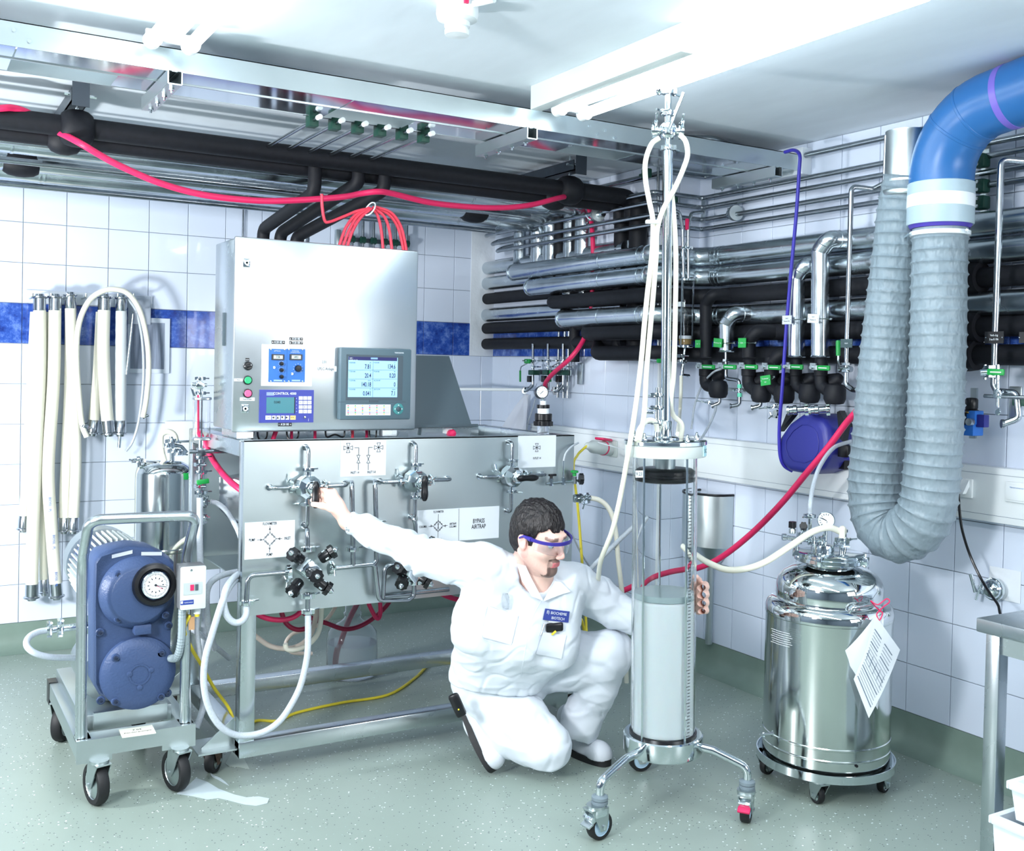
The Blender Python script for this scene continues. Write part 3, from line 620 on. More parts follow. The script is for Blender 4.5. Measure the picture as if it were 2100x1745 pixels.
# gauge and union on top of the panel
gu=PP(1114,885); gu.y=-2.07; gt=thing('pressure_gauge','round pressure gauge on a black union fitting above the panel','gauge',gu)
G=lambda px,py:H(px,py,y=-2.07)
MB().cyl(G(1114,890),G(1114,872),.025,n=20).build('clear_pipe',GLASST,gt)
n=MB(); c0,c1_=G(1114,873),G(1114,848); n.lathe([(.034,0),(.036,.002),(.036,.020),(.033,.022),(.036,.024),(.036,(c1_-c0).length-.002),(.034,(c1_-c0).length)],c0,(0,0,1),24)
for k in range(10):
    a=2*PI*k/10; n.cyl(c0+V((.035*math.cos(a),.035*math.sin(a),.0)),c0+V((.035*math.cos(a),.035*math.sin(a),.018)),.005,n=6)
n.build('union_nut',BLACK,gt)
MB().cyl(G(1114,848),G(1114,837),.024,n=20).cyl(G(1114,830),G(1114,822),.013,n=14).build('white_sleeve',WHITE,gt); MB().cyl(G(1114,837),G(1114,830),.027,n=20).build('cap_ring',BLACK,gt)
gd=V((-.35,-1,.12)).normalized(); gc=G(1111.5,804)
MB().cyl(G(1114,822),gc-V((0,0,.02)),.006).build('stem',CHROME,gt)
MB().lathe([(.024,-.03),(.0265,-.028),(.0265,.004),(.0245,.006),(.0235,.002)],gc,gd,28).build('gauge_case',BLACK,gt)
MB().lathe([(.0,.003),(.0237,.003),(.0237,.001)],gc,gd,28).build('dial',PAPER,gt)
m=MB(); gx=gd.cross(V((0,0,1))).normalized()*-1; gz=gx.cross(gd)*-1
gx=V((0,0,1)).cross(-gd).normalized()*-1; gz=V((0,0,1))
for k in range(9):
    a=math.radians(225-270*k/8); d=gx*math.cos(a)+gz*math.sin(a); pl(m,[gc+d*.017,gc+d*.021],.0012,n=gd,t=.0036)
pl(m,[gc-(gx*.7+gz*.7)*.018,gc+(gx*.7+gz*.7)*.006],.0018,n=gd,t=.004); m.build('needle_pattern',INK,gt)
# side outlet with clamp and curved hose to the floor
so=thing('side_outlet','chrome clamp outlet on the panel side feeding a cream hose','fitting',PP(1180,1022))
MB().cyl(PP(1176,1022,0),PP(1212,1021,0),.0095).lathe([(.008,0),(.017,0),(.017,.02),(.012,.024)],PP(1178,1022),(1,0,0),8).build('spigot',CHROME,so); MB().wing(PP(1204,1021),(1,0,0),(0,-.3,-1),.017).build('clamp',CHROME,so); MB().wing(PP(1190,1022),(1,0,0),(0,-.3,1),.014).build('clamp',CHROME,so)
# grey document stand
ds=thing('document_stand','dark grey tilted document stand beside the control cabinet','stand',(-1.3,-1.9,1.19))
a,b,c_,d=H(845,728,y=-1.80),H(921,730,y=-1.80),H(968,874,y=-1.93),H(843,876,y=-1.93)
MB().prism([a,b,c_,d],(0,.004,0)).build('back_plate',DGREY,ds); e=c_+V((.012,0,0)); MB().prism([d,e,e+V((0,-.03,.004)),d+V((0,-.03,.004))],(0,0,-.004)).prism([e+V((0,-.03,.004)),d+V((0,-.03,.004)),d+V((0,-.03,.011)),e+V((0,-.03,.011))],(0,.003,0)).build('lip',DGREY,ds)
MB().cyl(d+V((.05,.02,.0)),V((d.x+.05,-1.9,1.187)),.01).build('stem',STEELM,ds)
# ---------------------------------------------------------------- control cabinet
KY=-2.0; kx0,kx1,kz0,kz1=-2.195,-1.48,1.213,1.906
def KP(px,py,off=0.0): return H(px,py,y=KY-.022-off)
cb=thing('control_cabinet','large brushed steel control cabinet with two displays standing on the skid','cabinet',(-1.84,-1.9,1.19))
MB().bb((kx0+.004,KY,kz0+.005),(kx1-.004,-1.75,kz1-.004),.006).build('body',STEEL,cb)
dr=MB().bb((kx0,KY-.022,kz0),(kx1,KY-.002,kz1),.008).build('door',mat('door_steel',srgb(208,214,218),.33,1,noise=.03,nscale=5,rn=.04),cb)
MB().bb((kx0+.03,KY+.02,1.188),(kx0+.09,-1.78,kz0+.006)).build('foot',STEEL,cb); MB().bb((kx1-.12,KY+.02,1.188),(kx1-.06,-1.78,kz0+.006)).build('foot',STEEL,cb)
MB().bb((kx0-.003,-1.9,1.52),(kx0+.006,-1.885,1.64)).build('hinge_slot',DGREY,cb)
for px,py in((505,539),(502,838)):
    q=KP(px,py); l=MB().box(q+FN*.003,(.026,.006,.03),None,.002).build('lock',CHROME,cb); MB().lathe([(.009,.006),(.0085,.009),(.004,.009),(.003,.006)],q,FN,14).build('key_barrel',STEELM,l)
# selector switch and push buttons
q=KP(508,750); s=MB().lathe([(.0165,0),(.0165,.006),(.014,.012),(.012,.014)],q,FN,20).box(q+FN*.018,(.024,.012,.009),(V((.9,0,.45)).normalized(),V((0,1,0)),V((-.45,0,.9)).normalized()),.002).build('selector_switch',BLACK,cb); MB().box(q+FN*.0245+V((.006,0,.003)),(.003,.001,.003)).build('pointer_mark',PAPER,s)
for (px,py,mm,n) in((507,779.5,mat('green_button',srgb(40,168,112),.4),'green_button'),(507,806.5,mat('pink_button',srgb(240,92,140),.4),'pink_button')):
    q=KP(px,py); s=MB().lathe([(.0165,0),(.0165,.008),(.0135,.010)],q,FN,20).build('button_ring',BLACK,cb); MB().lathe([(.0128,.006),(.0128,.012),(.011,.014),(0,.0145)],q,FN,20).build(n,mm,s)
def kplate(name,px0,py0,px1,py1,m,par,th=.0015,off=0.):
    a,b=KP(px0,py0,off),KP(px1,py1,off); return MB().bb((a.x,KY-.022-off-th,b.z),(b.x,KY-.0219-off,a.z)).build(name,m,par)
def ktx(s,px,py,cap,par,m=None,off=.0017,al='CENTER',sx=.75,bold=0): text(s,cap/560/.70,KP(px,py,off),XD_,ZD_,m or INK,par,align=al,sx=sx,bold=bold)
p=kplate('label_plate',480,776,499,782,PAPER,cb); ktx('Wecker',489.5,779,2.4,p)
p=kplate('label_plate',492,815,522,822,PAPER,cb); ktx('Pumpe entriegeln',507,818.5,2.6,p,sx=.7)
p=kplate('label_plate',503,734,511,740,BLACK,cb); MBm=MB(); pl(MBm,[KP(504,737.5,.0016),KP(510,737.5,.0016)],.0012); MBm.build('printed_pattern',PAPER,p)
for (x0,y0,x1,y1,s) in((557,698,584,705.5,'AI 201 003'),(593.5,691.5,621,698.5,'AI 201 002'),(593.5,699.5,621,706.5,'TI 201 004'),(570,866.5,598,874,'AI 201 005')):
    p=kplate('tag_plate',x0,y0,x1,y1,BLACK,cb,.002); ktx(s,(x0+x1)/2,(y0+y1)/2,4.3,p,PAPER,.0022,sx=.62,bold=.004)
    d=MB()
    for x in(x0+2.2,x1-2.2): d.lathe([(.0014,0),(.0014,.0005),(0,.0005)],KP(x,(y0+y1)/2,.002),FN,8)
    d.build('screw',CHROME,p,kind='stuff')
# ph and conductivity monitors on a white plate
mp_=kplate('monitor_plate',537,706,638,792,mat('white_plate',srgb(240,245,250),.5),cb,.006)
BLU=mat('monitor_blue',srgb(48,108,186),.45); LCD=mat('lcd',srgb(196,206,204),.4); GRN=mat('green_screen',srgb(40,116,128),.3)
for (x0,x1,cx) in((551.2,587.5,569),(588.3,624.2,606)):
    b=kplate('monitor',x0,715,x1,783.5,BLU,mp_,.003,.006); sc=MB()
    for x in(x0+4,x1-4):
        for y in(717,782): sc.lathe([(.003,0),(.003,.0012),(0,.002)],KP(x,y,.009),FN,8)
    sc.build('screw',CHROME,mp_,kind='stuff')
    kplate('display_bezel',cx-12,726,cx+13,738.5,BLACK,mp_,.004,.009); kplate('lcd_display',cx-8.5,728.5,cx+10,736,LCD,mp_,.0045,.009)
    ktx('7.78' if cx<600 else '149.0',cx+1,732.3,5,mp_,off=.0142,sx=.6)
    ktx('pH Monitor' if cx<600 else 'Conductivity',cx,719.5,2.6,mp_,PAPER,.0095); ktx('' if cx<600 else '& Temperature Monitor',cx,722.8,2.3,mp_,PAPER,.0095,sx=.6)
    kplate('name_strip',cx-8,778.5,cx+9,782,mat('strip',srgb(150,180,215),.5),mp_,.0035,.009)
def kn(px,py,r): 
    q=KP(px,py,.009); MB().lathe([(r,0),(r,.005),(r*.85,.011),(0,.012)],q,FN,16).build('knob',BLACK,mp_)
    for k in range(10):
        a=-2.2+k*.49; 
kn(576.7,745.8,.0072); kn(576.7,758.8,.0072); kn(576.7,772.5,.0072); kn(611,755.5,.0125)
m=MB()
for (px,py,r) in((576.7,745.8,.0072),(576.7,758.8,.0072),(611,755.5,.0125)):
    q=KP(px,py,.009)
    for k in range(9):
        a=math.radians(-135+k*33.7)+PI/2; d=V((math.cos(a),0,math.sin(a))); pl(m,[q+d*r*1.25,q+d*r*1.45],.0011)
m.build('printed_pattern',PAPER,mp_)
for px,py in((562,753.5),(599,766.5)): MB().lathe([(.0042,0),(.004,.002),(.0022,.002),(.002,.008),(0,.009)],KP(px,py,.009),FN,10).build('toggle_switch',CHROME,mp_)
# blue control unit
BL2=mat('control_blue',srgb(52,62,150),.4)
cu=kplate('control_unit',531.8,799,641.5,866,BL2,cb,.006)
kplate('caption_strip',545.5,804,561,811,mat('caption',srgb(140,158,208),.5),cu,.0065); ktx('CONTROL 4000',584,807.2,5,cu,PAPER,.0066,sx=.95,bold=.004)
kplate('green_screen',545.5,814.5,602.5,847,GRN,cu,.0065); ktx('0.040',568.5,825,5.5,cu,INK,.0067)
kplate('screen_frame',602.5,814,603.8,848,INK,cu,.0066)
for r in range(4):
    for c in range(3):
        x=615.5+c*9; y=816.2+r*9.1; kplate('key',x-3.8,y-3.7,x+3.8,y+3.7,PAPER,cu,.0075)
        ktx('123456789-0.'[r*3+c],x,y,3.6,cu,INK,.0077)
for i,(x0,x1,s,mm) in enumerate(((543.5,555,'CLEAR',PAPER),(556.8,564,'',PAPER),(566,573,'',PAPER),(575,582.3,'',PAPER),(584.5,591.5,'',PAPER),(594,605,'ENTER',mat('enter_key',srgb(246,206,130),.5)))):
    kplate('key',x0,852,x1,860.3,mm,cu,.0075)
    if s: ktx(s,(x0+x1)/2,856.2,2.4,cu,INK,.0077,sx=.7)
m=MB()
for x,d in((560.3,(-1,0)),(569.5,(0,1)),(578.7,(0,-1)),(588,(1,0))):
    q=KP(x,856.2,.0077); D=V((d[0],0,d[1])); S=V((-d[1],0,d[0])); m.add([q+D*.0045+FN*.0003,q-D*.004+S*.0045+FN*.0003,q-D*.004-S*.0045+FN*.0003],[(0,1,2)])
m.build('printed_pattern',INK,cu)
MB().lathe([(.005,.006),(.005,.009),(.002,.0095)],KP(623.5,855.5),FN,14).build('key_switch',CHROME,cu)
m=MB()
for k in range(5): m.lathe([(.0011,0),(.0011,.0006),(0,.0007)],KP(608,817+k*6.7,.006),FN,6)
m.build('light_dot',PAPER,cu,kind='stuff'); ktx('i',632.5,861,6,cu,PAPER,.0066,bold=.003)
# plain paper labels
p=kplate('paper_label',654.5,727.5,677,730,PAPER,cb); p=kplate('paper_label',656.5,736.5,674.5,748,PAPER,cb); ktx('2.01',665,742.5,5.4,p)
p=kplate('paper_label',645,750,690,762,PAPER,cb); ktx('LPLC-Anlage',668,756.5,5.6,p,sx=.85)
# chart recorder
RC=mat('recorder_grey',srgb(78,98,108),.4); RC2=mat('recorder_edge',srgb(58,74,84),.4)
a,b=KP(692,712),KP(833.5,859)
rec=MB().bb((a.x,KY-.06,b.z),(b.x,KY-.0215,a.z),.006).build('chart_recorder',RC,cb)
def rplate(name,px0,py0,px1,py1,m,th=.001,o=.038): return kplate(name,px0,py0,px1,py1,m,rec,th,o)
rplate('screen_bezel',710.5,726.5,824.5,821,RC2,.0012); 
SCR=mat('blue_screen',srgb(150,196,232),.4,emis=.35)
sc=rplate('screen',714.5,731,814,814.5,SCR,.002)
def rtx(s,px,py,cap,m=None,al='RIGHT',sx=.68,bold=.004): text(s,cap/545/.70,KP(px,py,.0402),XD_,ZD_,m or INK,rec,align=al,sx=sx,bold=bold)
NAVY=mat('navy_print',srgb(34,34,92),.5)
rplate('screen_header',714.5,731,814,740.5,NAVY,.0023)
vals=[('AI 201.003','pH','7.81'),('FI 201.005','L/h','134.6'),('TI 201.004','°C','20.4'),('PI 201.006','bar','0.20'),('AI 201.002','mS/cm','140.18'),('AQ 201.007','','0'),('AI 201.005','CU','0.041'),('LIN. FLOW','cm/min','7.1')]
m=MB()
for i,(nm_,un,vl) in enumerate(vals):
    c=i%2; r=i//2; x0=715+c*50; y0=741+r*18.3
    rtx(nm_,x0+1.5,y0+2.6,3.0,al='LEFT',bold=0); rtx(un,x0+46,y0+2.6,2.8,bold=0); rtx(vl,x0+46,y0+11.3,9.2,NAVY,sx=.62)
for r in range(1,4): pl(m,[KP(714.5,741+r*18.3-.5,.0402),KP(814,741+r*18.3-.5,.0402)],.0009)
pl(m,[KP(765,740,.0402),KP(764,814.5,.0402)],.0009); m.build('printed_pattern',NAVY,rec)
rtx('DISP 1',717,734.5,2.6,PAPER,'LEFT'); rtx('09:28:06  L R  24h',717,738,2.4,PAPER,'LEFT',bold=0)
kplate('bar_pattern',760,733,774,737,mat('bar',srgb(130,170,220),.4),rec,.0026,.038)
rtx('YOKOGAWA',828,724,3.0,PAPER,sx=.8)
rplate('latch',757.5,818,775,825,RC2,.0025); rplate('seam_groove',694,824,832,825,RC2,.0008)
rplate('channel_card',709.5,829.5,800.5,851.5,PAPER,.0012)
cols=[srgb(220,60,90),srgb(60,170,90),srgb(230,190,60),srgb(90,120,220)]
cm=[mat('card_ink',c,.5) for c in cols]
for c in range(6):
    for r in range(6): 
        x=712.5+c*14.7; y=831.2+r*3.3; rplate('card_pattern',x,y,x+2.6,y+2.2,cm[(r+c)%4],.0014)
for r in range(1,6): rplate('card_pattern',711,829.8+r*3.3,799,830.1+r*3.3,cm[3],.0013)
q=KP(816.5,838.5,.038); MB().lathe([(.0215,0),(.0215,.002),(.019,.003),(.010,.003)],q,FN,24).build('button_ring',mat('teal_ring',srgb(60,128,130),.4),rec); MB().lathe([(.0095,.002),(.0095,.006),(.008,.007),(0,.007)],q,FN,18).build('round_button',RC2,rec)
m=MB()
for k in range(4):
    d=V((math.cos(k*PI/2),0,math.sin(k*PI/2))); s_=V((-d.z,0,d.x)); c=q+d*.0145+FN*.0034; m.add([c+d*.003,c-d*.002+s_*.003,c-d*.002-s_*.003],[(0,1,2)])
m.build('arrow_pattern',PAPER,rec)
# clear tape remains above the recorder
TAPE=mat('clear_tape',srgb(214,224,230),.2,.3)
# short cables and tubes under the cabinet
for i,(px,mm,lab,cat) in enumerate(((566,RED,'short red hose under the cabinet, beside the first black cable','hose'),(598,RED,'thin red tube hanging below the blue control unit','hose'),(646,RED,'thin red tube under the paper labels','hose'),(723,CORAL,'coral tube under the edge of the chart recorder','tube'),(752,RED,'red tube under the middle of the chart recorder','tube'))):
    a=H(px,884,y=-1.92); b_=H(px+(-8 if i==0 else 0),906,y=-1.92)
    solid('short_hose',MB().tube([a+V((.0,0,.03)),a,b_,b_+V((.02,.03,-.08))],.009 if i==0 else .006,8),mm,lab,cat)
for i,(x0,x1,lab) in enumerate(((505,520,'black cable loop under the cabinet corner'),(528,548,'second black cable loop under the cabinet'),(588,612,'black cable loop below the control unit'),(668,706,'wide black cable loop between panel sign and recorder'),(757,772,'black cable loop under the recorder edge'))):
    P=[H(x0,880,y=-1.94)+V((0,0,.03)),H(x0+1,895,y=-1.94),H((x0+x1)/2,903 if i!=3 else 891,y=-1.95),H(x1-1,895,y=-1.94),H(x1,880,y=-1.94)+V((0,0,.03))]
    solid('cable_loop',MB().tube(spl(P,5),.0035,6),BLACK,lab,'cable')
def zat(x,y,py):
    lo,hi=-.2,2.9
    for _ in range(45):
        m=(lo+hi)/2; d=V((x,y,m))-CAM; w=d.dot(CF); yy=CYP-FPX*d.dot(CU)/w
        if yy>py: lo=m
        else: hi=m
    return m
# ---------------------------------------------------------------- pump cart
GSC=mat('gun_screw',srgb(70,80,105),.3,.8); AGP=mat('aged_plate',srgb(190,196,204),.5); PBR=mat('pale_blue_rim',srgb(178,206,226),.4)
GRB=mat('gearbox_blue_paint',srgb(56,74,110),.42,bump=.15,bscale=140,spec=.4)
ct=thing('pump_cart','steel cart on four casters with bent handle carrying a blue geared pump','cart',(-2.52,-1.75,0))
m=MB(); x0,x1,y0,y1=-2.705,-2.325,-2.105,-1.35
m.prism([(x0,y0,.222),(x0,y0,.147),(x0+.11,y0,.147),(x0+.11,y0,.165),(x1-.11,y0,.165),(x1-.11,y0,.147),(x1,y0,.147),(x1,y0,.222)],(0,.010,0)).bb((x0,y0+.010,.216),(x1,y0+.075,.222)).build('front_channel',STEELM,ct)
for x in(x0,x1-.05): MB().bb((x,y0+.012,.16),(x+.05,y1,.222),.003).build('side_channel',STEELM,ct)
MB().bb((x0,y1-.05,.16),(x1,y1,.222),.003).build('rear_channel',STEELM,ct); MB().bb((x0-.002,y1-.06,.14),(x0+.03,y1+.002,.225)).build('end_cap',BLACK,ct)
MB().bb((x0+.03,-1.97,.205),(x1-.05,y1,.26),.004).bb((x0+.07,-1.99,.215),(x1-.07,-1.97,.27)).build('pump_bed',STEELM,ct)
MB().tube(fil([(-2.688,-2.07,.2),(-2.690,-2.07,.80),(-2.690,-2.2,.955),(-2.358,-2.2,.952),(-2.356,-2.07,.80),(-2.355,-2.07,.2)],[.12,.045,.045,.12],7),.0172,16).build('handle',STEEL,ct)
for x in(-2.688,-2.355): MB().prism([(x+.012,-2.075,.222),(x+.012,-2.10,.222),(x+.012,-2.075,.36)],(.005,0,0)).build('gusset',STEEL,ct)
for x,y,a in((-2.64,-2.085,(1,.25,0)),(-2.385,-2.09,(1,.3,0)),(-2.66,-1.42,(.9,-.5,0)),(-2.38,-1.40,(1,.1,0))): caster(ct,(x,y,0),a,.07,.036,top=.165 if y>-1.9 else .15)
np_=H(281,1506,z=.228); pn=MB(); C4=[H(*q,z=.2265) for q in((243.6,1497.7),(312,1488),(320,1504),(250.8,1513.7))]; pn.prism(C4,(0,0,.003)); pl_=pn.build('name_plate',mat('plate_cream',srgb(222,222,208),.5),ct)
xd=(C4[1]-C4[0]).normalized(); yd=(C4[0]-C4[3]).normalized(); cc=(C4[0]+C4[1]+C4[2]+C4[3])/4+V((0,0,.0032))
text('7.02',.016,cc+yd*.012,xd,yd,INK,ct,sx=1.1); text('„Förderpumpe“',.015,cc-yd*.008,xd,yd,INK,ct,sx=1.05)
# geared pump
G2=lambda px,py,y=-2.0:H(px,py,y=y)
def pxpoly(L,y): return [H(a,b,y=y) for a,b in L]
sh=[(194,1150),(205,1135),(235,1125),(270,1119),(310,1123),(345,1140),(356,1152),(358,1240),(352,1278),(350,1300),(349,1405),(338,1425),(305,1440),(275,1446),(235,1440),(203,1424),(193,1405),(193,1300),(192,1240)]
def rim(L,y,dy,grow):
    P=pxpoly(L,y); c=sum(P,V())/len(P); return P,c
P,c=rim(sh,-2.0,.1,0); g=MB(); P2=[c+(p-c)*.965+V((0,-.012,0)) for p in P]; n=len(P)
g.add(P+P2+[p+V((0,.13,0)) for p in P],[list(range(n,2*n))]+[(i,(i+1)%n,n+(i+1)%n,n+i) for i in range(n)]+[(2*n+i,2*n+(i+1)%n,(i+1)%n,i) for i in range(n)]+[list(range(2*n,3*n))[::-1]])
gb=g.build('gear_housing',GRB,ct,ang=50)
yF=-2.011
uc=G2(279,1212); uc.y=yF; lc=G2(281,1376); lc.y=yF
MB().lathe([(.124,0),(.122,.014),(.116,.02),(.094,.058),(.088,.061)],uc,FN,40).build('upper_cover',GRB,ct)
MB().lathe([(.125,0),(.123,.018),(.112,.026),(.100,.03),(.09,.034)],lc,FN,40).build('lower_cover',GRB,ct)
MB().lathe([(.036,.034),(.036,.037),(.03,.037),(.03,.034)],lc,FN,26,ring=True).build('hub_ring',GRB,ct)
for px,py in((264.5,1372.5),(299,1369.5),(281,1401)): MB().lathe([(.009,.032),(.009,.038),(.006,.039)],lc+V(((px-281)/575*1.16,0,-(py-1376)/575)),FN,12).build('hub_boss',GRB,ct)
fb=G2(287,1284); MB().box(V((fb.x,yF-.02,fb.z)),(.055,.05,.034),None,.004).build('drain_boss',GRB,ct)
hc=G2(307,1191); hc.y=yF-.05; gd=V((.0,-1,.10)).normalized()
MB().lathe([(.062,-.03),(.066,0)],hc,gd,30).build('dial_hub',GRB,ct)
MB().lathe([(.058,.0),(.071,.004),(.073,.02),(.068,.034),(.056,.037),(.050,.03)],hc,gd,36,ring=True).build('dial_ring',BLACK,ct)
MB().lathe([(.0455,.03),(.0455,.0375),(.0425,.0395),(.0425,.034)],hc,gd,32,ring=True).build('dial_bezel',CHROME,ct); dc=hc+gd*.0362
MB().lathe([(0,.0),(.0428,.0),(.0428,-.002)],dc,gd,32).build('dial_face',PAPER,ct)
m=MB(); gx=V((1,0,0)); gz=gd.cross(gx)*-1; gz=gx.cross(gd)*-1 if gz.z<0 else gz
for k in range(60):
    a=2*PI*k/60; d=gx*math.cos(a)+gz*math.sin(a); L=.032 if k%5==0 else .0345; pl(m,[dc+d*L,dc+d*.0385],.0013,n=gd,t=.001)
for k in range(12):
    a=2*PI*k/12; d=gx*math.cos(a)+gz*math.sin(a); pl(m,[dc+d*.022,dc+d*.0255],.003,n=gd,t=.001)
pl(m,[dc-gx*.004,dc+gx*.032-gz*.008],.002,n=gd,t=.002); m.lathe([(0,.003),(.004,.003),(.004,0)],dc,gd,12); m.build('dial_pattern',INK,ct)
pm=MB(); pl(pm,[dc,dc+gx*.021-gz*.014],.0014,n=gd,t=.0018); pm.build('red_pointer',RED,ct)
for px,py,y in((238,1173,.045),(238,1263,.04),(333,1255,.04),(203.5,1294,.012),(343,1280,.012),(233,1343,.034),(325.5,1333,.034),(205,1433,.01),(233,1432,.03),(325,1422,.03),(341,1418,.01)):
    q=G2(px,py); q.y=yF; b=MB().lathe([(.0135,0),(.0145,y*.8),(.0125,y)],q,FN,14).build('screw_boss',GRB,ct); MB().lathe([(.0078,y),(.0078,y+.008),(.0045,y+.0085),(.0045,y+.004)],q,FN,14).build('screw',GSC,b)
for (x0_,x1_,s) in((228,270,1),(288,330,1)):
    a=G2(x0_,1140-(x0_>280)*6); b_=G2(x1_,1130+(x0_>280)*4); MB().box(V(((a.x+b_.x)/2,yF-.003,(a.z+b_.z)/2)),((b_-a).length,.002,.012),((b_-a).normalized(),V((0,1,0)),V((0,0,1)))).build('rating_plate',AGP,ct)
mcx=-2.545; MB().lathe([(.10,-1.87),(.118,-1.87),(.118,-1.62),(.10,-1.60)],(mcx,0,.70),(0,1,0),36).build('motor_body',GRB,ct)
fn=MB()
for k in range(44):
    a=2*PI*k/44; d=V((math.cos(a),0,math.sin(a))); fn.box(V((mcx,-1.75,.70))+d*.124,(.02,.2,.005),(d,V((0,1,0)),d.cross(V((0,1,0)))))
fn.build('cooling_fin',LGREY,ct,kind='stuff'); MB().lathe([(.13,-1.60),(.132,-1.6),(.128,-1.48),(.10,-1.47)],(mcx,0,.70),(0,1,0),36).build('fan_cowl',STEELM,ct)
MB().lathe([(.07,-1.87),(.09,-1.87),(.09,-1.6),(.06,-1.58)],(-2.57,0,.36),(0,1,0),28).build('pump_head',STEELM,ct)
# outlet with clamps and looped clear hose
o1=H(150,1284,y=-1.72); o2=H(100,1292,y=-1.72)
MB().cyl(V((-2.57,-1.72,o1.z)),o2,.0125).build('outlet_pipe',CHROME,ct); MB().wing(H(123,1288,y=-1.72),(1,0,0),(0,-.2,1),.024).build('clamp',CHROME,ct); MB().wing(H(101,1291,y=-1.72),(1,0,0),(0,-.2,1),.021).build('clamp',CHROME,ct)
solid('clear_hose',MB().tube(spl([o2,H(78,1296,y=-1.74),H(60,1306,y=-1.77),H(54,1320,y=-1.8),H(62,1333,y=-1.82),H(82,1343,y=-1.82),H(110,1348,y=-1.8),H(160,1349,y=-1.72),V((-2.58,-1.66,.36))],6),.011,12),CLEARH,'short clear hose looping out beside the pump cart','hose')
# starter box
sb=thing('starter_box','light grey motor starter box with red switch fixed to the cart handle post','switch box',(-2.353,-2.09,.62))
a,b_=V((-2.395,-2.165,.632)),V((-2.312,-2.165,.772))
MB().bb((a.x,-2.15,.628),(b_.x,-2.088,.776),.004).build('back_box',BLACK if 0 else mat('box_side',srgb(96,100,104),.5),sb)
MB().bb((a.x,-2.166,.630),(b_.x,-2.148,.774),.005).build('front_cover',LGREY,sb); fy=-2.1665
BX=lambda px,py:H(px,py,y=fy)
def bplate(n_,x0_,y0_,x1_,y1_,m_,t=.001): a,b=BX(x0_,y0_),BX(x1_,y1_); return MB().bb((a.x,fy-t,b.z),(b.x,fy+.001,a.z)).build(n_,m_,sb)
bplate('window',376,1196,414,1217,mat('smoky_window',srgb(176,186,186),.2),.002); bplate('red_rocker',390,1199,397,1210,RED,.005); bplate('grey_rocker',400,1198,406,1210,DGREY,.004)
bplate('badge',370,1232,397,1238.5,mat('badge_blue',srgb(36,58,140),.5)); bplate('badge_mark',370.7,1233,375,1237.8,PAPER,.0014); text('TELEMECANIQUE',.0052,BX(386.2,1235.3)+FN*.001,XD_,ZD_,PAPER,sb,sx=.7)
MB().lathe([(.004,0),(.004,.0015),(0,.002)],BX(392.5,1169.5),FN,10).build('screw',CHROME,sb); MB().lathe([(.0035,0),(.0035,.0006)],BX(395,1182),FN,10).build('screw_cap',WHITE,sb)
MB().cyl((-2.33,-2.12,.628),(-2.33,-2.12,.605),.012).build('cable_gland',WHITE,sb); MB().cyl((-2.33,-2.12,.607),(-2.33,-2.12,.595),.008).build('gland_plug',YELLOW,sb); tg=H(393,1278,y=-2.11); MB().box(tg,(.02,.002,.045),(V((1,0,0)),V((0,1,0)),V((0,0,1)))).build('paper_tag',mat('tan_tag',srgb(190,150,110),.7),sb)
q=[V((-2.378,-2.12,.63)),H(374,1255,y=-2.12),H(372,1310,y=-2.11),H(364,1345,y=-2.09),H(350,1350,y=-2.04),V((-2.43,-1.9,.42))]
P=spl(q,14); rr=[.0125+.0012*(i%2) for i in range(len(P))]; solid('grey_conduit',MB().ring(P,rr,10),mat('conduit_grey',srgb(140,154,160),.5),'grey corrugated conduit looping from the starter box to the pump motor','conduit',ang=20)
# ---------------------------------------------------------------- chromatography column on its trolley
cB=V((-1.0,-2.98,.25)); cdir=V((-.0137,.008,1))
def CA(py): z=zat(-1.0,-2.98,py); return cB+cdir*(z-.25)
def cz(z): return cB+cdir*(z-.25)
co=thing('glass_column','tall glass chromatography column half filled with white gel on a three-wheeled steel stand','column',(-1.0,-2.98,0))
UP=cdir.normalized()
zB=CA(1503).z; zT=CA(935).z
MB().lathe([(.100,-.058),(.128,-.058),(.132,-.05),(.132,0),(.128,.004),(.112,.004),(.110,-.006),(.10,-.008)],cz(zB),UP,48,ring=True).build('base_ring',CHROME,co)
MB().lathe([(.112,.002),(.112,.010),(.104,.012),(.104,.0)],cz(zB),UP,48,ring=True).build('seal_ring',BLACK,co)
L=zT-zB
MB().lathe([(.106,0),(.106,L),(.1005,L),(.1005,0),(.106,0)],cz(zB),UP,56).build('glass_tube',mat('column_glass',(.975,.99,.99,1),.0,trans=1,ior=1.25),co)
zg=CA(1226).z
MB().lathe([(.1002,.002),(.1002,zg-zB-.012),(.0995,zg-zB-.004),(.096,zg-zB),(0,zg-zB-.002)],cz(zB),UP,48).build('gel_bed',mat('white_gel',srgb(226,236,240),.5,sss=.1),co)
MB().lathe([(.1003,-.010),(.1003,.010),(.0,.010)],cz(zg+.012),UP,48).build('liquid_layer',mat('murky_liquid',srgb(196,218,222),.2,trans=.35),co)
zp=CA(985).z
MB().lathe([(.085,-.004),(.0985,0),(.1,.004),(.1,.012),(.094,.014),(.094,.022),(.1,.024),(.1,.034),(.09,.04),(0,.04)],cz(zp),UP,48).build('piston',BLACK,co)
MB().lathe([(.132,0),(.134,.003),(.134,CA(911).z-zT-.002),(.13,CA(911).z-zT)],cz(zT),UP,52).build('top_flange',LGREY,co)
MB().lathe([(.134,0),(.137,.002),(.137,.013),(.134,.015),(0,.015)],cz(CA(911).z),UP,52).build('top_plate',CHROME,co)
z2=CA(911).z+.015
MB().cyl(cz(zp+.03),cz(2.19),.0165,n=20).build('piston_rod',CHROME,co); MB().lathe([(.045,0),(.045,.008),(.022,.012),(.021,.06),(.018,.064)],cz(z2),UP,24).build('rod_collar',CHROME,co)
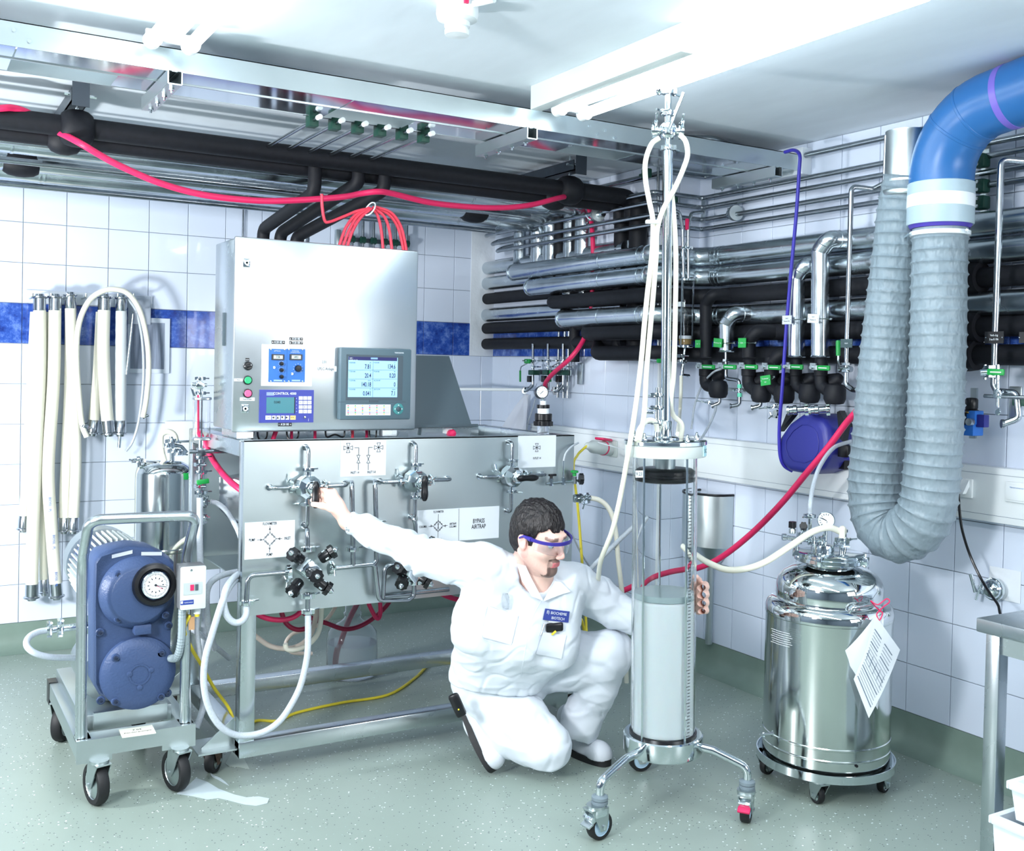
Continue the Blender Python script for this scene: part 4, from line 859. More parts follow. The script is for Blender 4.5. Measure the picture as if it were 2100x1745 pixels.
MB().cyl(cz(zT-.0),cz(zp+.035),.034,n=24).build('piston_hub',STEELM,co)
CRr=V((CR.x,CR.y,0)).normalized(); CFr=V((CF.x,CF.y,0)).normalized()
for k,(a,nm_) in enumerate(((math.radians(225),0),(math.radians(300),0),(math.radians(15),0),(math.radians(90),0),(math.radians(150),0))):
    d=CRr*math.cos(a)+CFr*math.sin(a); MB().cyl(cz(zB-.005)+d*.113,cz(z2)+d*.113,.0038,n=8).lathe([(.0085,0),(.0085,.012),(.005,.016),(.004,.024),(0,.026)],cz(z2)+d*.113,UP,8).build('tie_rod',CHROME,co)
# scale strip on the glass
st=MB(); sd=math.radians(-49); d=CRr*math.cos(sd)+CFr*math.sin(sd); t_=d.cross(UP).normalized()
m=MB(); 
for k in range(76):
    z=zB+.02+k*.0108
    if z>zp+.06: break
    w=.018 if k%5==0 else .011
    q=cz(z)+d*.1068; pl(m,[q-t_*.006,q-t_*.006+t_*w],.0022,n=d)
m.build('scale_pattern',INK,co,kind='stuff')
q=H(1311,972,y=-3.08); tg=MB().box(q,(.026,.002,.022),((CRr+CFr*.35).normalized(),CFr,UP)).build('number_tag',PAPER,co); text('9.23',.016,q-CFr*.0035-CRr*.001,(CRr+CFr*.35).normalized(),UP,INK,co,sx=.8)
q=cz(CA(920).z)+CRr*.118-CFr*.068; MB().box(q,(.026,.004,.034),((CRr*.5+CFr*.86).normalized(),(CFr*.5-CRr*.86).normalized(),UP)).build('sticker',mat('pale_blue_sticker',srgb(176,222,232),.5),co); text('SC',.018,q+(CRr*.86-CFr*.5)*.0035,(CRr*.5+CFr*.86).normalized(),UP,INK,co)
# legs with casters
for (px,py,cl) in((1228,1720,'silver'),(1530,1685,'red'),(1313,1580,'plain')):
    w=H(px,py,z=0); d=V((w.x-cB.x,w.y-cB.y,0)).normalized(); rad=(V((w.x,w.y,0))-V((cB.x,cB.y,0))).length
    piv=V((w.x,w.y,0))-d*0
    MB().tube(fil([cz(zB-.03)+d*.12,V((cB.x,cB.y,zB-.035))+d*(rad*.6),V((piv.x,piv.y,zB-.075)),V((piv.x,piv.y,.125))],.07,7),.0135,14).build('leg',CHROME,co)
    side=d.cross(V((0,0,1)))
    MB().lathe([(.023,.108),(.026,.112),(.026,.12),(.022,.122),(.026,.125),(.026,.134),(.02,.138)],piv,(0,0,1),20).build('swivel_cap',DGREY if 0 else mat('cap_grey',srgb(110,124,132),.5),co)
    ax=(CRr*.35+CFr*.94) if cl=='plain' and 0 else ((CRr*.93-CFr*.37) if cl=='red' else (CRr*.62-CFr*.78))
    fk=caster(co,(piv.x,piv.y,0),ax if cl!='plain' else (CRr*.3-CFr*.95),.045,.03,rim=PBR,top=.108)
    if cl!='plain':
        f=V(ax).normalized().cross(V((0,0,1))); f=f if f.dot(CFr)<0 else -f
        MB().box(piv+V((0,0,.092))+f*.012,(.05,.05,.03),(f,V(ax).normalized(),V((0,0,1))),.006).box(piv+V((0,0,.078))+f*.035,(.035,.04,.022),((f-V((0,0,.6))).normalized(),V(ax).normalized(),(f*.6+V((0,0,1))).normalized()),.003).build('brake_housing',CHROME,co)
        MB().box(piv+V((0,0,.058))+f*.052,(.022,.04,.008),((f-V((0,0,.5))).normalized(),V(ax).normalized(),(f*.5+V((0,0,1))).normalized()),.002).build('brake_pedal',RED if cl=='red' else STEEL,co)
# valve cross on the top of the rod
zc=2.185; q=cz(zc); vt=thing('top_valve','chrome cross valve with clamps on top of the column rod','valve',q)
MB().cyl(q,cz(zc+.17),.011,n=12).lathe([(.02,.0),(.028,.01),(.028,.04),(.02,.05)],cz(zc+.045),UP,14).build('valve_body',CHROME,vt)
MB().cyl(cz(zc+.07)-CRr*.055,cz(zc+.07)+CRr*.05,.012,n=12).build('cross_arm',CHROME,vt)
MB().cyl(cz(zc+.06)-CRr*.005-CFr*.03,cz(zc+.19)+CRr*.045-CFr*.03,.006,n=8).build('lever',CHROME,vt)
for p,a,o in((cz(zc+.015),UP,CRr),(cz(zc+.13),UP,CRr*-1),(cz(zc+.07)-CRr*.045,CRr,UP),(cz(zc+.07)+CRr*.042,CRr,UP),(cz(zc+.2),UP+CRr*.0,CRr)): MB().wing(p,a,o,.020).build('clamp',CHROME,vt)
MB().sph(cz(zc+.21)-CRr*.03,(.014,.014,.022)).build('ball_end',CHROME,vt); MB().tube(fil([cz(zc+.16),cz(zc+.235)],.01),.011).build('stub',CHROME,vt)
# the white hoses that hang from it
HP=lambda px,py,o=0.0: (lambda z: None)(0)
def HC(px,py,off=-.06): return H(px,py,d=3.48+off)
solid('white_hose',MB().tube(spl([HC(1352,283),HC(1336,296),HC(1324,330),HC(1324,370),HC(1331,410),HC(1339,455),HC(1337,520),HC(1328,600),HC(1322,660),HC(1315,740),HC(1304,830),HC(1290,920,-.1),HC(1272,1020,-.05),HC(1255,1090,.0),HC(1232,1150,.1),HC(1226,1200,.3)],6),.0085,12),HOSE,'cream hose looping from the column top down past the top flange toward the floor','hose')
solid('white_hose',MB().tube(spl([HC(1394,276),HC(1406,290),HC(1410,318),HC(1400,350),HC(1382,390),HC(1360,430),HC(1348,470),HC(1346,520),HC(1340,600),HC(1333,680),HC(1326,760),HC(1321,850,-.08),HC(1310,905,-.14)],6),.0085,12),HOSE,'cream hose crossing in front of the rod from the column top valve','hose')
solid('white_hose',MB().tube(spl([HC(1371,350,-.04),HC(1380,420,-.03),HC(1386,520,-.03),HC(1385,640,-.03),HC(1382,760,-.03),HC(1376,820,-.02),HC(1380,850,.02),HC(1398,870,.04),HC(1396,900,.06)],6),.0085,12),HOSE,'cream hose running down close beside the column rod','hose')
q=HC(1338,455,-.075); solid('hose_tie',MB().box(q,(.045,.02,.012),(CRr,CFr,UP),.003),WHITE,'white cable tie joining the two cream hoses','tie')
vs=thing('column_valve','small chrome valve stack with green lever on the column top plate','valve',HC(1340,895,-.02))
e=-.02
MB().cyl(HC(1347,910,e),HC(1349,795,e),.008).build('stem',CHROME,vs)
for py in(810,836,866): MB().wing(HC(1348,py,e),UP,CRr*-1,.017).build('clamp',CHROME,vs)
MB().box(HC(1330,846,e),(.035,.008,.01),(CRr,CFr,UP),.002).build('lever',CHROME,vs); MB().box(HC(1319,852,e),(.01,.01,.025),((CRr*1+UP*.2).normalized(),CFr,UP),.003).build('lever_grip',GREEN,vs)
solid('white_hose',MB().tube(spl([HC(1306,905,-.1),HC(1312,880,-.1),HC(1328,862,-.07),HC(1344,866,-.04),HC(1348,884,-.02)],6),.0085,12),HOSE,'short cream hose arching over the column top plate','hose')
# ---------------------------------------------------------------- steel pressure tank on a dolly
TC=V((-.336,-3.078,0)); tcam=(V((CAM.x,CAM.y,0))-TC).normalized(); tr_=V((CR.x,CR.y,0)).normalized()
tk=thing('pressure_tank','polished steel pressure tank with paper tag standing on a round dolly','tank',(TC.x,TC.y,.08))
POL=mat('mirror_steel',srgb(212,218,216),.13,1,rn=.03,nscale=4,bump=.02,bscale=5); POL2=mat('mirror_dome',srgb(222,226,226),.05,1)
MB().lathe([(.205,.092),(.22,.094),(.22,.148),(.2215,.150),(.2215,.153),(.2195,.156),(.2195,.186),(.2215,.188),(.2215,.193),(.2195,.196),(.2195,.606),(.222,.609),(.222,.615)],TC,(0,0,1),72).build('shell',POL,tk,ang=25)
MB().lathe([(.222,.615),(.2215,.632),(.214,.65),(.2,.662),(.184,.664)],TC,(0,0,1),64).build('shoulder',POL2,tk,ang=60)
MB().lathe([(.184,.662),(.186,.675),(.185,.712),(.178,.735),(.16,.757),(.13,.774),(.095,.783),(.086,.785),(.086,.797)],TC,(0,0,1),64).build('dome',POL2,tk,ang=60)
MB().lathe([(.086,.796),(.122,.797),(.125,.80),(.125,.812),(.118,.815),(.118,.824),(.122,.827),(.110,.830),(0,.830)],TC,(0,0,1),48).build('neck_flange',CHROME,tk)
for a in(.4,1.9,3.6,5.0):
    d=V((math.cos(a),math.sin(a),0)); q=TC+d*.128+V((0,0,.812)); MB().box(q,(.026,.02,.034),(d,d.cross(V((0,0,1))),V((0,0,1))),.003).cyl(q-V((0,0,.02)),q+V((0,0,.028)),.006,n=8).build('flange_clamp',CHROME,tk)
TP=lambda px,py,o=0.0: H(px,py,d=(TC-CAM).dot(CF)+o)
zz=.83
lid=TC+V((0,0,.83)); p0=lid-tr_*.028+tcam*.02
MB().lathe([(.040,0),(.040,.020),(.038,.028),(.02,.03)],p0,(0,0,1),20).build('cap',CHROME,tk)
# gauge
gq=TP(1694,1067); MB().cyl(TP(1692,1128),gq-V((0,0,.03)),.006).build('gauge_stem',CHROME,tk)
gn=(tcam+V((0,0,.15))).normalized(); MB().lathe([(.028,-.022),(.031,-.02),(.031,.003),(.0285,.005),(.0275,.001)],gq,gn,28).build('gauge_case',CHROME,tk); MB().lathe([(0,.003),(.0278,.003),(.0278,.0)],gq,gn,28).build('gauge_dial',PAPER,tk)
m=MB(); gx=tr_
for k in range(13):
    a=math.radians(225-270*k/12); d=gx*math.cos(a)+V((0,0,1))*math.sin(a); pl(m,[gq+d*.019,gq+d*.0235],.002,n=gn,t=.0036)
pl(m,[gq+gx*.006-V((0,0,.003)),gq-gx*.016+V((0,0,.008))],.0028,n=gn,t=.004); m.box(gq+gx*.006+gn*.0036-V((0,0,.007)),(.008,.001,.008)); m.build('dial_pattern',INK,tk)
# inlet manifold on its outer side
mf=thing('tank_manifold','chrome valve manifold with black knobs over the tank lid','valve',TP(1665,1140))
MB().tube(fil([TP(1606,1101),TP(1640,1106),TP(1672,1108),TP(1686,1106)],.01),.008).cyl(TP(1668,1140),TP(1668,1100),.009).lathe([(.005,0),(.012,.0),(.012,.014),(.007,.018)],TP(1604,1101),tr_*1,10).build('manifold_pipe',CHROME,mf)
for px,py in((1640,1104),(1660,1106),(1682,1112),(1672,1128)): MB().wing(TP(px,py),tr_,V((0,0,1)),.016).build('clamp',CHROME,mf)
for px,py,pz in((1625,1082,1098),(1648,1081,1096)):
    q=TP(px,py,-.02); a=V((0,0,1)) if px<1640 else (tcam*.8+V((0,0,.4))).normalized()
    k=MB(); u,w=ortho(a)
    P=[q+(u*math.cos(t)+w*math.sin(t))*(.0125*(1+.12*math.cos(6*t))) for t in [2*PI*i/36 for i in range(36)]]; k.prism(P,a*.022); k.build('knob',BLACK,mf); MB().lathe([(.012,-.02),(.012,-.006),(.008,0)],q,a,12).build('bonnet',STEELM,mf)
MB().cyl(TP(1661,1100),TP(1661,1050),.0065).build('riser',CHROME,mf); MB().wing(TP(1661,1058),(0,0,1),tr_*-1,.016).build('clamp',CHROME,mf)
w_=TP(1634,1128,-.02); MB().prism([w_+tr_*.006,w_+tr_*.016-V((0,0,.018)),w_-tr_*.016-V((0,0,.018)),w_-tr_*.006],tcam*.006).cyl(w_,TP(1634,1106,-.02),.005).build('wing_nut',CHROME,mf)
ol=TP(1737,1135); MB().cyl(TC+V((0,0,.828))+tr_*.04,TC+V((0,0,.828))+tr_*.04+V((0,0,.06)),.009).build('outlet_neck',CHROME,tk)
on=TC+V((0,0,.828))+tr_*.04
for z_,o in((.03,tr_*-1),(.045,tr_)): MB().wing(on+V((0,0,z_)),(0,0,1),o+tcam*.4,.020).build('clamp',CHROME,tk)
MB().cyl(TP(1732,1140,.05),TP(1732,1088,.05),.007).lathe([(.007,0),(.012,.002),(.012,.012)],TP(1732,1092,.05),(0,0,1),12).build('vent_tube',CHROME,tk)
# carrying handle, side cock, rivets, plate
hq=TC+tcam*.2+V((0,0,.64)); A_=TP(1738,1268,-.2); B_=TP(1803,1248,-.17)
MB().tube(fil([TP(1735,1270,-.205),TP(1748,1246,-.22),TP(1790,1240,-.2),TP(1808,1246,-.17),TP(1802,1262,-.165)],.02,5),.0062,10).build('carry_handle',CHROME,tk)
sc_=TP(1563,1506,-.05); MB().cyl(sc_,TP(1590,1504,-.08),.0055).lathe([(.005,0),(.010,0),(.010,.008),(.006,.012)],sc_,tr_,12).build('drain_cock',CHROME,tk)
for px,py in((1757,1571),(1757,1596)): MB().lathe([(.005,-.001),(.005,.0015),(0,.0015)],H(px,py,d=(TC-CAM).dot(CF)-.222),-CF,10).build('hole_plug',BLACK,tk)
pr_=MB()
for k in range(7):
    for j in range(3):
        a=-.95+j*.1; d=(-CF); ang=math.radians(-58+j*9+ (k%3)*1.5); d=(tcam*math.cos(ang)+tr_*math.sin(ang)); t_=d.cross(V((0,0,1)))*-1
        q=TC+d*.2222+V((0,0,.575-.0075*k)); pl(pr_,[q-t_*.012,q+t_*.012],.0016,n=d)
pr_.build('etched_pattern',mat('etch',srgb(236,242,244),.6),tk)
# dolly
dl=thing('tank_dolly','round steel dolly ring on small casters under the pressure tank','dolly',(TC.x,TC.y,0))
MB().lathe([(.215,.084),(.240,.084),(.240,.112),(.236,.112),(.236,.088),(.215,.088)],TC,(0,0,1),64,ring=True).build('ring',CHROME,dl)
MB().bb((TC.x-.2,TC.y-.02,.080),(TC.x+.2,TC.y+.02,.086)).bb((TC.x-.02,TC.y-.2,.080),(TC.x+.02,TC.y+.2,.086)).build('cross_bar',STEELM,dl)
for px,py,a in((1674,1650,CRr*.9+CFr*.3),(1562,1585,CRr*.6-CFr*.8),(1800,1622,CRr*.7-CFr*.7)):
    w=H(px,py,z=0); w=TC+(w-TC).normalized()*.2; w.z=0; caster(dl,w,a,.032,.022,top=.084,rim=CHROME)
w=TC+V((.14,.14,0)); caster(dl,w,(1,0,0),.032,.022,top=.084,rim=CHROME)
# paper forms tied on with red string
pf=thing('paper_form','white printed paper forms tied to the tank handle with red string','paper',TP(1800,1260,-.24))
def form(C4,off,name):
    P=[TP(*q[:2],q[2]) for q in C4]; m=MB(); N=8
    g=[]
    for i in range(N+1):
        for j in range(N+1):
            u,v=i/N,j/N; p=(P[0]*(1-u)+P[1]*u)*(1-v)+(P[3]*(1-u)+P[2]*u)*v; p=p-CF*(.012*math.sin(v*PI))-CF*off; g.append(p)
    f=[(i*(N+1)+j,i*(N+1)+j+1,(i+1)*(N+1)+j+1,(i+1)*(N+1)+j) for i in range(N) for j in range(N)]
    k=len(g); m.add(g+[p+CF*.0006 for p in g],f+[tuple(x+k for x in t) for t in f]); return m.build(name,PAPER,pf,ang=80),P
form([(1795,1262,-.24),(1812,1266,-.24),(1800,1455,-.24),(1727,1340,-.225)],0,'back_sheet')
_,P=form([(1795,1262,-.25),(1845,1332,-.24),(1781,1472,-.25),(1750,1392,-.25)],.004,'front_sheet')
m=MB(); fn_=-CF
def fq(u,v): return (P[0]*(1-u)+P[1]*u)*(1-v)+(P[3]*(1-u)+P[2]*u)*v-CF*(.0055+.012*math.sin(v*PI))
for k in range(17):
    v=.16+k*.046
    for a,b in(((.08,.42),(.5,.9)) if k<6 else ((.08,.92),)): pl(m,[fq(a,v),fq((a+b)/2,v),fq(b-random.random()*.08,v)],.0011 if k%4 else .0024,n=fn_)
for k in range(5): pl(m,[fq(.12+.18*k,.45),fq(.12+.18*k,.62)],.0011,n=fn_)
m.build('printed_pattern',mat('form_ink',srgb(90,108,128),.6),pf)
k=TP(1804,1252,-.235); MB().tube(spl([k,TP(1792,1240,-.24),TP(1786,1232,-.25),TP(1800,1240,-.25),TP(1818,1228,-.24),TP(1824,1234,-.24),TP(1812,1244,-.24),k,TP(1798,1260,-.25),TP(1803,1272,-.25),TP(1810,1258,-.24),k],6),.0022,6).build('red_string',RED,pf)
# hoses of the tank
solid('white_hose',MB().tube(spl([on+V((0,0,.05)),on+V((0,0,.085)),TP(1728,1092),TP(1700,1082,-.03),TP(1665,1091,-.05),TP(1620,1120,-.05),TP(1570,1152,-.05),TP(1530,1166,-.03),TP(1490,1168,0),TP(1455,1155,.05),TP(1430,1140,.12),TP(1405,1120,.2)],7),.0115,12),HOSE,'cream hose sagging from the tank outlet to behind the column','hose')
solid('red_hose',MB().tube(spl([H(1760,840,x=-.05),H(1735,868,x=-.05),H(1700,915,x=-.06),H(1650,975,x=-.07),H(1600,1035,x=-.08),H(1540,1095,x=-.1),H(1480,1142,x=-.12),H(1430,1165,x=-.15),H(1380,1172,x=-.2),H(1330,1185,x=-.25),H(1290,1206,x=-.3),H(1255,1220,x=-.35)],6),.013,12),RED,'red hose falling from behind the grey duct past the column to the man','hose')
solid('clear_hose',MB().tube(spl([TP(1661,1052),TP(1662,1030),TP(1668,995,.1),TP(1682,955,.2),TP(1710,918,.3),TP(1745,905,.4)],6),.008,10),CLEARH,'thin clear hose rising from the tank manifold behind the grey duct','hose')
# ---------------------------------------------------------------- steel bench with white crates
bn=thing('steel_bench','stainless steel bench by the wall, only its near leg and corner in view','bench',(0,-4.4,0))
bx,by=-.405,-3.715; BT=.74
MB().bb((bx,-5.4,BT-.042),(XR-.07,by,BT),.003).build('bench_top',STEEL,bn)
for y in(by-.065,-5.35): 
    for x in(bx+.02,XR-.14): MB().bb((x,y,0),(x+.045,y+.045,BT-.042),.002).build('leg',STEEL,bn)
MB().bb((bx+.03,-5.3,BT-.1),(bx+.055,by-.06,BT-.042)).bb((bx+.06,by-.05,BT-.1),(XR-.13,by-.025,BT-.042)).build('apron',STEEL,bn)
MB().bb((bx+.06,-5.3,.012),(XR-.12,by-.1,.03)).build('bottom_shelf',STEELM,bn)
CRW=mat('crate_plastic',srgb(226,236,244),.4)
def crate(x,y,z,w,d,h,lab):
    t=thing('plastic_crate',lab,'crate',(x+w/2,y+d/2,z))
    m=MB(); i=.012; s=.012
    A=[(x+s,y+s),(x+w-s,y+s),(x+w-s,y+d-s),(x+s,y+d-s)]; B=[(x,y),(x+w,y),(x+w,y+d),(x,y+d)]; I=[(x+s,y+s),(x+w-s,y+s),(x+w-s,y+d-s),(x+s,y+d-s)]
    J=[(x+s+i,y+s+i),(x+w-s-i,y+s+i),(x+w-s-i,y+d-s-i),(x+s+i,y+d-s-i)]
    vs=[(p[0],p[1],z) for p in A]+[(p[0],p[1],z+h) for p in B]+[(p[0],p[1],z+h) for p in I]+[(p[0],p[1],z+.006) for p in J]
    f=[(0,1,2,3)]+[(k,(k+1)%4,4+(k+1)%4,4+k) for k in range(4)]+[(4+k,4+(k+1)%4,8+(k+1)%4,8+k) for k in range(4)]+[(8+k,8+(k+1)%4,12+(k+1)%4,12+k) for k in range(4)]+[(12,13,14,15)]
    m.add(vs,f); m.build('tub',CRW,t)
    r=MB(); o=.008
    r.bb((x-o,y-o,z+h-.022),(x+w+o,y,z+h),.003).bb((x-o,y+d,z+h-.022),(x+w+o,y+d+o,z+h),.003).bb((x-o,y,z+h-.022),(x,y+d,z+h),.003).bb((x+w,y,z+h-.022),(x+w+o,y+d,z+h),.003); r.build('rim',CRW,t); return t
q=H(2056,1680,y=-3.95); c1=crate(q.x,-4.42,.031,.34,.5,max(.1,q.z-.031),'lower white plastic crate of the stack under the steel bench')
q2=H(2079,1605,y=-3.97); crate(q2.x,-4.38,q.z+.002,.27,.42,max(.08,q2.z-q.z),'upper white plastic crate of the stack under the steel bench')
# ---------------------------------------------------------------- blue extract duct and grey flexible hose
DX=-.15
def DP(px,py): return H(px,py,x=DX)
FAB=mat('grey_duct_fabric',srgb(128,143,152),.42,bump=1.0,bscale=34,stretch=(1,1,.55),noise=.06,nscale=30)
BLUEPIPE=mat('blue_pipe',srgb(40,98,158),.34,noise=.04,nscale=6)
TAPEM=mat('duct_tape',srgb(164,184,194),.4,bump=.25,bscale=25); CLEART=mat('shiny_tape',srgb(228,236,240),.2)
fx=thing('flexible_duct','grey ribbed flexible duct hose hanging in a deep U by the wall','duct',DP(1850,1140))
L=[DP(1858,362),DP(1846,430),DP(1838,520),DP(1826,640),DP(1815,760),DP(1804,880),DP(1795,980),DP(1797,1040),DP(1812,1080),DP(1843,1098),DP(1880,1080),DP(1900,1045),DP(1908,1000),DP(1916,900),DP(1920,800),DP(1924,680),DP(1926,560),DP(1928,470)]
P=spl(L,28); n=len(P)
S=[0]
for i in range(1,n): S.append(S[-1]+(P[i]-P[i-1]).length)
T=S[-1]; N=int(T/.0058); Q=[];rr=[]; j=0; pitch=.0405
lead=S[18*0+int(n*.33)]
for k in range(N+1):
    s=T*k/N
    while j<n-2 and S[j+1]<s: j+=1
    t=(s-S[j])/max(1e-9,S[j+1]-S[j]); Q.append(P[j].lerp(P[j+1],t))
    u=s/T; base=.076+.020*min(1,u/.28); base=base if u<.6 else .096-.004*(u-.6)/.4
    f=(s/pitch)%1; rr.append(base*(1-.035*math.sin(PI*f)**.8)+(.0035 if f<.07 or f>.93 else 0))
MB().ring(Q,rr,44).build('duct_hose',FAB,fx,ang=75)
c=DP(1862,268); d=DP(1858,368); tb=MB(); tb.lathe([(.0745,0),(.0745,.008),(.0725,.01),(.0735,.17),(.0755,.175),(.0755,.18),(.069,.18),(.069,0)],d+V((0,0,-.012)),(c-d),44)
fc=thing('duct_collar','open galvanised steel duct collar at the top of the grey duct hose','duct',d); tb.build('collar',STEELM,fc)
MB().lathe([(.079,-.03),(.0805,-.028),(.0805,-.012),(.079,-.01)],d+V((0,0,-.03)),(c-d),40).build('hose_clip',STEELM,fx)
MB().tube([c+V((0,.06,-.0)),V((XR-.02,c.y+.10,c.z))],.004,6).build('support_rod',STEELM,fc); MB().tube([c+V((-.02,.078,-.005)),c+V((-.0,.10,-.3))],.006,8).build('side_rod',PIPE,fc)
el=thing('blue_duct','bright blue plastic duct elbow taped to the grey flexible duct','duct',DP(1930,380))
e0=DP(1930,385); cx_=DP(2070,262)
path=[e0+V((0,0,-.0)),e0+V((0,0,.03))]
R_=.20
for k in range(1,13):
    a=PI/2*k/12; path.append(e0+V((.0,-R_*(1-math.cos(a)),.03+R_*math.sin(a)+.02*(k/12))))
path.append(path[-1]+V((0,-.9,.12)))
MB().ring(path,.105,48).build('elbow',BLUEPIPE,el,ang=70)
k=9
for i_,off in((7,0),(10,0)):
    q=path[i_]; dd=(path[i_+1]-path[i_-1]).normalized(); MB().lathe([(.1045,-.006),(.1065,-.004),(.1065,.004),(.1045,.006)],q,dd,48).build('weld_seam',BLUEPIPE,el)
q=path[13]+ (path[14]-path[13])*.06; MB().lathe([(.1052,-.012),(.1062,-.011),(.1062,.011),(.1052,.012)],q,path[14]-path[13],48).build('purple_band',mat('purple_band',srgb(112,96,186),.4),el)
z0=DP(1930,462).z; zt_=DP(1930,378).z
MB().lathe([(.107,0),(.1085,.004),(.1085,zt_-z0),(.106,zt_-z0+.002)],V((DX,e0.y,z0)),(0,0,1),48).build('tape_cuff',TAPEM,el); zm=DP(1930,415).z
MB().lathe([(.1085,-.022),(.1097,-.021),(.1097,.021),(.1085,.022)],V((DX,e0.y,zm)),(0.02,0.0,1),48).build('tape_band',CLEART,el)
MB().lathe([(.096,-.012),(.103,0)],V((DX,e0.y,z0)),(0,0,1),44).build('purple_lip',mat('purple_lip',srgb(74,62,160),.4),el)
q=DP(1928,480); MB().lathe([(.0955,-.008),(.098,-.007),(.098,.007),(.0955,.008)],q,(0,.0,1),44).build('hose_clip',CLEART,fx); MB().tube(fil([q+V((-.03,.115,-.004)),q+V((-.06,.10,-.005)),q+V((-.09,.05,0))],.01),.004,8).cyl(q+V((0,-.10,0)),q+V((-.02,-.118,0)),.005).build('clip_screw',CHROME,fx)
# ---------------------------------------------------------------- hose reel
RX=.10
rp=lambda px,py,x=RX-.07:H(px,py,x=x)
rl=thing('hose_reel','blue wall-mounted hose reel case between the valves and the grey duct','hose reel',V((RX,-2.56,1.05)))
sh=[(1600,900),(1622,868),(1650,848),(1672,848),(1690,858),(1702,876),(1707,905),(1704,938),(1690,962),(1660,973),(1620,966),(1606,950),(1598,925)]
A=[rp(*q) for q in sh]; c=sum(A,V())/len(A); m=MB(); n=len(A)
B=[c+(p-c)*.86+V((-.02,0,0)) for p in A]; D=[p+V((.15,0,0)) for p in A]
m.add(B+A+D,[list(range(n))]+[(i,(i+1)%n,n+(i+1)%n,n+i) for i in range(n)]+[(n+i,n+(i+1)%n,2*n+(i+1)%n,2*n+i) for i in range(n)]); o=m.build('reel_case',BLUEP,rl,ang=60)
bv=o.modifiers.new('b','BEVEL'); bv.width=.012; bv.segments=3; bv.limit_method='ANGLE'; bv.angle_limit=.4
m=MB(); P=[c+(p-c)*.62+V((-.0215,0,0)) for p in A]; m.ring(P+[P[0]],.0016,6); m.build('case_line',BLUEP,rl)
MB().prism([rp(1598,885,.05),rp(1612,850,.05),rp(1622,838,.05),rp(1626,850,.05)],(.03,0,0)).build('bracket',BLACK,rl); MB().prism([rp(1716,845,.05),rp(1722,842,.05),rp(1734,870,.05),rp(1728,905,.05),rp(1722,900,.05)],(.03,0,0)).build('bracket',BLACK,rl)
MB().bb((RX+.02,c.y-.12,c.z-.1),(XR-.004,c.y+.12,c.z+.1)).build('wall_plate',BLACK,rl)
mv=rp(1718,925); MB().box(mv+V((.05,-.005,0)),(.06,.05,.05),None,.004).build('hose_outlet',BLACK,rl)
MB().tube([rp(1722,938)+V((.03,0,0)),rp(1738,944)+V((.03,0,0))],.007,8).build('hose_end',BLUEP,rl)
solid('blue_hose',MB().tube(spl([H(1610,312,x=.02),H(1628,308,x=.0),H(1640,318,x=-.02),H(1639,350,x=-.02),H(1633,440,x=-.02),H(1622,560,x=-.02),H(1612,680,x=-.02),H(1604,800,x=-.02),H(1599,860,x=-.01),H(1598,900,x=0),H(1600,935,x=.01),H(1608,955,x=.03),H(1625,966,x=.06)],6),.0075,10),mat('blue_hose',srgb(58,52,168),.35),'thin blue hose hanging from the cable tray down to the blue reel','hose')
# ---------------------------------------------------------------- valve drops along the pipes
VX=.035
vp=lambda px,py,x=VX:H(px,py,x=x)
def lever(m_par,px,py,L=24,vert=False):
    q=vp(px,py,VX-.052)
    if vert:
        a=vp(px,py-L*1.0,VX-.05); b=vp(px,py+L*.75,VX-.05); MB().ring([a,a.lerp(b,.1),b],[.007,.0095,.0085],8).build('lever_grip',GREEN,m_par); MB().tube(fil([b,b-V((0,0,.02)),b+V((.03,.02,-.045))],.01),.004,8).build('lever_stem',STEELM,m_par); return
    a=vp(px-2,py,VX-.052); b=vp(px+L,py+1,VX-.052); ax=(b-a).normalized(); ln=(b-a).length
    MB().box((a+b)/2,(ln,.010,.021),(ax,V((1,0,0)),V((0,0,1))),.0045).build('lever_grip',GREEN,m_par); g=m_par.children[-1] if 0 else None
    k=a-ax*.014; MB().box(k,(.032,.006,.02),(ax,V((1,0,0)),V((0,0,1))),.001).box(k-ax*.012+V((.004,0,.012)),(.03,.006,.012),(ax,V((1,0,0)),V((0,0,1)))).cyl(k-ax*.012+V((.01,0,0)),k-ax*.012-V((.012,0,0)),.008,n=6).build('lever_stem',STEELM,m_par)
    text('ϟ',.001,k,(0,-1,0),(0,0,1),PAPER,m_par) if 0 else None
    m=MB(); pl(m,[a+ax*.012-V((.0052,0,0)),a+ax*(ln*.8)-V((.0052,0,0))],.0035,n=V((-1,0,0)),t=.0004); m.build('grip_print',PAPER,m_par)
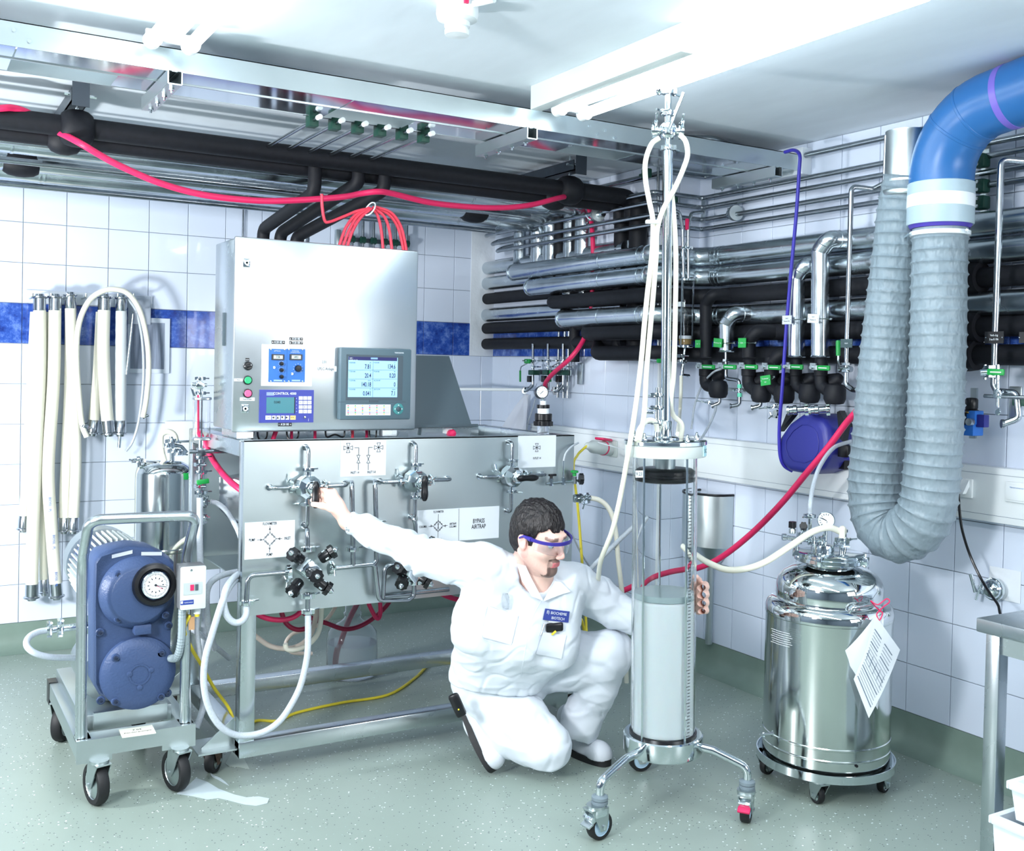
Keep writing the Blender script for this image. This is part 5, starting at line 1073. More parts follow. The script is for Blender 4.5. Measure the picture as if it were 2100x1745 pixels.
def drop(label,px,ytop,zrun,clad,blob=None,r=.03,jog=True,lev=(0,752),neck=733,rr=None):
    t=thing('drop_valve',label,'valve',vp(px,752))
    top=vp(px,ytop); S=MB()
    P=[V((XD-.02,top.y-.075 if 1 else 0,zrun)),V((VX+.01,top.y-.02,zrun)),V((VX,vp(px,ytop+20).y,zrun-.06)),vp(px,neck)]
    P=[V((XD,top.y-.08,zrun)),V((VX,top.y-.045,zrun-.0)),V((VX,top.y,zrun-.045)),vp(px,neck)]
    o=MB().tube(fil(P,.03,4),rr or r,16).build('insulated_pipe',ALU if clad else FOAM,t)
    if clad:
        for k in(1,2,3): q=P[1].lerp(P[2],k/3-.2); 
        MB().lathe([(r*.95,-.005),(r*1.05,0),(r*.95,.005)],P[2],(0,0,1),18).lathe([(r*.95,-.004),(r*1.05,0),(r*.95,.004)],P[1].lerp(P[0],.4),(P[0]-P[1]),18).lathe([(r*.95,-.004),(r*1.05,0),(r*.95,.004)],P[1].lerp(P[2],.4),(0,.6,-1),18).build('joint_band',ALU,t)
        MB().lathe([(r*1.02,0),(r*1.1,.003),(r*1.02,.008)],vp(px,neck),(0,0,1),18).build('end_rim',ALU,t)
    lever(t,px+lev[0],lev[1])
    return t
def foamlow(t,px,bx,by,w=.03,bulb=True):
    MB().lathe([(w*.8,0),(w*1.05,.006),(w*1.08,.05),(w*.9,.075),(w*.8,.078)],vp(px,773),(0,0,1),18).build('valve_foam',FOAM,t)
    MB().tube(fil([vp(px,765),vp(px,790),vp((px+bx)/2+2,by-5,VX-.0),vp(bx,by,VX)],.03,4),w*.95,14).build('trap_pipe',FOAM,t)
    c=vp(bx,by); MB().lathe([(.02,-.042),(.036,-.038),(.044,-.02),(.044,.018),(.036,.036),(.02,.042)],c,(0,0,1),20).build('trap_foam',FOAM,t)
    MB().tube(fil([vp(bx-6,by-22,VX+.03),vp(bx+10,by-32,VX+.04),vp(bx-14,by-30,VX+.06)],.02),w*.9,12).build('return_pipe',FOAM,t)
def spout(t,px,py,ex,ey):
    MB().tube(fil([vp(px,py-16),vp(px,py),vp(ex,ey,VX-.02)],.015,5),.0085,12).lathe([(.006,0),(.0125,0),(.0125,.006),(.009,.008)],vp(ex,ey,VX-.02),(vp(ex,ey,VX-.02)-vp(px,py)),14).build('spout',PIPE,t)
t=drop('black drop valve with foam trap next to the sight glass',1448,600,Z6[2],False,r=.028,lev=(-6,752)); foamlow(t,1447,1473,798); spout(t,1476,826,1462,832); MB().wing(vp(1455,826),(.2,0,1),(0,1,0),.018).build('clamp',CHROME,t)
t=drop('short clad drop ending in a bare tube valve between foam drops',1490,645,Z6[3],True,r=.035,lev=(-4,752),neck=722)
MB().tube(fil([vp(1489,722),vp(1489,776),vp(1516,780),vp(1517,830),vp(1499,833,VX-.02)],.018,5),.0085,12).lathe([(.006,0),(.0125,0),(.0125,.006)],vp(1499,833,VX-.02),(-1,.6,0),14).build('bare_tube',PIPE,t); MB().lathe([(.012,0),(.02,.002),(.02,.012),(.012,.014)],vp(1489,757),(0,0,1),8).lathe([(.012,0),(.02,.002),(.02,.012),(.012,.014)],vp(1489,742),(0,0,1),8).build('valve_body',CHROME,t)
for py in(792,810): MB().cyl(vp(1517,py+4),vp(1517,py-4),.011).build('green_tape',mat('teal_tape',srgb(96,196,164),.5) if py==792 else bpy.data.materials['teal_tape'],t)
MB().wing(vp(1517,801),(0,0,1),(0,1,0),.013).build('clamp',CHROME,t); MB().bb(vp(1535,803,.12),vp(1500,795,.2)).build('wall_rail',STEELM,t)
t=drop('black foam drop valve with its elbow above the first tilted tag',1536,690,Z6[4],False,r=.03,lev=(-6,752)); foamlow(t,1535,1561,806); spout(t,1560,832,1544,836)
t=drop('black foam drop valve with a green tilted tag below its lever',1583,728,Z6[5],False,r=.03,lev=(-5,753)); foamlow(t,1582,1608,808)
t=drop('clad drop valve with white tag crossed by the blue hose',1633,560,Z6[1],True,r=.0365,lev=(-10,752)); foamlow(t,1632,1660,806,.024)
t=drop('tallest clad drop valve with white tag beside the thin upright tube',1682,512,Z6[0],True,r=.0365,lev=(-4,754)); foamlow(t,1683,1712,808,.026)
for px,lab in((1628,'chrome quick coupling below the foam traps beside the blue hose'),(1672,'chrome quick coupling above the blue hose reel')):
    q=thing('quick_coupling',lab,'coupling',vp(px,842)); a=vp(px-14,842,VX-.06); b=vp(px+26,839,VX-.01); d=b-a
    m=MB(); l=d.length; m.lathe([(.009,0),(.019,0),(.02,l*.12),(.017,l*.15),(.017,l*.3),(.020,l*.33),(.020,l*.5),(.013,l*.55),(.013,l)],a,d,18); m.build('coupling_body',CHROME,q); MB().wing(b,d,(0,.3,-1),.018).build('clamp',CHROME,q)
    MB().lathe([(.006,0),(.011,0),(.011,.001)],a-d.normalized()*.001,d,14).build('bore',BLACK,q); MB().cyl(b,vp(px+30,815),.009).build('elbow',PIPE,q)
q=thing('clamp_fitting','chrome clamp hanging under the third foam trap by the blue hose','clamp',vp(1588,840)); MB().wing(vp(1589,834),(0,.2,1),(0,1,0),.02).wing(vp(1591,848),(1,0,0),(0,.2,-1),.014).cyl(vp(1596,836,VX),vp(1608,820),.009).build('clamp',CHROME,q)
# name tags
def tag(px,py,w,h,mm,s,lab,rot=0,x=-.012,ink=None,strap=None):
    c=H(px,py,x=x); ya=V((0,-math.cos(rot),-math.sin(rot))); za=V((0,-math.sin(rot),math.cos(rot))); nx=V((1,0,0))
    t=thing('name_tag',lab,'sign',c); MB().box(c,(w,.0025,h),(ya,nx,za)).build('tag_plate',mm,t)
    for k,l in enumerate(s): text(l,h*.24,c+za*(h*(.18-.34*k) if len(s)>1 else 0)-nx*.0014,ya,za,ink or PAPER,t,sx=.8)
    m=MB()
    for g in(-1,1): m.lathe([(.002,0),(.002,.0008),(0,.001)],c+ya*g*w*.43-nx*.0013,(-1,0,0),8)
    m.build('rivet',CHROME,t,kind='stuff')
    if strap: MB().cyl(c+ya*w*.4+V((.006,0,0)),H(strap[0],strap[1],x=x+.01),.0025,n=6).lathe([(.004,0),(.006,.004),(.004,.012)],H(strap[0],strap[1],x=x+.01),(0,1,0),8).build('strap',CHROME,t)
TG=mat('green_tag',srgb(44,160,76),.4)
tag(1431,705,.035,.036,TG,['Leer'],'green tag half hidden behind the sight glass tie bar',0,-.02)
tag(1472,703,.055,.040,TG,['Heizwasser VL'],'green tag on the short clad drop',.08,-.01,strap=(1508,703)); tag(1522,703,.048,.042,TG,['Kaltw.'],'green tag on the foam drop beside the blue hose',0,-.008,strap=(1552,703))
tag(1570,780,.058,.042,TG,['Trinkwasser','kalt'],'tilted green tag hanging between two foam traps',-.13,-.03,strap=(1590,773))
tag(1614,656,.052,.036,PAPER,['Steril','Medium WL'],'white tag on the clad drop crossed by the blue hose',0,-.03,INK,strap=(1652,654)); tag(1668,653,.060,.036,PAPER,['Steril','Medium VL'],'white tag on the tallest clad drop',.06,-.03,INK,strap=(1706,654))
GT=mat('slate_tag',srgb(62,80,84),.5); tag(1736,704,.058,.034,GT,['Abluft'],'slate grey tag on the upright tube beside the grey duct',0,-.02)
tag(2039,692,.070,.040,BLACK,['Verb.-Ltg','3 zu R 106'],'black tag reading Verb.-Ltg on the far upright tube',0,-.06); tag(2099,692,.03,.036,BLACK,[''],'black tag cut off by the picture edge',0,-.06)
# upright bare tubes with valves
ut=thing('upright_tube','thin bright upright tube with vertical green lever by the grey duct','pipe',vp(1735,760)); uy=vp(1745,385).y
MB().tube(fil([V((XT,uy-.13,tz[1]-.01)),vp(1790,388,.11),vp(1746,382),vp(1735,790),vp(1750,800),V((.0,vp(1775,800).y,vp(1775,800).z))],.022,5),.0105,12).build('tube',PIPE,ut)
lever(ut,1719,716,18,True); MB().lathe([(.012,0),(.021,.002),(.021,.012),(.012,.014)],vp(1734,764),(0,0,1),8).lathe([(.012,0),(.021,.002),(.021,.012),(.012,.014)],vp(1734,750),(0,0,1),8).cyl(vp(1722,757),vp(1746,757),.012).build('valve_body',CHROME,ut)
u2=thing('upright_tube','bright upright tube with horizontal green lever beyond the grey duct','pipe',H(2038,760,x=-.02)); UX=-.02; up=lambda px,py:H(px,py,x=UX)
MB().tube(fil([V((XT,up(2100,335).y-.05,up(2070,318).z+.0)),up(2080,325)+V((.08,0,0)),up(2053,326),up(2038,790),up(2046,803),up(2085,806),up(2090,858),up(2066,869)-V((.02,0,0))],.022,5),.0115,12).lathe([(.008,0),(.015,0),(.015,.008)],up(2066,869)-V((.02,0,0)),(-1,.8,0),14).build('tube',PIPE,u2)
a=up(2044,763)-V((.05,0,0)); b=up(2079,764)-V((.05,0,0)); MB().box((a+b)/2,((b-a).length,.010,.022),((b-a).normalized(),V((1,0,0)),V((0,0,1))),.0045).build('lever_grip',GREEN,u2)
m=MB(); pl(m,[a.lerp(b,.25)-V((.0055,0,0)),a.lerp(b,.85)-V((.0055,0,0))],.0035,n=V((-1,0,0)),t=.0004); m.build('grip_print',PAPER,u2)
vb=MB()
for py in(752,770): vb.lathe([(.012,0),(.024,.002),(.024,.012),(.012,.014)],up(2037,py+5),(0,0,1),8)
for px in(2024,2050):
    vb.cyl(up(px,778)-V((.01,0,0)),up(px,748)-V((.01,0,0)),.005,n=6)
vb.cyl(up(2022,764)-V((.03,0,0)),up(2040,762),.012).build('valve_body',CHROME,u2)
cl=thing('rod_clamp','steel rod held in a thumb screw clamp beneath the far valve','clamp',up(2058,812)); MB().cyl(up(2030,812)-V((.03,0,0)),up(2130,816)-V((.03,0,0)),.0065).build('rod',PIPE,cl); MB().cyl(up(2058,778)-V((.03,0,0)),up(2058,835)-V((.03,0,0)),.0055).box(up(2059,808)-V((.03,0,0)),(.02,.03,.03),None,.005).lathe([(.01,-.003),(.012,0),(.01,.003)],up(2058,845)-V((.03,0,0)),(-1,.2,.3),12).build('thumb_screw',CHROME,cl)
wbk=thing('wall_bracket','galvanised slotted wall bracket behind the far valve with dark green clamp','bracket',H(2083,835,x=XR)); MB().bb(H(2093,860,x=XR-.012),H(2071,792,x=XR-.006),.003).build('bracket_plate',STEELM,wbk); MB().box(up(2092,822)-V((-.02,0,0)),(.04,.06,.035),None,.005).build('clamp_block',DGREEN,wbk); 
MB().cyl(H(2083,835,x=XR-.01),up(2090,825),.006).build('stand_off',STEELM,wbk)
# pipe clamps beside the blue elbow
for py,lab in((330,'uppermost dark green double clamp beside the blue elbow'),(382,'middle dark green double clamp beside the blue elbow'),(416,'lowest dark green double clamp beside the blue elbow')):
    q=H(2012,py,x=XT-.01); t=thing('tube_clamp',lab,'clamp',q); MB().box(q,(.045,.05,.05),None,.008).build('clamp_block',DGREEN,t)
    for g in(-1,1): MB().lathe([(.006,0),(.006,.003),(0,.004)],q+V((-.0225,0,g*.014)),(-1,0,0),10).build('screw',STEELM,t)
solid('clamp_rail',MB().bb(H(2024,455,x=XT+.03),H(2017,300,x=XT+.04)),STEELM,'upright steel rail carrying the dark green clamps','rail')
# foam collars on the black pipes past the duct
for z,px,lab in((Z6[2],1988,'upper'),(Z6[4],1990,'middle'),(Z6[5],1984,'lowest')):
    q=H(px,600,x=XD); solid('foam_collar',MB().lathe([(.03,-.05),(.056,-.05),(.060,-.02),(.060,.03),(.05,.045),(.036,.05)],V((XD,q.y,z)),(0,1,0),24),FOAM,f'{lab} black foam collar on the pipes beyond the grey duct','collar')
# regulators
RB=mat('regulator_blue',srgb(36,108,196),.4)
def regulator(px,lab,dx=0):
    X=.12; f=lambda a,b:H(a+px-1992,b,x=X); t=thing('air_regulator',lab,'regulator',f(1992,870))
    c=f(1990,880); MB().box(c,(.06,.065,.045),None,.004).box(f(1997,856)+V((.0,0,0)),(.05,.045,.05),None,.003).build('body',RB,t); MB().box(f(1986,858)-V((.026,0,0)),(.012,.02,.045)).build('inlay',BLACK,t)
    q=f(1992,848); m=MB().lathe([(.024,-.002),(.026,0),(.026,.012),(.020,.016),(.022,.02),(.022,.05),(.018,.056),(0,.058)],q,(0,0,1),22); m.build('knob',BLACK,t); MB().lathe([(.0262,.002),(.0266,.003),(.0266,.006),(.0262,.007)],q,(0,0,1),22).build('brass_ring',mat('brass',srgb(200,170,110),.3,1) if 'brass' not in bpy.data.materials else bpy.data.materials['brass'],t)
    MB().lathe([(.018,-.02),(.021,-.018),(.021,.002),(.019,.003)],f(1972,862)-V((.03,0,0)),(-1,.1,0),22).build('gauge_case',WHITE,t); MB().lathe([(0,.0036),(.0175,.0036),(.0175,.002)],f(1972,862)-V((.03,0,0)),(-1,.1,0),22).build('dial',PAPER,t)
    m=MB(); g=f(1972,862)-V((.03,0,0)); pl(m,[g,g+V((0,.008,.011))],.002,n=V((-1,.1,0)),t=.005); m.build('needle_pattern',INK,t)
    MB().box(f(2012,863),(.03,.045,.045),None,.003).build('end_block',BLUEP,t); MB().lathe([(.007,0),(.013,0),(.013,.02),(.01,.022)],f(2004,865)-V((.05,0,0)),(1,0,0),14).build('port',STEELM,t)
    MB().bb(f(1978,900)+V((.06,0,0)),f(1969,795)+V((.07,0,0))).build('mount_plate',STEELM,t)
regulator(1992,'blue air regulator with black knob on the wall past the grey duct'); regulator(1872,'blue air regulator mostly hidden between the legs of the grey duct')
solid('clear_hose',MB().tube(spl([H(1866,800,x=.1),H(1856,830,x=.06),H(1852,855,x=.05),H(1862,872,x=.05),H(1880,878,x=.06)],6),.006,8),CLEARH,'small clear hose curving between the legs of the grey duct','hose')
# ---------------------------------------------------------------- sockets, plug, stubs on the walls
sx_=XR-.0585
def socket(px0,py0,px1,py1,lab):
    a,b=H(px0,py0,x=sx_),H(px1,py1,x=sx_); t=thing('wall_socket',lab,'socket',(a+b)/2)
    MB().bb((sx_-.010,b.y,b.z),(sx_+.001,a.y,a.z),.004).build('socket_plate',WHITE,t); return t,a,b
t,a,b=socket(1930,975,1996,1022,'white wall socket on the trunking with an angled plug in it')
c=H(1966,998,x=sx_-.03); MB().prism([H(1945,978,x=sx_-.012),H(1987,985,x=sx_-.012),H(1974,1013,x=sx_-.05),H(1942,1010,x=sx_-.045)],(.02,0,0)).build('plug',WHITE,t)
t,a,b=socket(2064,986,2125,1036,'white covered socket on the trunking cut by the picture edge'); MB().bb((sx_-.013,b.y+.008,b.z+.008),(sx_-.009,a.y-.008,a.z-.008),.002).build('flap',WHITE,t); text('Notstromversorgung',.008,H(2071,999,x=sx_-.0135),(0,-1,0),(0,0,1),mat('blue_print',srgb(60,120,180),.5),t,align='LEFT')
solid('black_cable',MB().tube(spl([H(1966,1012,x=sx_-.04),H(1966,1022,x=sx_-.04),H(1968,1050,x=.12),H(1974,1090,x=.12),H(1990,1140,x=.1),H(2015,1192,x=.1),H(2045,1237,x=.05),H(2075,1272,x=.0),V((-.1,-3.95,.745))],6),.0048,8),BLACK,'black power cable drooping from the wall socket to the steel bench','cable')
st=thing('wall_stub','chrome clamped pipe stub sticking out of a patched tile','fitting',H(2040,1208,x=XR))
MB().bb(H(2092,1238,x=XR-.0066),H(2030,1160,x=XR-.0055)).build('patch',PLASTER,st); sc_=H(2036,1208,x=XR-.045)
MB().lathe([(.0,-.03),(.022,-.026),(.034,-.012),(.036,0),(.036,.006),(.028,.01),(.025,.045)],sc_,(1,0,0),24).build('domed_cap',CHROME,st)
MB().lathe([(.034,-.004),(.041,-.002),(.041,.010),(.034,.012)],sc_,(1,0,0),24).cyl(sc_+V((0,.045,.02)),sc_+V((-.01,.06,-.05)),.006).cyl(sc_+V((-.02,.055,-.02)),sc_+V((-.03,.07,.045)),.007).box(sc_+V((0,.045,-.012)),(.014,.03,.03),None,.003).build('clamp',CHROME,st)
# three-phase plug
px_=-.058; pg=thing('power_plug','grey three-phase plug with red flap in a wall socket above the panel edge','plug',H(1230,915,x=-.12))
A=H(1252,921,x=-.055); B=H(1203,914,x=-.26); d=B-A
MB().box(H(1257,920,x=px_+.002),(.01,.075,.085),None,.006).build('socket_box',LGREY,pg)
l=d.length; MB().lathe([(.033,0),(.036,.01),(.036,l*.3),(.034,l*.32),(.035,l*.34),(.033,l*.75),(.022,l*.86),(.017,l*.98),(.012,l)],A,d,24).build('plug_body',LGREY,pg); MB().lathe([(.036,l*.29),(.0375,l*.3),(.0375,l*.325),(.036,l*.335)],A,d,24).build('red_ring',RED,pg)
f=A.lerp(B,.3)+V((0,0,.045)); MB().box(f,(.09,.055,.014),(d.normalized(),d.cross(V((0,0,1))).normalized(),V((-.2,0,1)).normalized()),.006).build('red_flap',RED,pg)
solid('plug_string',MB().tube([H(1226,907,x=-.2),H(1290,925,x=-.09)],.0026,6),PAPER,'thin white cord running from the red plug flap to behind the column','cord')
solid('yellow_cable',MB().tube(spl([B-d.normalized()*.005,H(1195,922,x=-.28),H(1184,934,x=-.34),H(1176,960,x=-.45),V((-.62,-1.9,.8)),V((-.6,-1.95,.3)),H(1192,1270,y=-2.05),H(1186,1310,y=-2.1),V((-.62,-2.0,.008)),V((-.9,-1.7,.0065)),H(915,1342,z=.0065),H(880,1362,z=.0065),H(850,1391,z=.0065),H(795,1425,z=.0065),H(700,1441,z=.0065),H(610,1461,z=.0065),H(570,1478,z=.0065),H(525,1478,z=.0065),V((-2.07,-1.75,.05)),H(468,1450,y=-1.75),H(440,1412,y=-1.8),H(412,1362,y=-1.9),H(392,1328,y=-2.02),H(378,1290,y=-2.1),V((-2.352,-2.11,.60))],6),.0062,10),YELLOW,'yellow cable snaking over the floor beneath the skid to the starter box','cable')
# grey waste hopper on the wall behind the column
hpx=lambda px,py,x=.10:H(px,py,x=x)
wh=thing('waste_hopper','grey metal waste hopper with black rim on the wall behind the column','hopper',hpx(1440,1080))
yR=hpx(1464,1030).y; yL=yR+.24; zt_=hpx(1464,1018).z; zb_=hpx(1462,1128).z; yc=(yR+yL)/2
def harc(z,w,dp): return [V((XR-.008-dp*math.sin(PI*k/10)**.7,yc+w/2*math.cos(PI*k/10),z)) for k in range(11)]
m=MB(); a1=harc(zt_,.24,.13); a2=harc(zb_,.24,.13); a3=harc(zb_-.10,.06,.05); n=11
m.add(a1+a2+a3,[(i,i+1,n+i+1,n+i) for i in range(n-1)]+[(n+i,n+i+1,2*n+i+1,2*n+i) for i in range(n-1)]+[list(range(2*n,3*n))]); m.build('hopper_shell',STEELM,wh,ang=30)
MB().ring(a1,.006,8).build('rim',BLACK,wh); MB().cyl(V((XR-.035,yc,zb_-.09)),V((XR-.035,yc,.14)),.018).build('drain_pipe',STEELM,wh)
# sight glass with red lever
GX=-1.86; gp=lambda px,py:H(px,py,y=GX); sg=thing('sight_glass','glass sight cylinder with red lever valve hung on the pipes behind the column','sight glass',gp(1407,640))
a,b=gp(1405,708),gp(1407,577); h=(b-a).length; ux=V((0,0,1))
MB().lathe([(.033,0),(.033,h),(.0305,h),(.0305,0),(.033,0)],a,ux,28).build('glass_tube',GLASS,sg)
MB().lathe([(.041,0),(.043,.002),(.043,.010),(.041,.012)],a-V((0,0,.012)),ux,24).build('end_plate',CHROME,sg); MB().lathe([(.041,0),(.043,.002),(.043,.010),(.041,.012)],b,ux,24).build('end_plate',CHROME,sg)
MB().lathe([(.0302,.003),(.0302,.03),(0,.03)],a,ux,20).build('sediment',mat('brown_sediment',srgb(150,124,76),.6),sg); MB().lathe([(.0302,.03),(.0302,.045),(0,.045)],a,ux,20).build('white_layer',PAPER,sg)
for g in(-1,1): MB().cyl(a+V((g*.036,-.012,-.01)),b+V((g*.036,-.012,.02)),.0032,n=8).build('tie_rod',CHROME,sg)
MB().cyl(gp(1400,577),gp(1402,700),.004).sph(gp(1400,640),(.012,.012,.01)).build('inner_tube',PIPE,sg); MB().box(gp(1397,624),(.03,.02,.022)).build('float',WHITE,sg)
MB().tube(fil([gp(1402,577),gp(1400,470),gp(1394,437),gp(1385,432)],.02),.0085,12).tube(fil([gp(1412,577),gp(1411,465),gp(1418,437),gp(1442,435)],.02),.0085,12).build('inlet_tube',PIPE,sg)
for px in(1400,1411): MB().wing(gp(px,508),(0,0,1),(1 if px>1405 else -1,-.3,0),.016).build('clamp',CHROME,sg)
MB().box(gp(1409,460),(.016,.018,.055),None,.006).build('red_lever',RED,sg); MB().tube([gp(1410,474),gp(1412,490),gp(1405,505)],.004,6).build('lever_stem',STEELM,sg)
MB().cyl(a-V((0,0,.01)),gp(1398,770),.0085).wing(gp(1397,741),(0,0,1),(1,-.3,0),.019).build('outlet',CHROME,sg); MB().cyl(gp(1396,769),gp(1413,771),.008).build('side_port',CHROME,sg); MB().wing(gp(1397,730),(0,0,1),(-1,-.3,0),.017).build('clamp',CHROME,sg)
solid('cream_hose',MB().tube(spl([gp(1397,770),gp(1396,810),gp(1394,850),H(1390,890,d=3.7)],6),.0085,10),HOSE,'cream hose below the sight glass behind the column rod','hose')
gl=gp(1356,740); t=thing('pipe_lever','short green lever on a pipe end behind the column rod','lever',gl); MB().box(gl,(.05,.012,.02),None,.004).build('lever_grip',GREEN,t)
MB().cyl(gl+V((.0,.0,0)),gl+V((.0,.14,.01)),.008).build('lever_stem',STEELM,t)
solid('clear_hose',MB().tube(spl([vp(1468,826),vp(1466,845,.0),vp(1450,880,-.1),H(1428,915,x=-.25)],6),.006,8),CLEARH,'thin clear drain hose under the first foam trap running behind the column','hose')
solid('clear_hose',MB().tube(spl([vp(1480,756,.0),vp(1462,764,.0),vp(1440,790,.05),vp(1425,830,.06),vp(1418,880,.05)],6),.005,8),CLEARH,'thin clear hose hanging down beside the sight glass outlet','hose')
# ---------------------------------------------------------------- hoses hanging on the back wall rack
WY=-.10
wq=lambda px,py,y=WY:H(px,py,y=y)
rk=thing('hose_rack','pale wall strip with hooks that holds the hanging hoses','rack',wq(180,612,-.02))
a,b=wq(52,594,-.015),wq(312,632,-.015); MB().bb((a.x,-.02,b.z),(b.x,-.004,a.z),.003).build('rack_strip',mat('rack_white',srgb(214,222,232),.45),rk)
for px in(60,98,130,168,196,232,264):
    q=wq(px,612,-.02); MB().tube(fil([q,q+V((0,-.13,0)),q+V((0,-.135,.02))],.01),.005,8).build('hook',STEELM,rk)
FER=mat('ferrule_steel',srgb(190,196,202),.2,1)
def hang(pts,r,lab,y=WY,cap0=True,cap1=True,m=HOSE,txt=None,ribs=False):
    P=[wq(a,b_,y-(c[0] if c else 0)) for a,b_,*c in pts]; t=thing('hanging_hose',lab,'hose',P[0])
    Q=spl(P,10); rr=r
    if ribs: rr=[r*(1+.03*(k%2)) for k in range(len(Q))]
    MB().ring(Q,rr,18).build('hose_body',m,t)
    def fer(p,d,nm='ferrule'):
        MB().lathe([(r*.98,-.06),(r*1.04,-.058),(r*1.04,.0),(r*1.3,.004),(r*1.32,.010),(r*.8,.012),(r*.7,.022)],p,d,20).build(nm,FER,t)
    if cap0: fer(P[0],(P[0]-P[1]))
    if cap1: fer(P[-1],(P[-1]-P[-2]))
    if txt:
        for s,(px,py) in txt:
            p=wq(px,py,y-r-.004); text(s,.017,p,(.03,0,-1),(1,0,.03),mat('blue_ink',srgb(70,110,190),.5) if 'blue_ink' not in bpy.data.materials else bpy.data.materials['blue_ink'],t,sx=1.0)
    return t
hang([(81,612),(81,760),(73,930),(67,1100),(65,1222)],.029,'long white hose at the outer end of the wall rack',y=-.13)
hang([(72,640),(64,800),(55,960),(47,1082)],.023,'shorter white hose behind the outermost one, its end showing beside it',y=-.06,cap0=False)
hang([(100,640),(93,860),(88,1060),(90,1212)],.020,'narrow ribbed white hose between the two longest hoses',y=-.07,cap0=False,ribs=True)
hang([(113,612),(110,780),(99,960),(106,1090),(116,1220)],.029,'long white hose with blue lettering down its length',y=-.13,txt=[('BIOSIL  PL',(102,1035)),('BIOSIL  PL',(110,1112)),('BIOSIL  PL',(115,1188))])
hang([(145,612),(143,800),(136,950),(131,1085)],.027,'cream hose third on the rack, behind the fourth',y=-.08,cap0=False)
hang([(144,608),(148,760),(156,930),(150,1085)],.026,'white hose third on the rack bending toward the pump cart',y=-.13)
hang([(208,640),(202,760),(196,830),(190,885)],.027,'short white hose swinging out under the looped tube',y=-.07,cap0=False)
hang([(214,612),(212,720),(217,820),(223,886)],.030,'short thick white hose inside the looped tube',y=-.13)
v=hang([(249,614),(248,740),(247,886)],.027,'short translucent ribbed hose with a spigot below',y=-.12,m=mat('translucent_hose',srgb(206,214,218),.35,sss=.2),ribs=True)
MB().cyl(wq(246,893,-.12),wq(244,918,-.12),.009).build('spigot',CHROME,v)
hl=thing('looped_hose','cream hose looped over the rack with two loose ends','hose',wq(230,594))
MB().tube(spl([wq(178,896,-.2),wq(168,868,-.2),wq(161,800,-.2),wq(157,720,-.2),wq(163,660,-.2),wq(182,618,-.2),wq(208,598,-.2),wq(235,593,-.2),wq(264,603,-.2),wq(288,640,-.2),wq(302,700,-.2),wq(305,760,-.2),wq(300,820,-.2),wq(293,856,-.2)],6),.0135,12).build('hose_body',HOSE,hl)
MB().cyl(wq(292,857,-.2),wq(296,853,-.2)+V((.02,0,.004)),.008).build('end_fitting',STEEL,hl); MB().wing(wq(173,874,-.2),(.3,0,1),(1,0,0),.018).build('clamp',CHROME,hl)
solid('clear_hose',MB().tube(spl([wq(262,612,-.12),wq(280,640,-.12),wq(292,700,-.12),wq(294,780,-.12),wq(285,860,-.12),wq(272,905,-.12),wq(258,925,-.12)],6),.007,8),CLEARH,'thin clear hose hanging inside the looped cream hose','hose')
solid('steel_rod',MB().cyl(wq(273,644,-.14),wq(259,768,-.14),.006).cyl(wq(272,640,-.14),wq(275,636,-.03),.004),CHROME,'thin steel rod hanging slanted over the notice board','rod')
nb=thing('notice_board','framed grey striped notice on the back wall behind the hoses','notice',wq(300,710,-.01))
a,b=wq(262,650,-.012),wq(347,766,-.012); MB().bb((a.x,-.016,b.z),(b.x,-.007,a.z),.002).build('frame',mat('frame_white',srgb(216,226,238),.4),nb)
a,b=wq(268,660,-.012),wq(336,757,-.012); MB().bb((a.x,-.0175,b.z),(b.x,-.0155,a.z)).build('sheet',mat('striped_sheet',srgb(140,152,172),.6,noise=.3,nscale=40,stretch=(6,1,.2)),nb)
a,b=wq(262,606,-.012),wq(308,666,-.012); bk=MB().bb((a.x,-.026,b.z),(b.x,-.0205,a.z),.002); solid('wall_bracket_plate',bk,mat('grey_plate',srgb(176,186,200),.4),'grey plate on the back wall above the striped notice','plate')
a,b=wq(338,863,-.012),wq(398,955,-.012); solid('wall_box',MB().bb((a.x,-.06,b.z),(b.x,-.007,a.z),.004),WHITE,'white square box on the back wall behind the steel drum','box')
# ---------------------------------------------------------------- steel drum behind the cart
KYY=-.95; dq=lambda px,py:H(px,py,y=KYY)
kx=(dq(272,1000).x+dq(398,1000).x)/2; kr=(dq(398,1000).x-dq(272,1000).x)/2*.92; kt=dq(335,962).z
dm=thing('steel_drum','tall polished steel drum with domed lid standing behind the pump cart','drum',(kx,KYY,0))
MB().lathe([(kr*.96,.03),(kr,.04),(kr,kt-.36),(kr*1.02,kt-.355),(kr*1.02,kt-.345),(kr,kt-.34),(kr,kt-.03),(kr*.985,kt-.012)],(kx,KYY,0),(0,0,1),48).build('shell',POL,dm,ang=25)
MB().lathe([(kr*.985,kt-.014),(kr*.93,kt+.012),(kr*.6,kt+.035),(0,kt+.04)],(kx,KYY,0),(0,0,1),48).build('dome',POL2,dm,ang=60); MB().lathe([(kr*.9,0),(kr*.92,.03),(kr*.9,.03)],(kx,KYY,0),(0,0,1),40).build('foot_ring',RUBBER,dm)
for px,py in((285,945),(352,905),(357,925),(343,914),(366,930)): MB().wing(dq(px,py),(0,.2,1),(1 if px>340 else -1,0,.1),.022).build('clamp',CHROME,dm)
MB().cyl(dq(353,945),dq(352,895),.010).tube(fil([dq(352,912),dq(372,915),dq(383,928)],.02),.008,10).cyl(dq(286,960),dq(284,936),.008).build('valve_stem',CHROME,dm)
MB().box(dq(378,905),(.05,.012,.01),None,.003).build('lever',STEELM,dm); MB().box(dq(371,972)+V((0,-.1,0)),(.03,.01,.03),None,.003).build('green_grip',GREEN,dm)
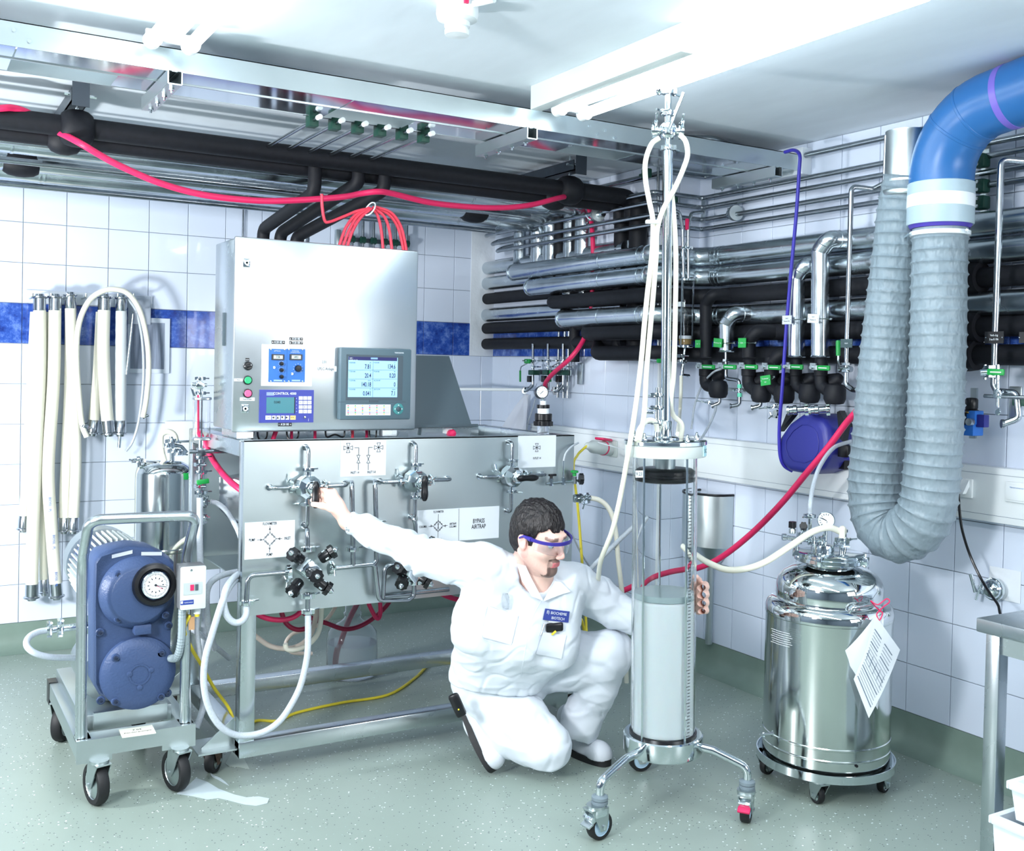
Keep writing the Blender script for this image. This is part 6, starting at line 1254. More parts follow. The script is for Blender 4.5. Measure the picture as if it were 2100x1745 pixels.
solid('white_hose',MB().tube(spl([dq(362,908),dq(358,893),dq(349,886),dq(337,887),dq(330,896),dq(332,925),dq(343,962),dq(363,1020),dq(380,1075),H(395,1122,y=-1.1),H(405,1180,y=-1.3)],6),.013,12),HOSE,'white hose arching off the drum lid and down behind the cart','hose')
# ---------------------------------------------------------------- small glass vessel with valve stack at the skid corner
AY=-1.72; aq=lambda px,py:H(px,py,y=AY)
av=thing('glass_vessel','small clear glass vessel with chrome valve on top beside the control cabinet','vessel',aq(412,900))
b0_=aq(413,898); ht=(aq(413,820)-b0_).length
MB().lathe([(.032,0),(.032,ht),(.0295,ht),(.0295,0),(.032,0)],b0_,(0,0,1),28).build('glass_tube',GLASS,av)
for p,n_ in((b0_-V((0,0,.008)),'end_plate'),(b0_+V((0,0,ht)),'end_plate')): MB().lathe([(.034,0),(.036,.002),(.036,.008),(.034,.010)],p,(0,0,1),24).build(n_,STEEL,av)
MB().cyl(b0_,b0_+V((0,0,ht)),.003).build('inner_tube',PIPE,av); MB().cyl(b0_+V((-.012,0,.02)),b0_+V((-.014,0,ht+.03)),.004).build('red_tube',RED,av)
MB().cyl(aq(412,820),aq(410,775),.007).lathe([(.008,-.02),(.016,-.016),(.018,0),(.016,.016),(.008,.02)],aq(409,790),(0,-1,0),16).cyl(aq(393,788),aq(424,790),.007).box(aq(397,806),(.012,.01,.045),(V((.95,0,.3)),V((0,1,0)),V((-.3,0,.95))),.002).build('top_valve',CHROME,av)
for px,py in((411,806),(410,776)): MB().wing(aq(px,py),(0,0,1),(1,-.2,0),.015).build('clamp',CHROME,av)
MB().cyl(aq(388,926),aq(468,925),.008).box(aq(410,926)-V((0,.01,0)),(.03,.03,.03),None,.004).build('clamp_rod',PIPE,av); MB().cyl(aq(452,926),V((-2.14,-1.72,aq(452,926).z)),.007).build('rod_mount',PIPE,av)
MB().cyl(aq(412,902),aq(410,1022),.008).build('stem',CHROME,av)
for py,s in((938,1),(952,-1),(968,1),(996,-1),(1010,1)): MB().wing(aq(411,py),(0,0,1),(s,-.3,0),.017).build('clamp',CHROME,av)
MB().box(aq(412,986)-V((0,.03,0)),(.045,.012,.018),(V((1,0,.12)).normalized(),V((0,1,0)),V((-.12,0,1)).normalized()),.003).build('green_grip',GREEN,av)
for py in(1030,1062): MB().wing(aq(420,py),(1,0,0),(0,-.2,1 if py<1040 else -1),.016).cyl(aq(412,py),aq(430,py),.007).build('side_port',CHROME,av)
solid('braided_hose',MB().tube(spl([aq(410,1020),aq(410,1060),aq(410,1120),aq(413,1180),H(420,1240,y=-1.75),H(418,1300,y=-1.75),H(414,1370,y=-1.78),H(418,1440,y=-1.8),V((-2.26,-1.85,.115))],6),.0125,12),CLEARH,'straight braided hose hanging below the glass vessel','hose')
solid('clear_hose',MB().tube(spl([aq(432,1029),aq(447,1033),aq(465,1048),aq(480,1072),H(492,1098,y=-1.8),H(500,1130,y=-1.8)],6),.010,12),CLEARH,'curved clear hose from the valve stack into the skid','hose')
solid('red_hose',MB().tube(spl([H(407,885,y=-1.6),H(418,905,y=-1.6),H(438,945,y=-1.65),H(462,977,y=-1.75),H(488,1000,y=-1.85),H(520,1020,y=-1.9)],6),.012,12),RED,'red hose slanting behind the skid corner below the glass vessel','hose')
# ---------------------------------------------------------------- hoses around the skid
BY=-2.19; bq=lambda px,py,y=BY:H(px,py,y=y)
solid('braided_hose',MB().tube(spl([bq(631.5,1262,-2.175),bq(632,1300),bq(630,1345),bq(618,1400),bq(600,1440),bq(572,1480),bq(535,1503),bq(490,1508),bq(455,1492,-2.2),bq(430,1455,-2.2),bq(418,1405,-2.2),bq(421,1350,-2.2),bq(435,1300,-2.2),bq(452,1245,-2.2),bq(464,1215,-2.18),bq(480,1192,-2.1),bq(500,1180,-1.98),bq(530,1175,-1.9)],6),.0115,12),CLEARH,'long braided hose swinging in a deep loop below the hand wheel cluster','hose')
solid('braided_hose',MB().tube(spl([bq(505.5,1244,-2.175),bq(504,1262),bq(495,1274),bq(480,1276),bq(466,1263),bq(459,1238),bq(462,1212),bq(474,1190,-2.14),bq(492,1176,-2.05),bq(520,1172,-1.95)],6),.0115,12),CLEARH,'short braided hose curling off the panel corner clamp','hose')
solid('braided_hose',MB().tube(spl([bq(560,1165,-1.9),bq(490,1172,-1.95),bq(450,1182,-1.97),bq(428,1202,-1.97),bq(424,1240,-1.95),bq(430,1290,-1.9),bq(440,1330,-1.8)],6),.011,12),CLEARH,'clear hose bending round the skid post behind the starter box','hose')
solid('braided_hose',MB().tube(spl([H(380,1285,y=-1.75),H(410,1300,y=-1.8),H(440,1325,y=-1.75),H(470,1350,y=-1.6)],6),.010,10),CLEARH,'clear hose crossing low between cart and skid','hose')
solid('braided_hose',MB().tube(spl([H(408,1250,y=-1.9),H(404,1290,y=-1.9),H(410,1340,y=-1.88),H(414,1400,y=-1.85)],6),.009,10),CLEARH,'clear hose hanging just behind the cart handle post','hose')
iq=lambda px,py,y=-1.75:H(px,py,y=y)
def ih(nm,pts,r,m,lab,y=-1.75): solid(nm,MB().tube(spl([iq(a,b_,y) for a,b_ in pts],6),r,10),m,lab,'hose')
ih('white_hose',[(500,1225),(520,1246),(550,1250),(580,1244),(600,1228),(605,1200)],.010,WHITE,'white hose curving just under the panel near its corner',-1.95)
ih('white_hose',[(660,1195),(660,1240),(655,1290),(640,1315),(615,1330),(590,1332),(585,1320)],.010,HOSE,'white hose dropping beside the outlet tube and curling back')
ih('cream_hose',[(500,1285),(525,1305),(555,1325),(590,1330),(620,1320),(640,1295),(648,1260),(650,1210)],.010,mat('cream_hose',srgb(222,208,196),.4),'cream hose sagging in a wide bow under the panel',-1.7)
ih('cream_hose',[(700,1200),(690,1240),(665,1275),(630,1290),(600,1300),(586,1320),(600,1338),(640,1340)],.008,bpy.data.materials['cream_hose'],'thin cream hose coiling behind the white ones',-1.5)
ih('red_hose',[(505,1240),(522,1256),(548,1268),(580,1271),(608,1262),(624,1240),(630,1205)],.010,RED,'bright red hose bowing below the panel corner',-1.85)
DRED=mat('dark_red_hose',srgb(150,28,66),.35)
ih('dark_red_hose',[(572,1200),(574,1240),(585,1275),(605,1290),(628,1288),(648,1272),(660,1240),(668,1200)],.010,DRED,'dark red hose hanging in a loop under the hand wheels',-1.65)
ih('dark_red_hose',[(600,1210),(612,1245),(635,1265),(670,1278),(710,1290),(750,1278),(790,1245),(815,1205)],.010,DRED,'dark red hose dipping behind the clear bottle',-1.55)
ih('red_hose',[(742,1200),(755,1235),(768,1262),(776,1268),(780,1255),(779,1225),(778,1200)],.009,RED,'red hose in a narrow hanging V beside the bottle',-1.7)
ih('red_hose',[(875,1190),(890,1208),(915,1222),(950,1232),(1000,1240)],.011,RED,'red hose running under the panel toward the kneeling man',-1.8)
# clear bottle with the suction hose in it
bz=.002; bc=H(721,1384,z=.0); bt=thing('clear_bottle','large clear plastic bottle holding a dark red hose behind the lower rail','bottle',(bc.x,bc.y,0))
by_=bc.y; bs=lambda px,py:H(px,py,y=by_); br=(bs(776,1330).x-bs(668,1330).x)/2*.90; zs=bs(720,1285).z; zt2=bs(720,1228).z
prof=[(br*.9,0),(br,.012),(br,zs-.06),(br*.95,zs-.025),(br*.78,zs),(br*.45,zs+.025),(br*.33,zs+.04),(br*.31,zs+.05),(br*.36,zs+.055),(br*.36,zs+.065),(br*.30,zs+.07),(br*.30,zt2)]
inn=[(r-.003,max(h,.004)) for r,h in prof][::-1]
MB().lathe([(0,0)]+prof+inn+[(0,.004)],(bc.x,by_,bz),(0,0,1),40).build('bottle_body',GLASST,bt,ang=60)
MB().lathe([(br-.0032,.0045),(br-.0032,zs-.075),(0,zs-.075)],(bc.x,by_,bz),(0,0,1),36).build('clear_liquid',mat('water',(.88,.93,.96,1),.08,trans=.85,ior=1.2),bt)
solid('dark_red_hose',MB().tube(spl([bs(760,1195),bs(748,1216),bs(734,1236),bs(720,1262),bs(708,1290),bs(697,1325),bs(692,1355),V((bs(694,1370).x,by_,.02))],6),.013,12),DRED,'dark red hose dipping down into the clear bottle','hose')
# ---------------------------------------------------------------- hoses right of the panel
solid('cream_hose',MB().tube(spl([PP(1210,1021),PP(1228,1025),PP(1245,1038),PP(1257,1062,.0),PP(1264,1100,-.02),PP(1268,1150,-.04),PP(1274,1200,-.06),PP(1278,1240,-.08),PP(1282,1300,-.1),PP(1285,1400,-.1)],6),.0105,12),bpy.data.materials['cream_hose'] if 0 else HOSE,'cream hose arching from the panel side outlet down behind the man','hose')
solid('clear_hose',MB().tube([H(1320,1060,y=-2.2),H(1262,1115,y=-2.1),H(1205,1172,y=-2.0),H(1150,1225,y=-1.95)],.010,10),CLEARH,'clear straight hose slanting up from the man to the column','hose')
solid('clear_hose',MB().tube(spl([H(1170,1090,y=-2.0),H(1195,1140,y=-1.9),H(1225,1180,y=-1.8),H(1260,1200,y=-1.8),H(1295,1205,y=-1.8)],6),.004,8),CLEARH,'thin clear tube sagging behind the shoulder','tube')
# ---------------------------------------------------------------- taps on the side wall
TX=-.09; tq=lambda px,py:H(px,py,x=TX)
tb=thing('tap_rail','wall rail with dark green clamps that holds three small taps','rail',tq(1125,765))
MB().bb(tq(1160,770)+V((.03,0,0)),tq(1094,757)+V((.036,0,0))).build('rail',STEELM,tb); MB().bb(tq(1173,788)+V((.06,0,0)),tq(1165,744)+V((.07,0,0)),.003).build('end_bracket',STEELM,tb)
for px in(1097,1126,1156): MB().box(tq(px,764)+V((-.005,0,0)),(.05,.055,.028),None,.004).build('clamp_block',DGREEN,tb); MB().box(tq(px-9,777),(.03,.035,.036),None,.003).build('name_block',BLACK,tb)
for i,(px,lab) in enumerate(((1093,'first small chrome wall tap with green lever near the corner'),(1124,'middle small chrome wall tap behind the gauge'),(1155,'small chrome wall tap where the red swag hose ends'))):
    t=thing('wall_tap',lab,'tap',tq(px,745)); 
    if i==1: pt=[tq(px,705),tq(px,800)]
    else: pt=fil([tq(px,705),tq(px,791),tq(px-(12 if i==0 else 10),801),tq(px-20,803)],.015,5)
    MB().tube(pt,.008,12).build('tube',PIPE,t); MB().wing(tq(px,740),(0,0,1),(0,1,0),.018).wing(tq(px,752),(0,0,1),(0,-1,0),.014).build('valve_body',CHROME,t)
    if i!=1:
        a=tq(px-17,760);b=tq(px-17,783); MB().tube([a-V((.03,0,0)),b-V((.03,0,0))],.006,8).build('lever_grip',GREEN,t); MB().tube([a-V((.03,0,0)),tq(px-15,752)-V((.03,0,0)),tq(px-5,741)],.0035,6).build('lever_stem',STEELM,t); MB().wing(tq(px-18,802),(.3,1,0),(0,.1,1),.017).build('clamp',CHROME,t)
    else: MB().box(tq(1091,741)-V((.03,0,0)),(.012,.06,.026),None,.003).build('lever_grip',GREEN,t)
solid('white_pipe',MB().cyl(tq(1072,799),H(900,796,x=-.5) if 0 else V((-.35,-.10,tq(1072,799).z-.01)),.009).cyl(V((-.35,-.10,tq(1072,799).z-.01)),V((-.75,-.03,tq(1072,799).z-.012)),.009),WHITE,'thin white pipe leading along the wall from the first tap','pipe')
P=[tq(1083,812),tq(1062,835),tq(1030,885),tq(1022,900),tq(1080,905),tq(1088,850)]
bg=MB(); N=7
L_=[tq(1080,808),tq(1062,832),tq(1042,862),tq(1020,893)];R2=[tq(1084,810),tq(1086,840),tq(1084,870),tq(1078,900)]
g=[]
for i in range(4):
    for j in range(N): g.append(L_[i].lerp(R2[i],j/(N-1))+V((-.018*math.sin(j*2.1+i),0,.004*math.sin(j*3))))
k=len(g); f=[(i*N+j,i*N+j+1,(i+1)*N+j+1,(i+1)*N+j) for i in range(3) for j in range(N-1)]
bg.add(g+[p+V((.002,0,0)) for p in g],f+[tuple(x+k for x in t) for t in f]); solid('plastic_bag',bg,mat('thin_plastic',srgb(236,240,250),.3,trans=.3),'translucent plastic bag hung on the wall tap behind the gauge','bag',ang=80)
solid('clear_hose',MB().tube(spl([tq(1098,817),tq(1092,840),tq(1083,865),tq(1078,892)],5),.004,8),CLEARH,'thin clear tube beside the hanging plastic bag','tube')
# ---------------------------------------------------------------- red swag hose, coral tubes, steel tube rack
sw=lambda px,py,y=-1.60:H(px,py,y=y)
solid('red_hose',MB().tube(spl([sw(-60,228,-1.53),sw(0,222,-1.55),sw(30,222,-1.53),sw(62,234,-1.50),sw(85,258,-1.46),sw(118,270,-1.50),sw(165,294,-1.60),sw(205,318),sw(250,342),sw(330,376),sw(420,400),sw(520,411),sw(600,411),sw(700,404),sw(740,397),sw(775,393,-1.63),sw(805,397,-1.62),sw(880,415),sw(960,424),sw(1030,426),sw(1090,420),sw(1150,405,-1.56),H(1190,400,x=-.25),H(1207,425,x=-.095),H(1213,460,x=-.09),H(1216,500,x=-.09),H(1216,560,x=-.09),H(1212,640,x=-.09),H(1200,690,x=-.10),H(1172,732,x=-.17),H(1135,765,x=-.15),H(1119,785,x=-.13),H(1118,798,x=-.11)],6),.0125,12),RED,'long red hose swagged below the black ceiling pipe from wall to tap','hose')
cq=lambda px,py,y=-1.84:H(px,py,y=y)
ccol=[([(660,398),(661,425),(666,452),(676,455),(705,444),(735,432),(760,429),(780,436)],'coral tube hooked from the red swag down to the bundle tie'),
 ([(760,427),(735,442),(718,468),(706,498),(700,520)],'first coral tube arching from the tie to the cabinet top'),
 ([(762,428),(740,446),(724,472),(714,500),(711,520)],'second coral tube arching from the tie to the cabinet top'),
 ([(757,426),(730,440),(712,462),(702,485),(694,510)],'outermost coral tube on the lamp side of the bundle'),
 ([(766,428),(776,446),(782,474),(785,505),(785,520)],'third coral tube dropping straight under the tie'),
 ([(768,427),(788,444),(798,470),(803,505),(804,520)],'fourth coral tube dropping to the middle of the cabinet top'),
 ([(764,425),(795,438),(815,464),(826,505),(827,522)],'fifth coral tube on the far side of the bundle'),
 ([(770,424),(802,436),(822,464),(832,505),(833,522)],'outermost coral tube on the far side of the bundle')]
for i,(L2,lab) in enumerate(ccol): solid('coral_tube',MB().tube(spl([cq(a,b_,-1.84-.006*(i%3)) for a,b_ in L2],7),.006,10),CORAL,lab,'tube')
q=cq(763,427,-1.87); solid('cable_tie',MB().ring([q+V((.02*math.cos(t),.022*math.sin(t)+.02,.028*math.sin(t+1))) for t in [2*PI*k/20 for k in range(21)]],.003,6),WHITE,'pale tie strapping the coral tubes to the black drop pipe','tie')
tr2=thing('tube_clamp_rail','dark rail under the cable tray with six dark green tube clamps','rail',H(760,275,y=-2.06))
YR=-2.06; zr=2.343
A=H(636,243,y=YR); B=H(884,287,y=YR); zr=A.z
MB().bb((A.x-.02,YR-.01,zr+.012),(B.x+.02,YR+.02,zr+.022)).build('rail',DGREY,tr2)
for i,px in enumerate((640,686,733,779,824,868)):
    x=H(px,256+i*6.6,y=YR).x; MB().bb((x-.018,YR-.022,zr-.03),(x+.018,YR+.022,zr+.012),.003).build('clamp_block',DGREEN,tr2)
    z_=zr-.008
    t=solid('steel_tube',MB().tube([(x,YR-.06,z_),(x,YR,z_),(x,-1.30,z_-.004),(x,-.2,z_+.01)],.0072,10),PIPE,'%s steel tube in the row running back above the black pipe'%('first','second','third','fourth','fifth','sixth')[i],'tube')
    MB().cyl((x,YR-.06,z_),(x,YR-.085,z_),.0095).build('white_tip',WHITE,t)
wr2=thing('tube_clamp_rail','wall rail with dark green clamps behind the control cabinet','rail',wq(775,495,-.04))
z_=wq(775,495,-.04).z
MB().bb((wq(700,0,-.03).x,-.03,z_-.012),(wq(848,0,-.03).x,-.02,z_+.012)).build('rail',DGREY,wr2)
for px in(703,845): MB().bb((wq(px-5,0,-.03).x,-.034,z_-.07),(wq(px+5,0,-.03).x,-.006,z_+.05),.003).build('end_bracket',STEELM,wr2)
for i,px in enumerate((722,744,766,789,811,834)):
    x=wq(px,490,-.045).x; MB().lathe([(.008,-.018),(.021,-.014),(.021,.014),(.008,.018)],(x,-.045,z_),(1,0,0),8).build('clamp_block',DGREEN,wr2)
    solid('steel_tube',MB().cyl((x,-.045,1.85),(x,-.045,2.3),.0085),PIPE,'%s upright steel tube on the wall rail behind the cabinet'%('first','second','third','fourth','fifth','sixth')[i],'tube')
pipe('wall_conduit',fil([wq(513,412,-.02),wq(511,420,-.02),wq(499,426,-.02),wq(497,520,-.02)],.01),.005,PIPE,'thin bent conduit on the tiles beside the black drop pipes')
# pipes lying on the far end of the tray
for k,(dx,dy,lab) in enumerate(((0,0,'outer bent steel pipe lying on the tray end'),(.07,.06,'middle bent steel pipe lying on the tray end'),(.16,.11,'inner bent dark pipe lying on the tray end'))):
    z=2.445-.004*k; solid('bent_pipe',MB().tube(fil([(XR-.04,-2.12-dy*.6,z),(-.25+dx*.9,-2.30+dy,z),(-.42+dx,-2.22+dy,z),(-.5+dx,-2.09+dy*.3,z)],.05,6),.017-.002*k,12),PIPE,lab,'pipe')
# white spill on the floor
def blob(L3): return [H(a,b_,z=.0) for a,b_ in L3]
sp=thing('floor_spill','dried white spill stain on the floor between cart and skid caster','spill',H(460,1625,z=0)); SPM=mat('white_spill',srgb(186,200,206),.5,noise=.06,nscale=20)
m=MB(); m.prism([p+V((0,0,.0006)) for p in blob([(362,1628),(385,1612),(402,1596),(425,1604),(448,1618),(480,1630),(505,1636),(530,1634),(552,1638),(548,1648),(525,1653),(500,1650),(470,1642),(448,1637),(425,1640),(400,1634)])],(0,0,.0012)); m.build('stain',SPM,sp,ang=80)
m=MB(); m.prism([p+V((0,0,.0006)) for p in blob([(430,1583),(437,1590),(452,1596),(462,1604),(470,1612),(460,1607),(446,1599),(434,1593)])],(0,0,.0012)); m.build('thin_stain',SPM,sp,ang=80)
sw_=thing('floor_patch','pale floor patch by the rusty skid caster','stain',H(500,1570,z=0)); MB().prism([p+V((0,0,.0004)) for p in blob([(480,1520),(490,1535),(512,1578),(490,1573),(470,1572),(462,1566),(474,1545)])],(0,0,.0008)).build('patch',mat('pale_resin',srgb(178,192,184),.45),sw_)  # thin flat patch in a paler tone than the floor
# ---------------------------------------------------------------- kneeling technician
from mathutils import noise as NZ
from mathutils.bvhtree import BVHTree
class SDF:
    def __init__(s,lo,hi,res):
        s.lo=np.array(lo,np.float32); s.res=res; s.n=(np.ceil((np.array(hi)-s.lo)/res).astype(int)+1); s.f=np.full(s.n,.5,np.float32)
    def _sub(s,lo,hi,pad):
        a=np.maximum(0,np.floor((np.array(lo)-pad-s.lo)/s.res).astype(int)); b=np.minimum(s.n,np.ceil((np.array(hi)+pad-s.lo)/s.res).astype(int)+1)
        if (b<=a).any(): return None
        sl=tuple(slice(a[i],b[i]) for i in range(3)); g=[(s.lo[i]+s.res*np.arange(a[i],b[i],dtype=np.float32)) for i in range(3)]
        return sl,np.meshgrid(*g,indexing='ij')
    def _mix(s,sl,d,k,sub=False):
        a=s.f[sl]
        if sub: d=-d; h=np.clip(.5-.5*(a-d)/k,0,1); s.f[sl]=a+(d-a)*h+k*h*(1-h)
        else: h=np.clip(.5+.5*(a-d)/k,0,1); s.f[sl]=a+(d-a)*h-k*h*(1-h)
    def cone(s,a,b,ra,rb,k=.02,sub=False,flat=None):
        a=np.array(a,float);b=np.array(b,float); R=max(ra,rb); q=s._sub(np.minimum(a,b)-R,np.maximum(a,b)+R,k*2+s.res*3)
        if q is None: return
        sl,(X,Y,Z)=q; d=b-a; L=max(1e-9,d@d); px,py,pz=X-a[0],Y-a[1],Z-a[2]
        t=np.clip((px*d[0]+py*d[1]+pz*d[2])/L,0,1); px=px-t*d[0];py=py-t*d[1];pz=pz-t*d[2]
        if flat is not None:
            n,w=flat; n=np.array(n,float);n/=np.linalg.norm(n); c=px*n[0]+py*n[1]+pz*n[2]; e=c*(1/w-1); px=px+n[0]*e;py=py+n[1]*e;pz=pz+n[2]*e
        D=np.sqrt(px*px+py*py+pz*pz)-(ra+(rb-ra)*t)
        s._mix(sl,D.astype(np.float32),k,sub)
    def chain(s,pts,rs,k=.012,**kw):
        for i in range(len(pts)-1): s.cone(pts[i],pts[i+1],rs[i],rs[i+1],k,**kw)
    def ell(s,c,r,ax,k=.02,sub=False):
        c=np.array(c,float); R=max(r); q=s._sub(c-R,c+R,k*2+s.res*3)
        if q is None: return
        sl,(X,Y,Z)=q; p=(X-c[0],Y-c[1],Z-c[2]); l=[sum(p[j]*ax[i][j] for j in range(3)) for i in range(3)]
        k0=np.sqrt(sum((l[i]/r[i])**2 for i in range(3))); k1=np.sqrt(sum((l[i]/r[i]**2)**2 for i in range(3)))+1e-9
        s._mix(sl,(k0*(k0-1)/k1).astype(np.float32),k,sub)
    def half(s,fn):
        g=np.meshgrid(*[(s.lo[i]+s.res*np.arange(s.n[i],dtype=np.float32)) for i in range(3)],indexing='ij'); s.f=np.maximum(s.f,fn(*g).astype(np.float32))
    def mesh(s):
        f=s.f; S=f<0; n=np.array(f.shape)-1
        cnt=np.zeros(n,np.int8)
        for i in(0,1):
            for j in(0,1):
                for k in(0,1): cnt+=S[i:n[0]+i,j:n[1]+j,k:n[2]+k]
        M_=(cnt>0)&(cnt<8); idx=np.full(n,-1,np.int64); C=np.argwhere(M_); idx[M_]=np.arange(len(C))
        P=np.zeros((len(C),3));W=np.zeros(len(C))
        cor=[(i,j,k) for i in(0,1) for j in(0,1) for k in(0,1)]
        for a in range(8):
            for b in range(a+1,8):
                A,B=np.array(cor[a]),np.array(cor[b])
                if abs(A-B).sum()!=1: continue
                fa=f[tuple((C+A).T)];fb=f[tuple((C+B).T)]; m=(fa<0)!=(fb<0); t=np.where(m,fa/np.where(m,fa-fb,1),0)
                P+=np.where(m[:,None],A+(B-A)*t[:,None],0); W+=m
        P=C+P/W[:,None]; V_=P*s.res+s.lo; F=[]
        for ax in range(3):
            o=[0,1,2]; o.remove(ax); u,v=o
            a=[slice(None)]*3; b=[slice(None)]*3; a[ax]=slice(0,-1); b[ax]=slice(1,None)
            E=np.argwhere(S[tuple(a)]!=S[tuple(b)]); E=E[(E[:,u]>0)&(E[:,v]>0)&(E[:,u]<n[u])&(E[:,v]<n[v])]
            eu=np.zeros(3,int);eu[u]=1; ev=np.zeros(3,int);ev[v]=1
            q=np.stack([idx[tuple((E-d).T)] for d in(eu+ev,ev,np.zeros(3,int),eu)],1); F.append(q)
        return V_,np.concatenate(F)
def sdf_obj(name,sd,mat_,parent,disp=None,col=None,smooth=0):
    Vv,F=sd.mesh(); F=F[(F>=0).all(1)]; me=bpy.data.meshes.new(name)
    me.from_pydata(Vv.tolist(),[],F.tolist()); bm=bmesh.new(); bm.from_mesh(me)
    # drop stray islands, keep the body whole
    bmesh.ops.recalc_face_normals(bm,faces=bm.faces)
    for _ in range(smooth): bmesh.ops.smooth_vert(bm,verts=bm.verts,factor=.5,use_axis_x=True,use_axis_y=True,use_axis_z=True)
    bm.normal_update()
    if disp:
        nv=[(v,v.normal.copy(),disp(v.co,v.normal)) for v in bm.verts]
        for v,nn,d in nv: v.co+=nn*d
    off=ROOT[parent.name]
    if col:
        ca=[col(v.co) for v in bm.verts]
    for v in bm.verts: v.co-=off
    bm.to_mesh(me); bm.free()
    if col:
        at=me.color_attributes.new('Col','FLOAT_COLOR','POINT'); at.data.foreach_set('color',np.array(ca,np.float32).ravel())
    me.polygons.foreach_set('use_smooth',[True]*len(me.polygons)); me.materials.append(mat_)
    o=bpy.data.objects.new(name,me); COL.objects.link(o); o.parent=parent; ROOT[o.name]=off; return o
pe=thing('person','man in white coverall and blue safety glasses kneeling between the panel and the glass column','person',(-1.25,-2.45,0))
SKIN=mat('skin',srgb(236,196,182),.5,sss=.12); _nt=SKIN.node_tree; _a=_nt.nodes.new('ShaderNodeVertexColor'); _a.layer_name='Col'; _nt.links.new(_a.outputs[0],_nt.nodes['Principled BSDF'].inputs['Base Color'])
CLOTH=mat('white_cotton',srgb(216,223,232),.85,bump=.25,bscale=14,spec=.2)
X3=(V((1,0,0)),V((0,1,0)),V((0,0,1)))
dv=lambda P:(P-CAM).dot(CF)
q=lambda px,py,d:H(px,py,d=d)
# --- head frame
crh=V((CR.x,CR.y,0)).normalized(); cfh=V((CF.x,CF.y,0)).normalized(); Zu=V((0,0,1))
ya,pa,ra=math.radians(50),math.radians(15),math.radians(4)
hf=(crh*math.sin(ya)-cfh*math.cos(ya)); HF=(hf*math.cos(pa)-Zu*math.sin(pa)).normalized(); HL=Zu.cross(hf).normalized(); HU=HF.cross(HL).normalized()
HLr=(HL*math.cos(ra)+HU*math.sin(ra)); HU=(HU*math.cos(ra)-HL*math.sin(ra)); HL=HLr
HO=q(1106,1094,3.56); hs=.93
def hp(f,l,u): return HO+(HF*f+HL*l+HU*u)*hs
HA=(HF,HL,HU)
# --- skeleton
Rs,Ls=q(985,1160,3.58),q(1183,1198,3.74); NB=q(1092,1185,3.655); Pv=q(1020,1385,3.86)
wv=c0=None
hd=PP(634,999,.05); hd.y=PY-.118; dh=dv(hd)
Re=q(848,1128,3.66); Rw=q(712,1070,dh+.005)
Le=q(1262,1252,3.80); Lw=q(1378,1250,3.70)
Rh,Lh=q(985,1400,3.84),q(1070,1375,3.90); Rk,Lk=q(1122,1535,3.70),q(1252,1338,3.80)
Rk.z=max(Rk.z,.085); Ra=V((-1.375,-2.30,.16)); La=q(1172,1480,3.95)
BR=.004
b=SDF((-2.03,-3.06,-.02),(-.80,-2.10,1.03),BR)
# head
b.ell(hp(-.008,0,.018),(.098*hs,.077*hs,.094*hs),HA,.02); b.ell(hp(.036,0,-.05),(.060*hs,.056*hs,.078*hs),HA,.03)
for s_ in(-1,1):
    b.cone(hp(.0,s_*.052,-.065),hp(.072,s_*.018,-.112),.022,.017,.025); b.ell(hp(.062,s_*.036,-.036),(.026,.024,.026),HA,.02)
b.cone(hp(.082,0,-.116),hp(.080,0,-.118),.019,.019,.02); b.cone(hp(.088,-.034,.016),hp(.088,.034,.016),.011,.011,.018)
for s_ in(-1,1): b.ell(hp(.104,s_*.033,-.006),(.016,.020,.014),HA,.014,True)
b.cone(hp(.094,0,.0),hp(.119,0,-.042),.0075,.0105,.012); b.cone(hp(.110,-.010,-.049),hp(.110,.010,-.049),.0075,.0075,.008)
b.cone(hp(.097,-.018,-.0765),hp(.097,.018,-.0765),.006,.006,.006); b.cone(hp(.102,-.007,-.0755),hp(.102,.007,-.0755),.006,.006,.006); b.cone(hp(.097,-.014,-.0865),hp(.097,.014,-.0865),.0075,.0075,.006)
b.cone(hp(.104,-.016,-.0805),hp(.104,.016,-.0805),.0022,.0022,.004,True)
for s_ in(-1,1):
    b.ell(hp(-.012,s_*.079,-.018),(.018,.009,.032),((HF*.93+HU*.25-HL*s_*.3).normalized(),HL,HU),.006); b.ell(hp(-.006,s_*.087,-.016),(.009,.006,.018),HA,.006,True)
b.cone(hp(-.03,0,-.05),NB-Zu*.01,.056,.060,.03); b.cone(hp(.03,0,-.10),NB+HF*.035-Zu*.03,.030,.045,.03)
# trunk, limbs under the clothes
Ch=NB.lerp(Pv,.32); Ws=NB.lerp(Pv,.7)
for a,c_,r1,r2 in((Rs,Ls,.055,.055),(NB,Ch,.075,.10),(Ch,Ws,.10,.09),(Ws,Pv,.09,.10),(Ls,Le,.048,.040),(Le,Lw,.040,.027),(Pv,Rh,.08,.075),(Pv,Lh,.08,.075),(Rh,Rk,.07,.05),(Lh,Lk,.07,.05),(Rk,Rk.lerp(Ra,.7),.05,.035),(Lk,Lk.lerp(La,.8),.05,.035)): b.cone(a,c_,r1,r2,.03)
ARM=[Rs,q(930,1152,3.60),q(880,1146,3.625),q(840,1126,3.635),q(790,1104,3.635),q(745,1084,dh+.01),Rw]
b.chain(ARM,[.05,.046,.042,.040,.036,.029,.027],.03)
tf=V((.12,-.99,0)).normalized()
b.cone(Ch+tf*.04+V((0,0,.06)),Ch+tf*.03,.075,.08,.04)
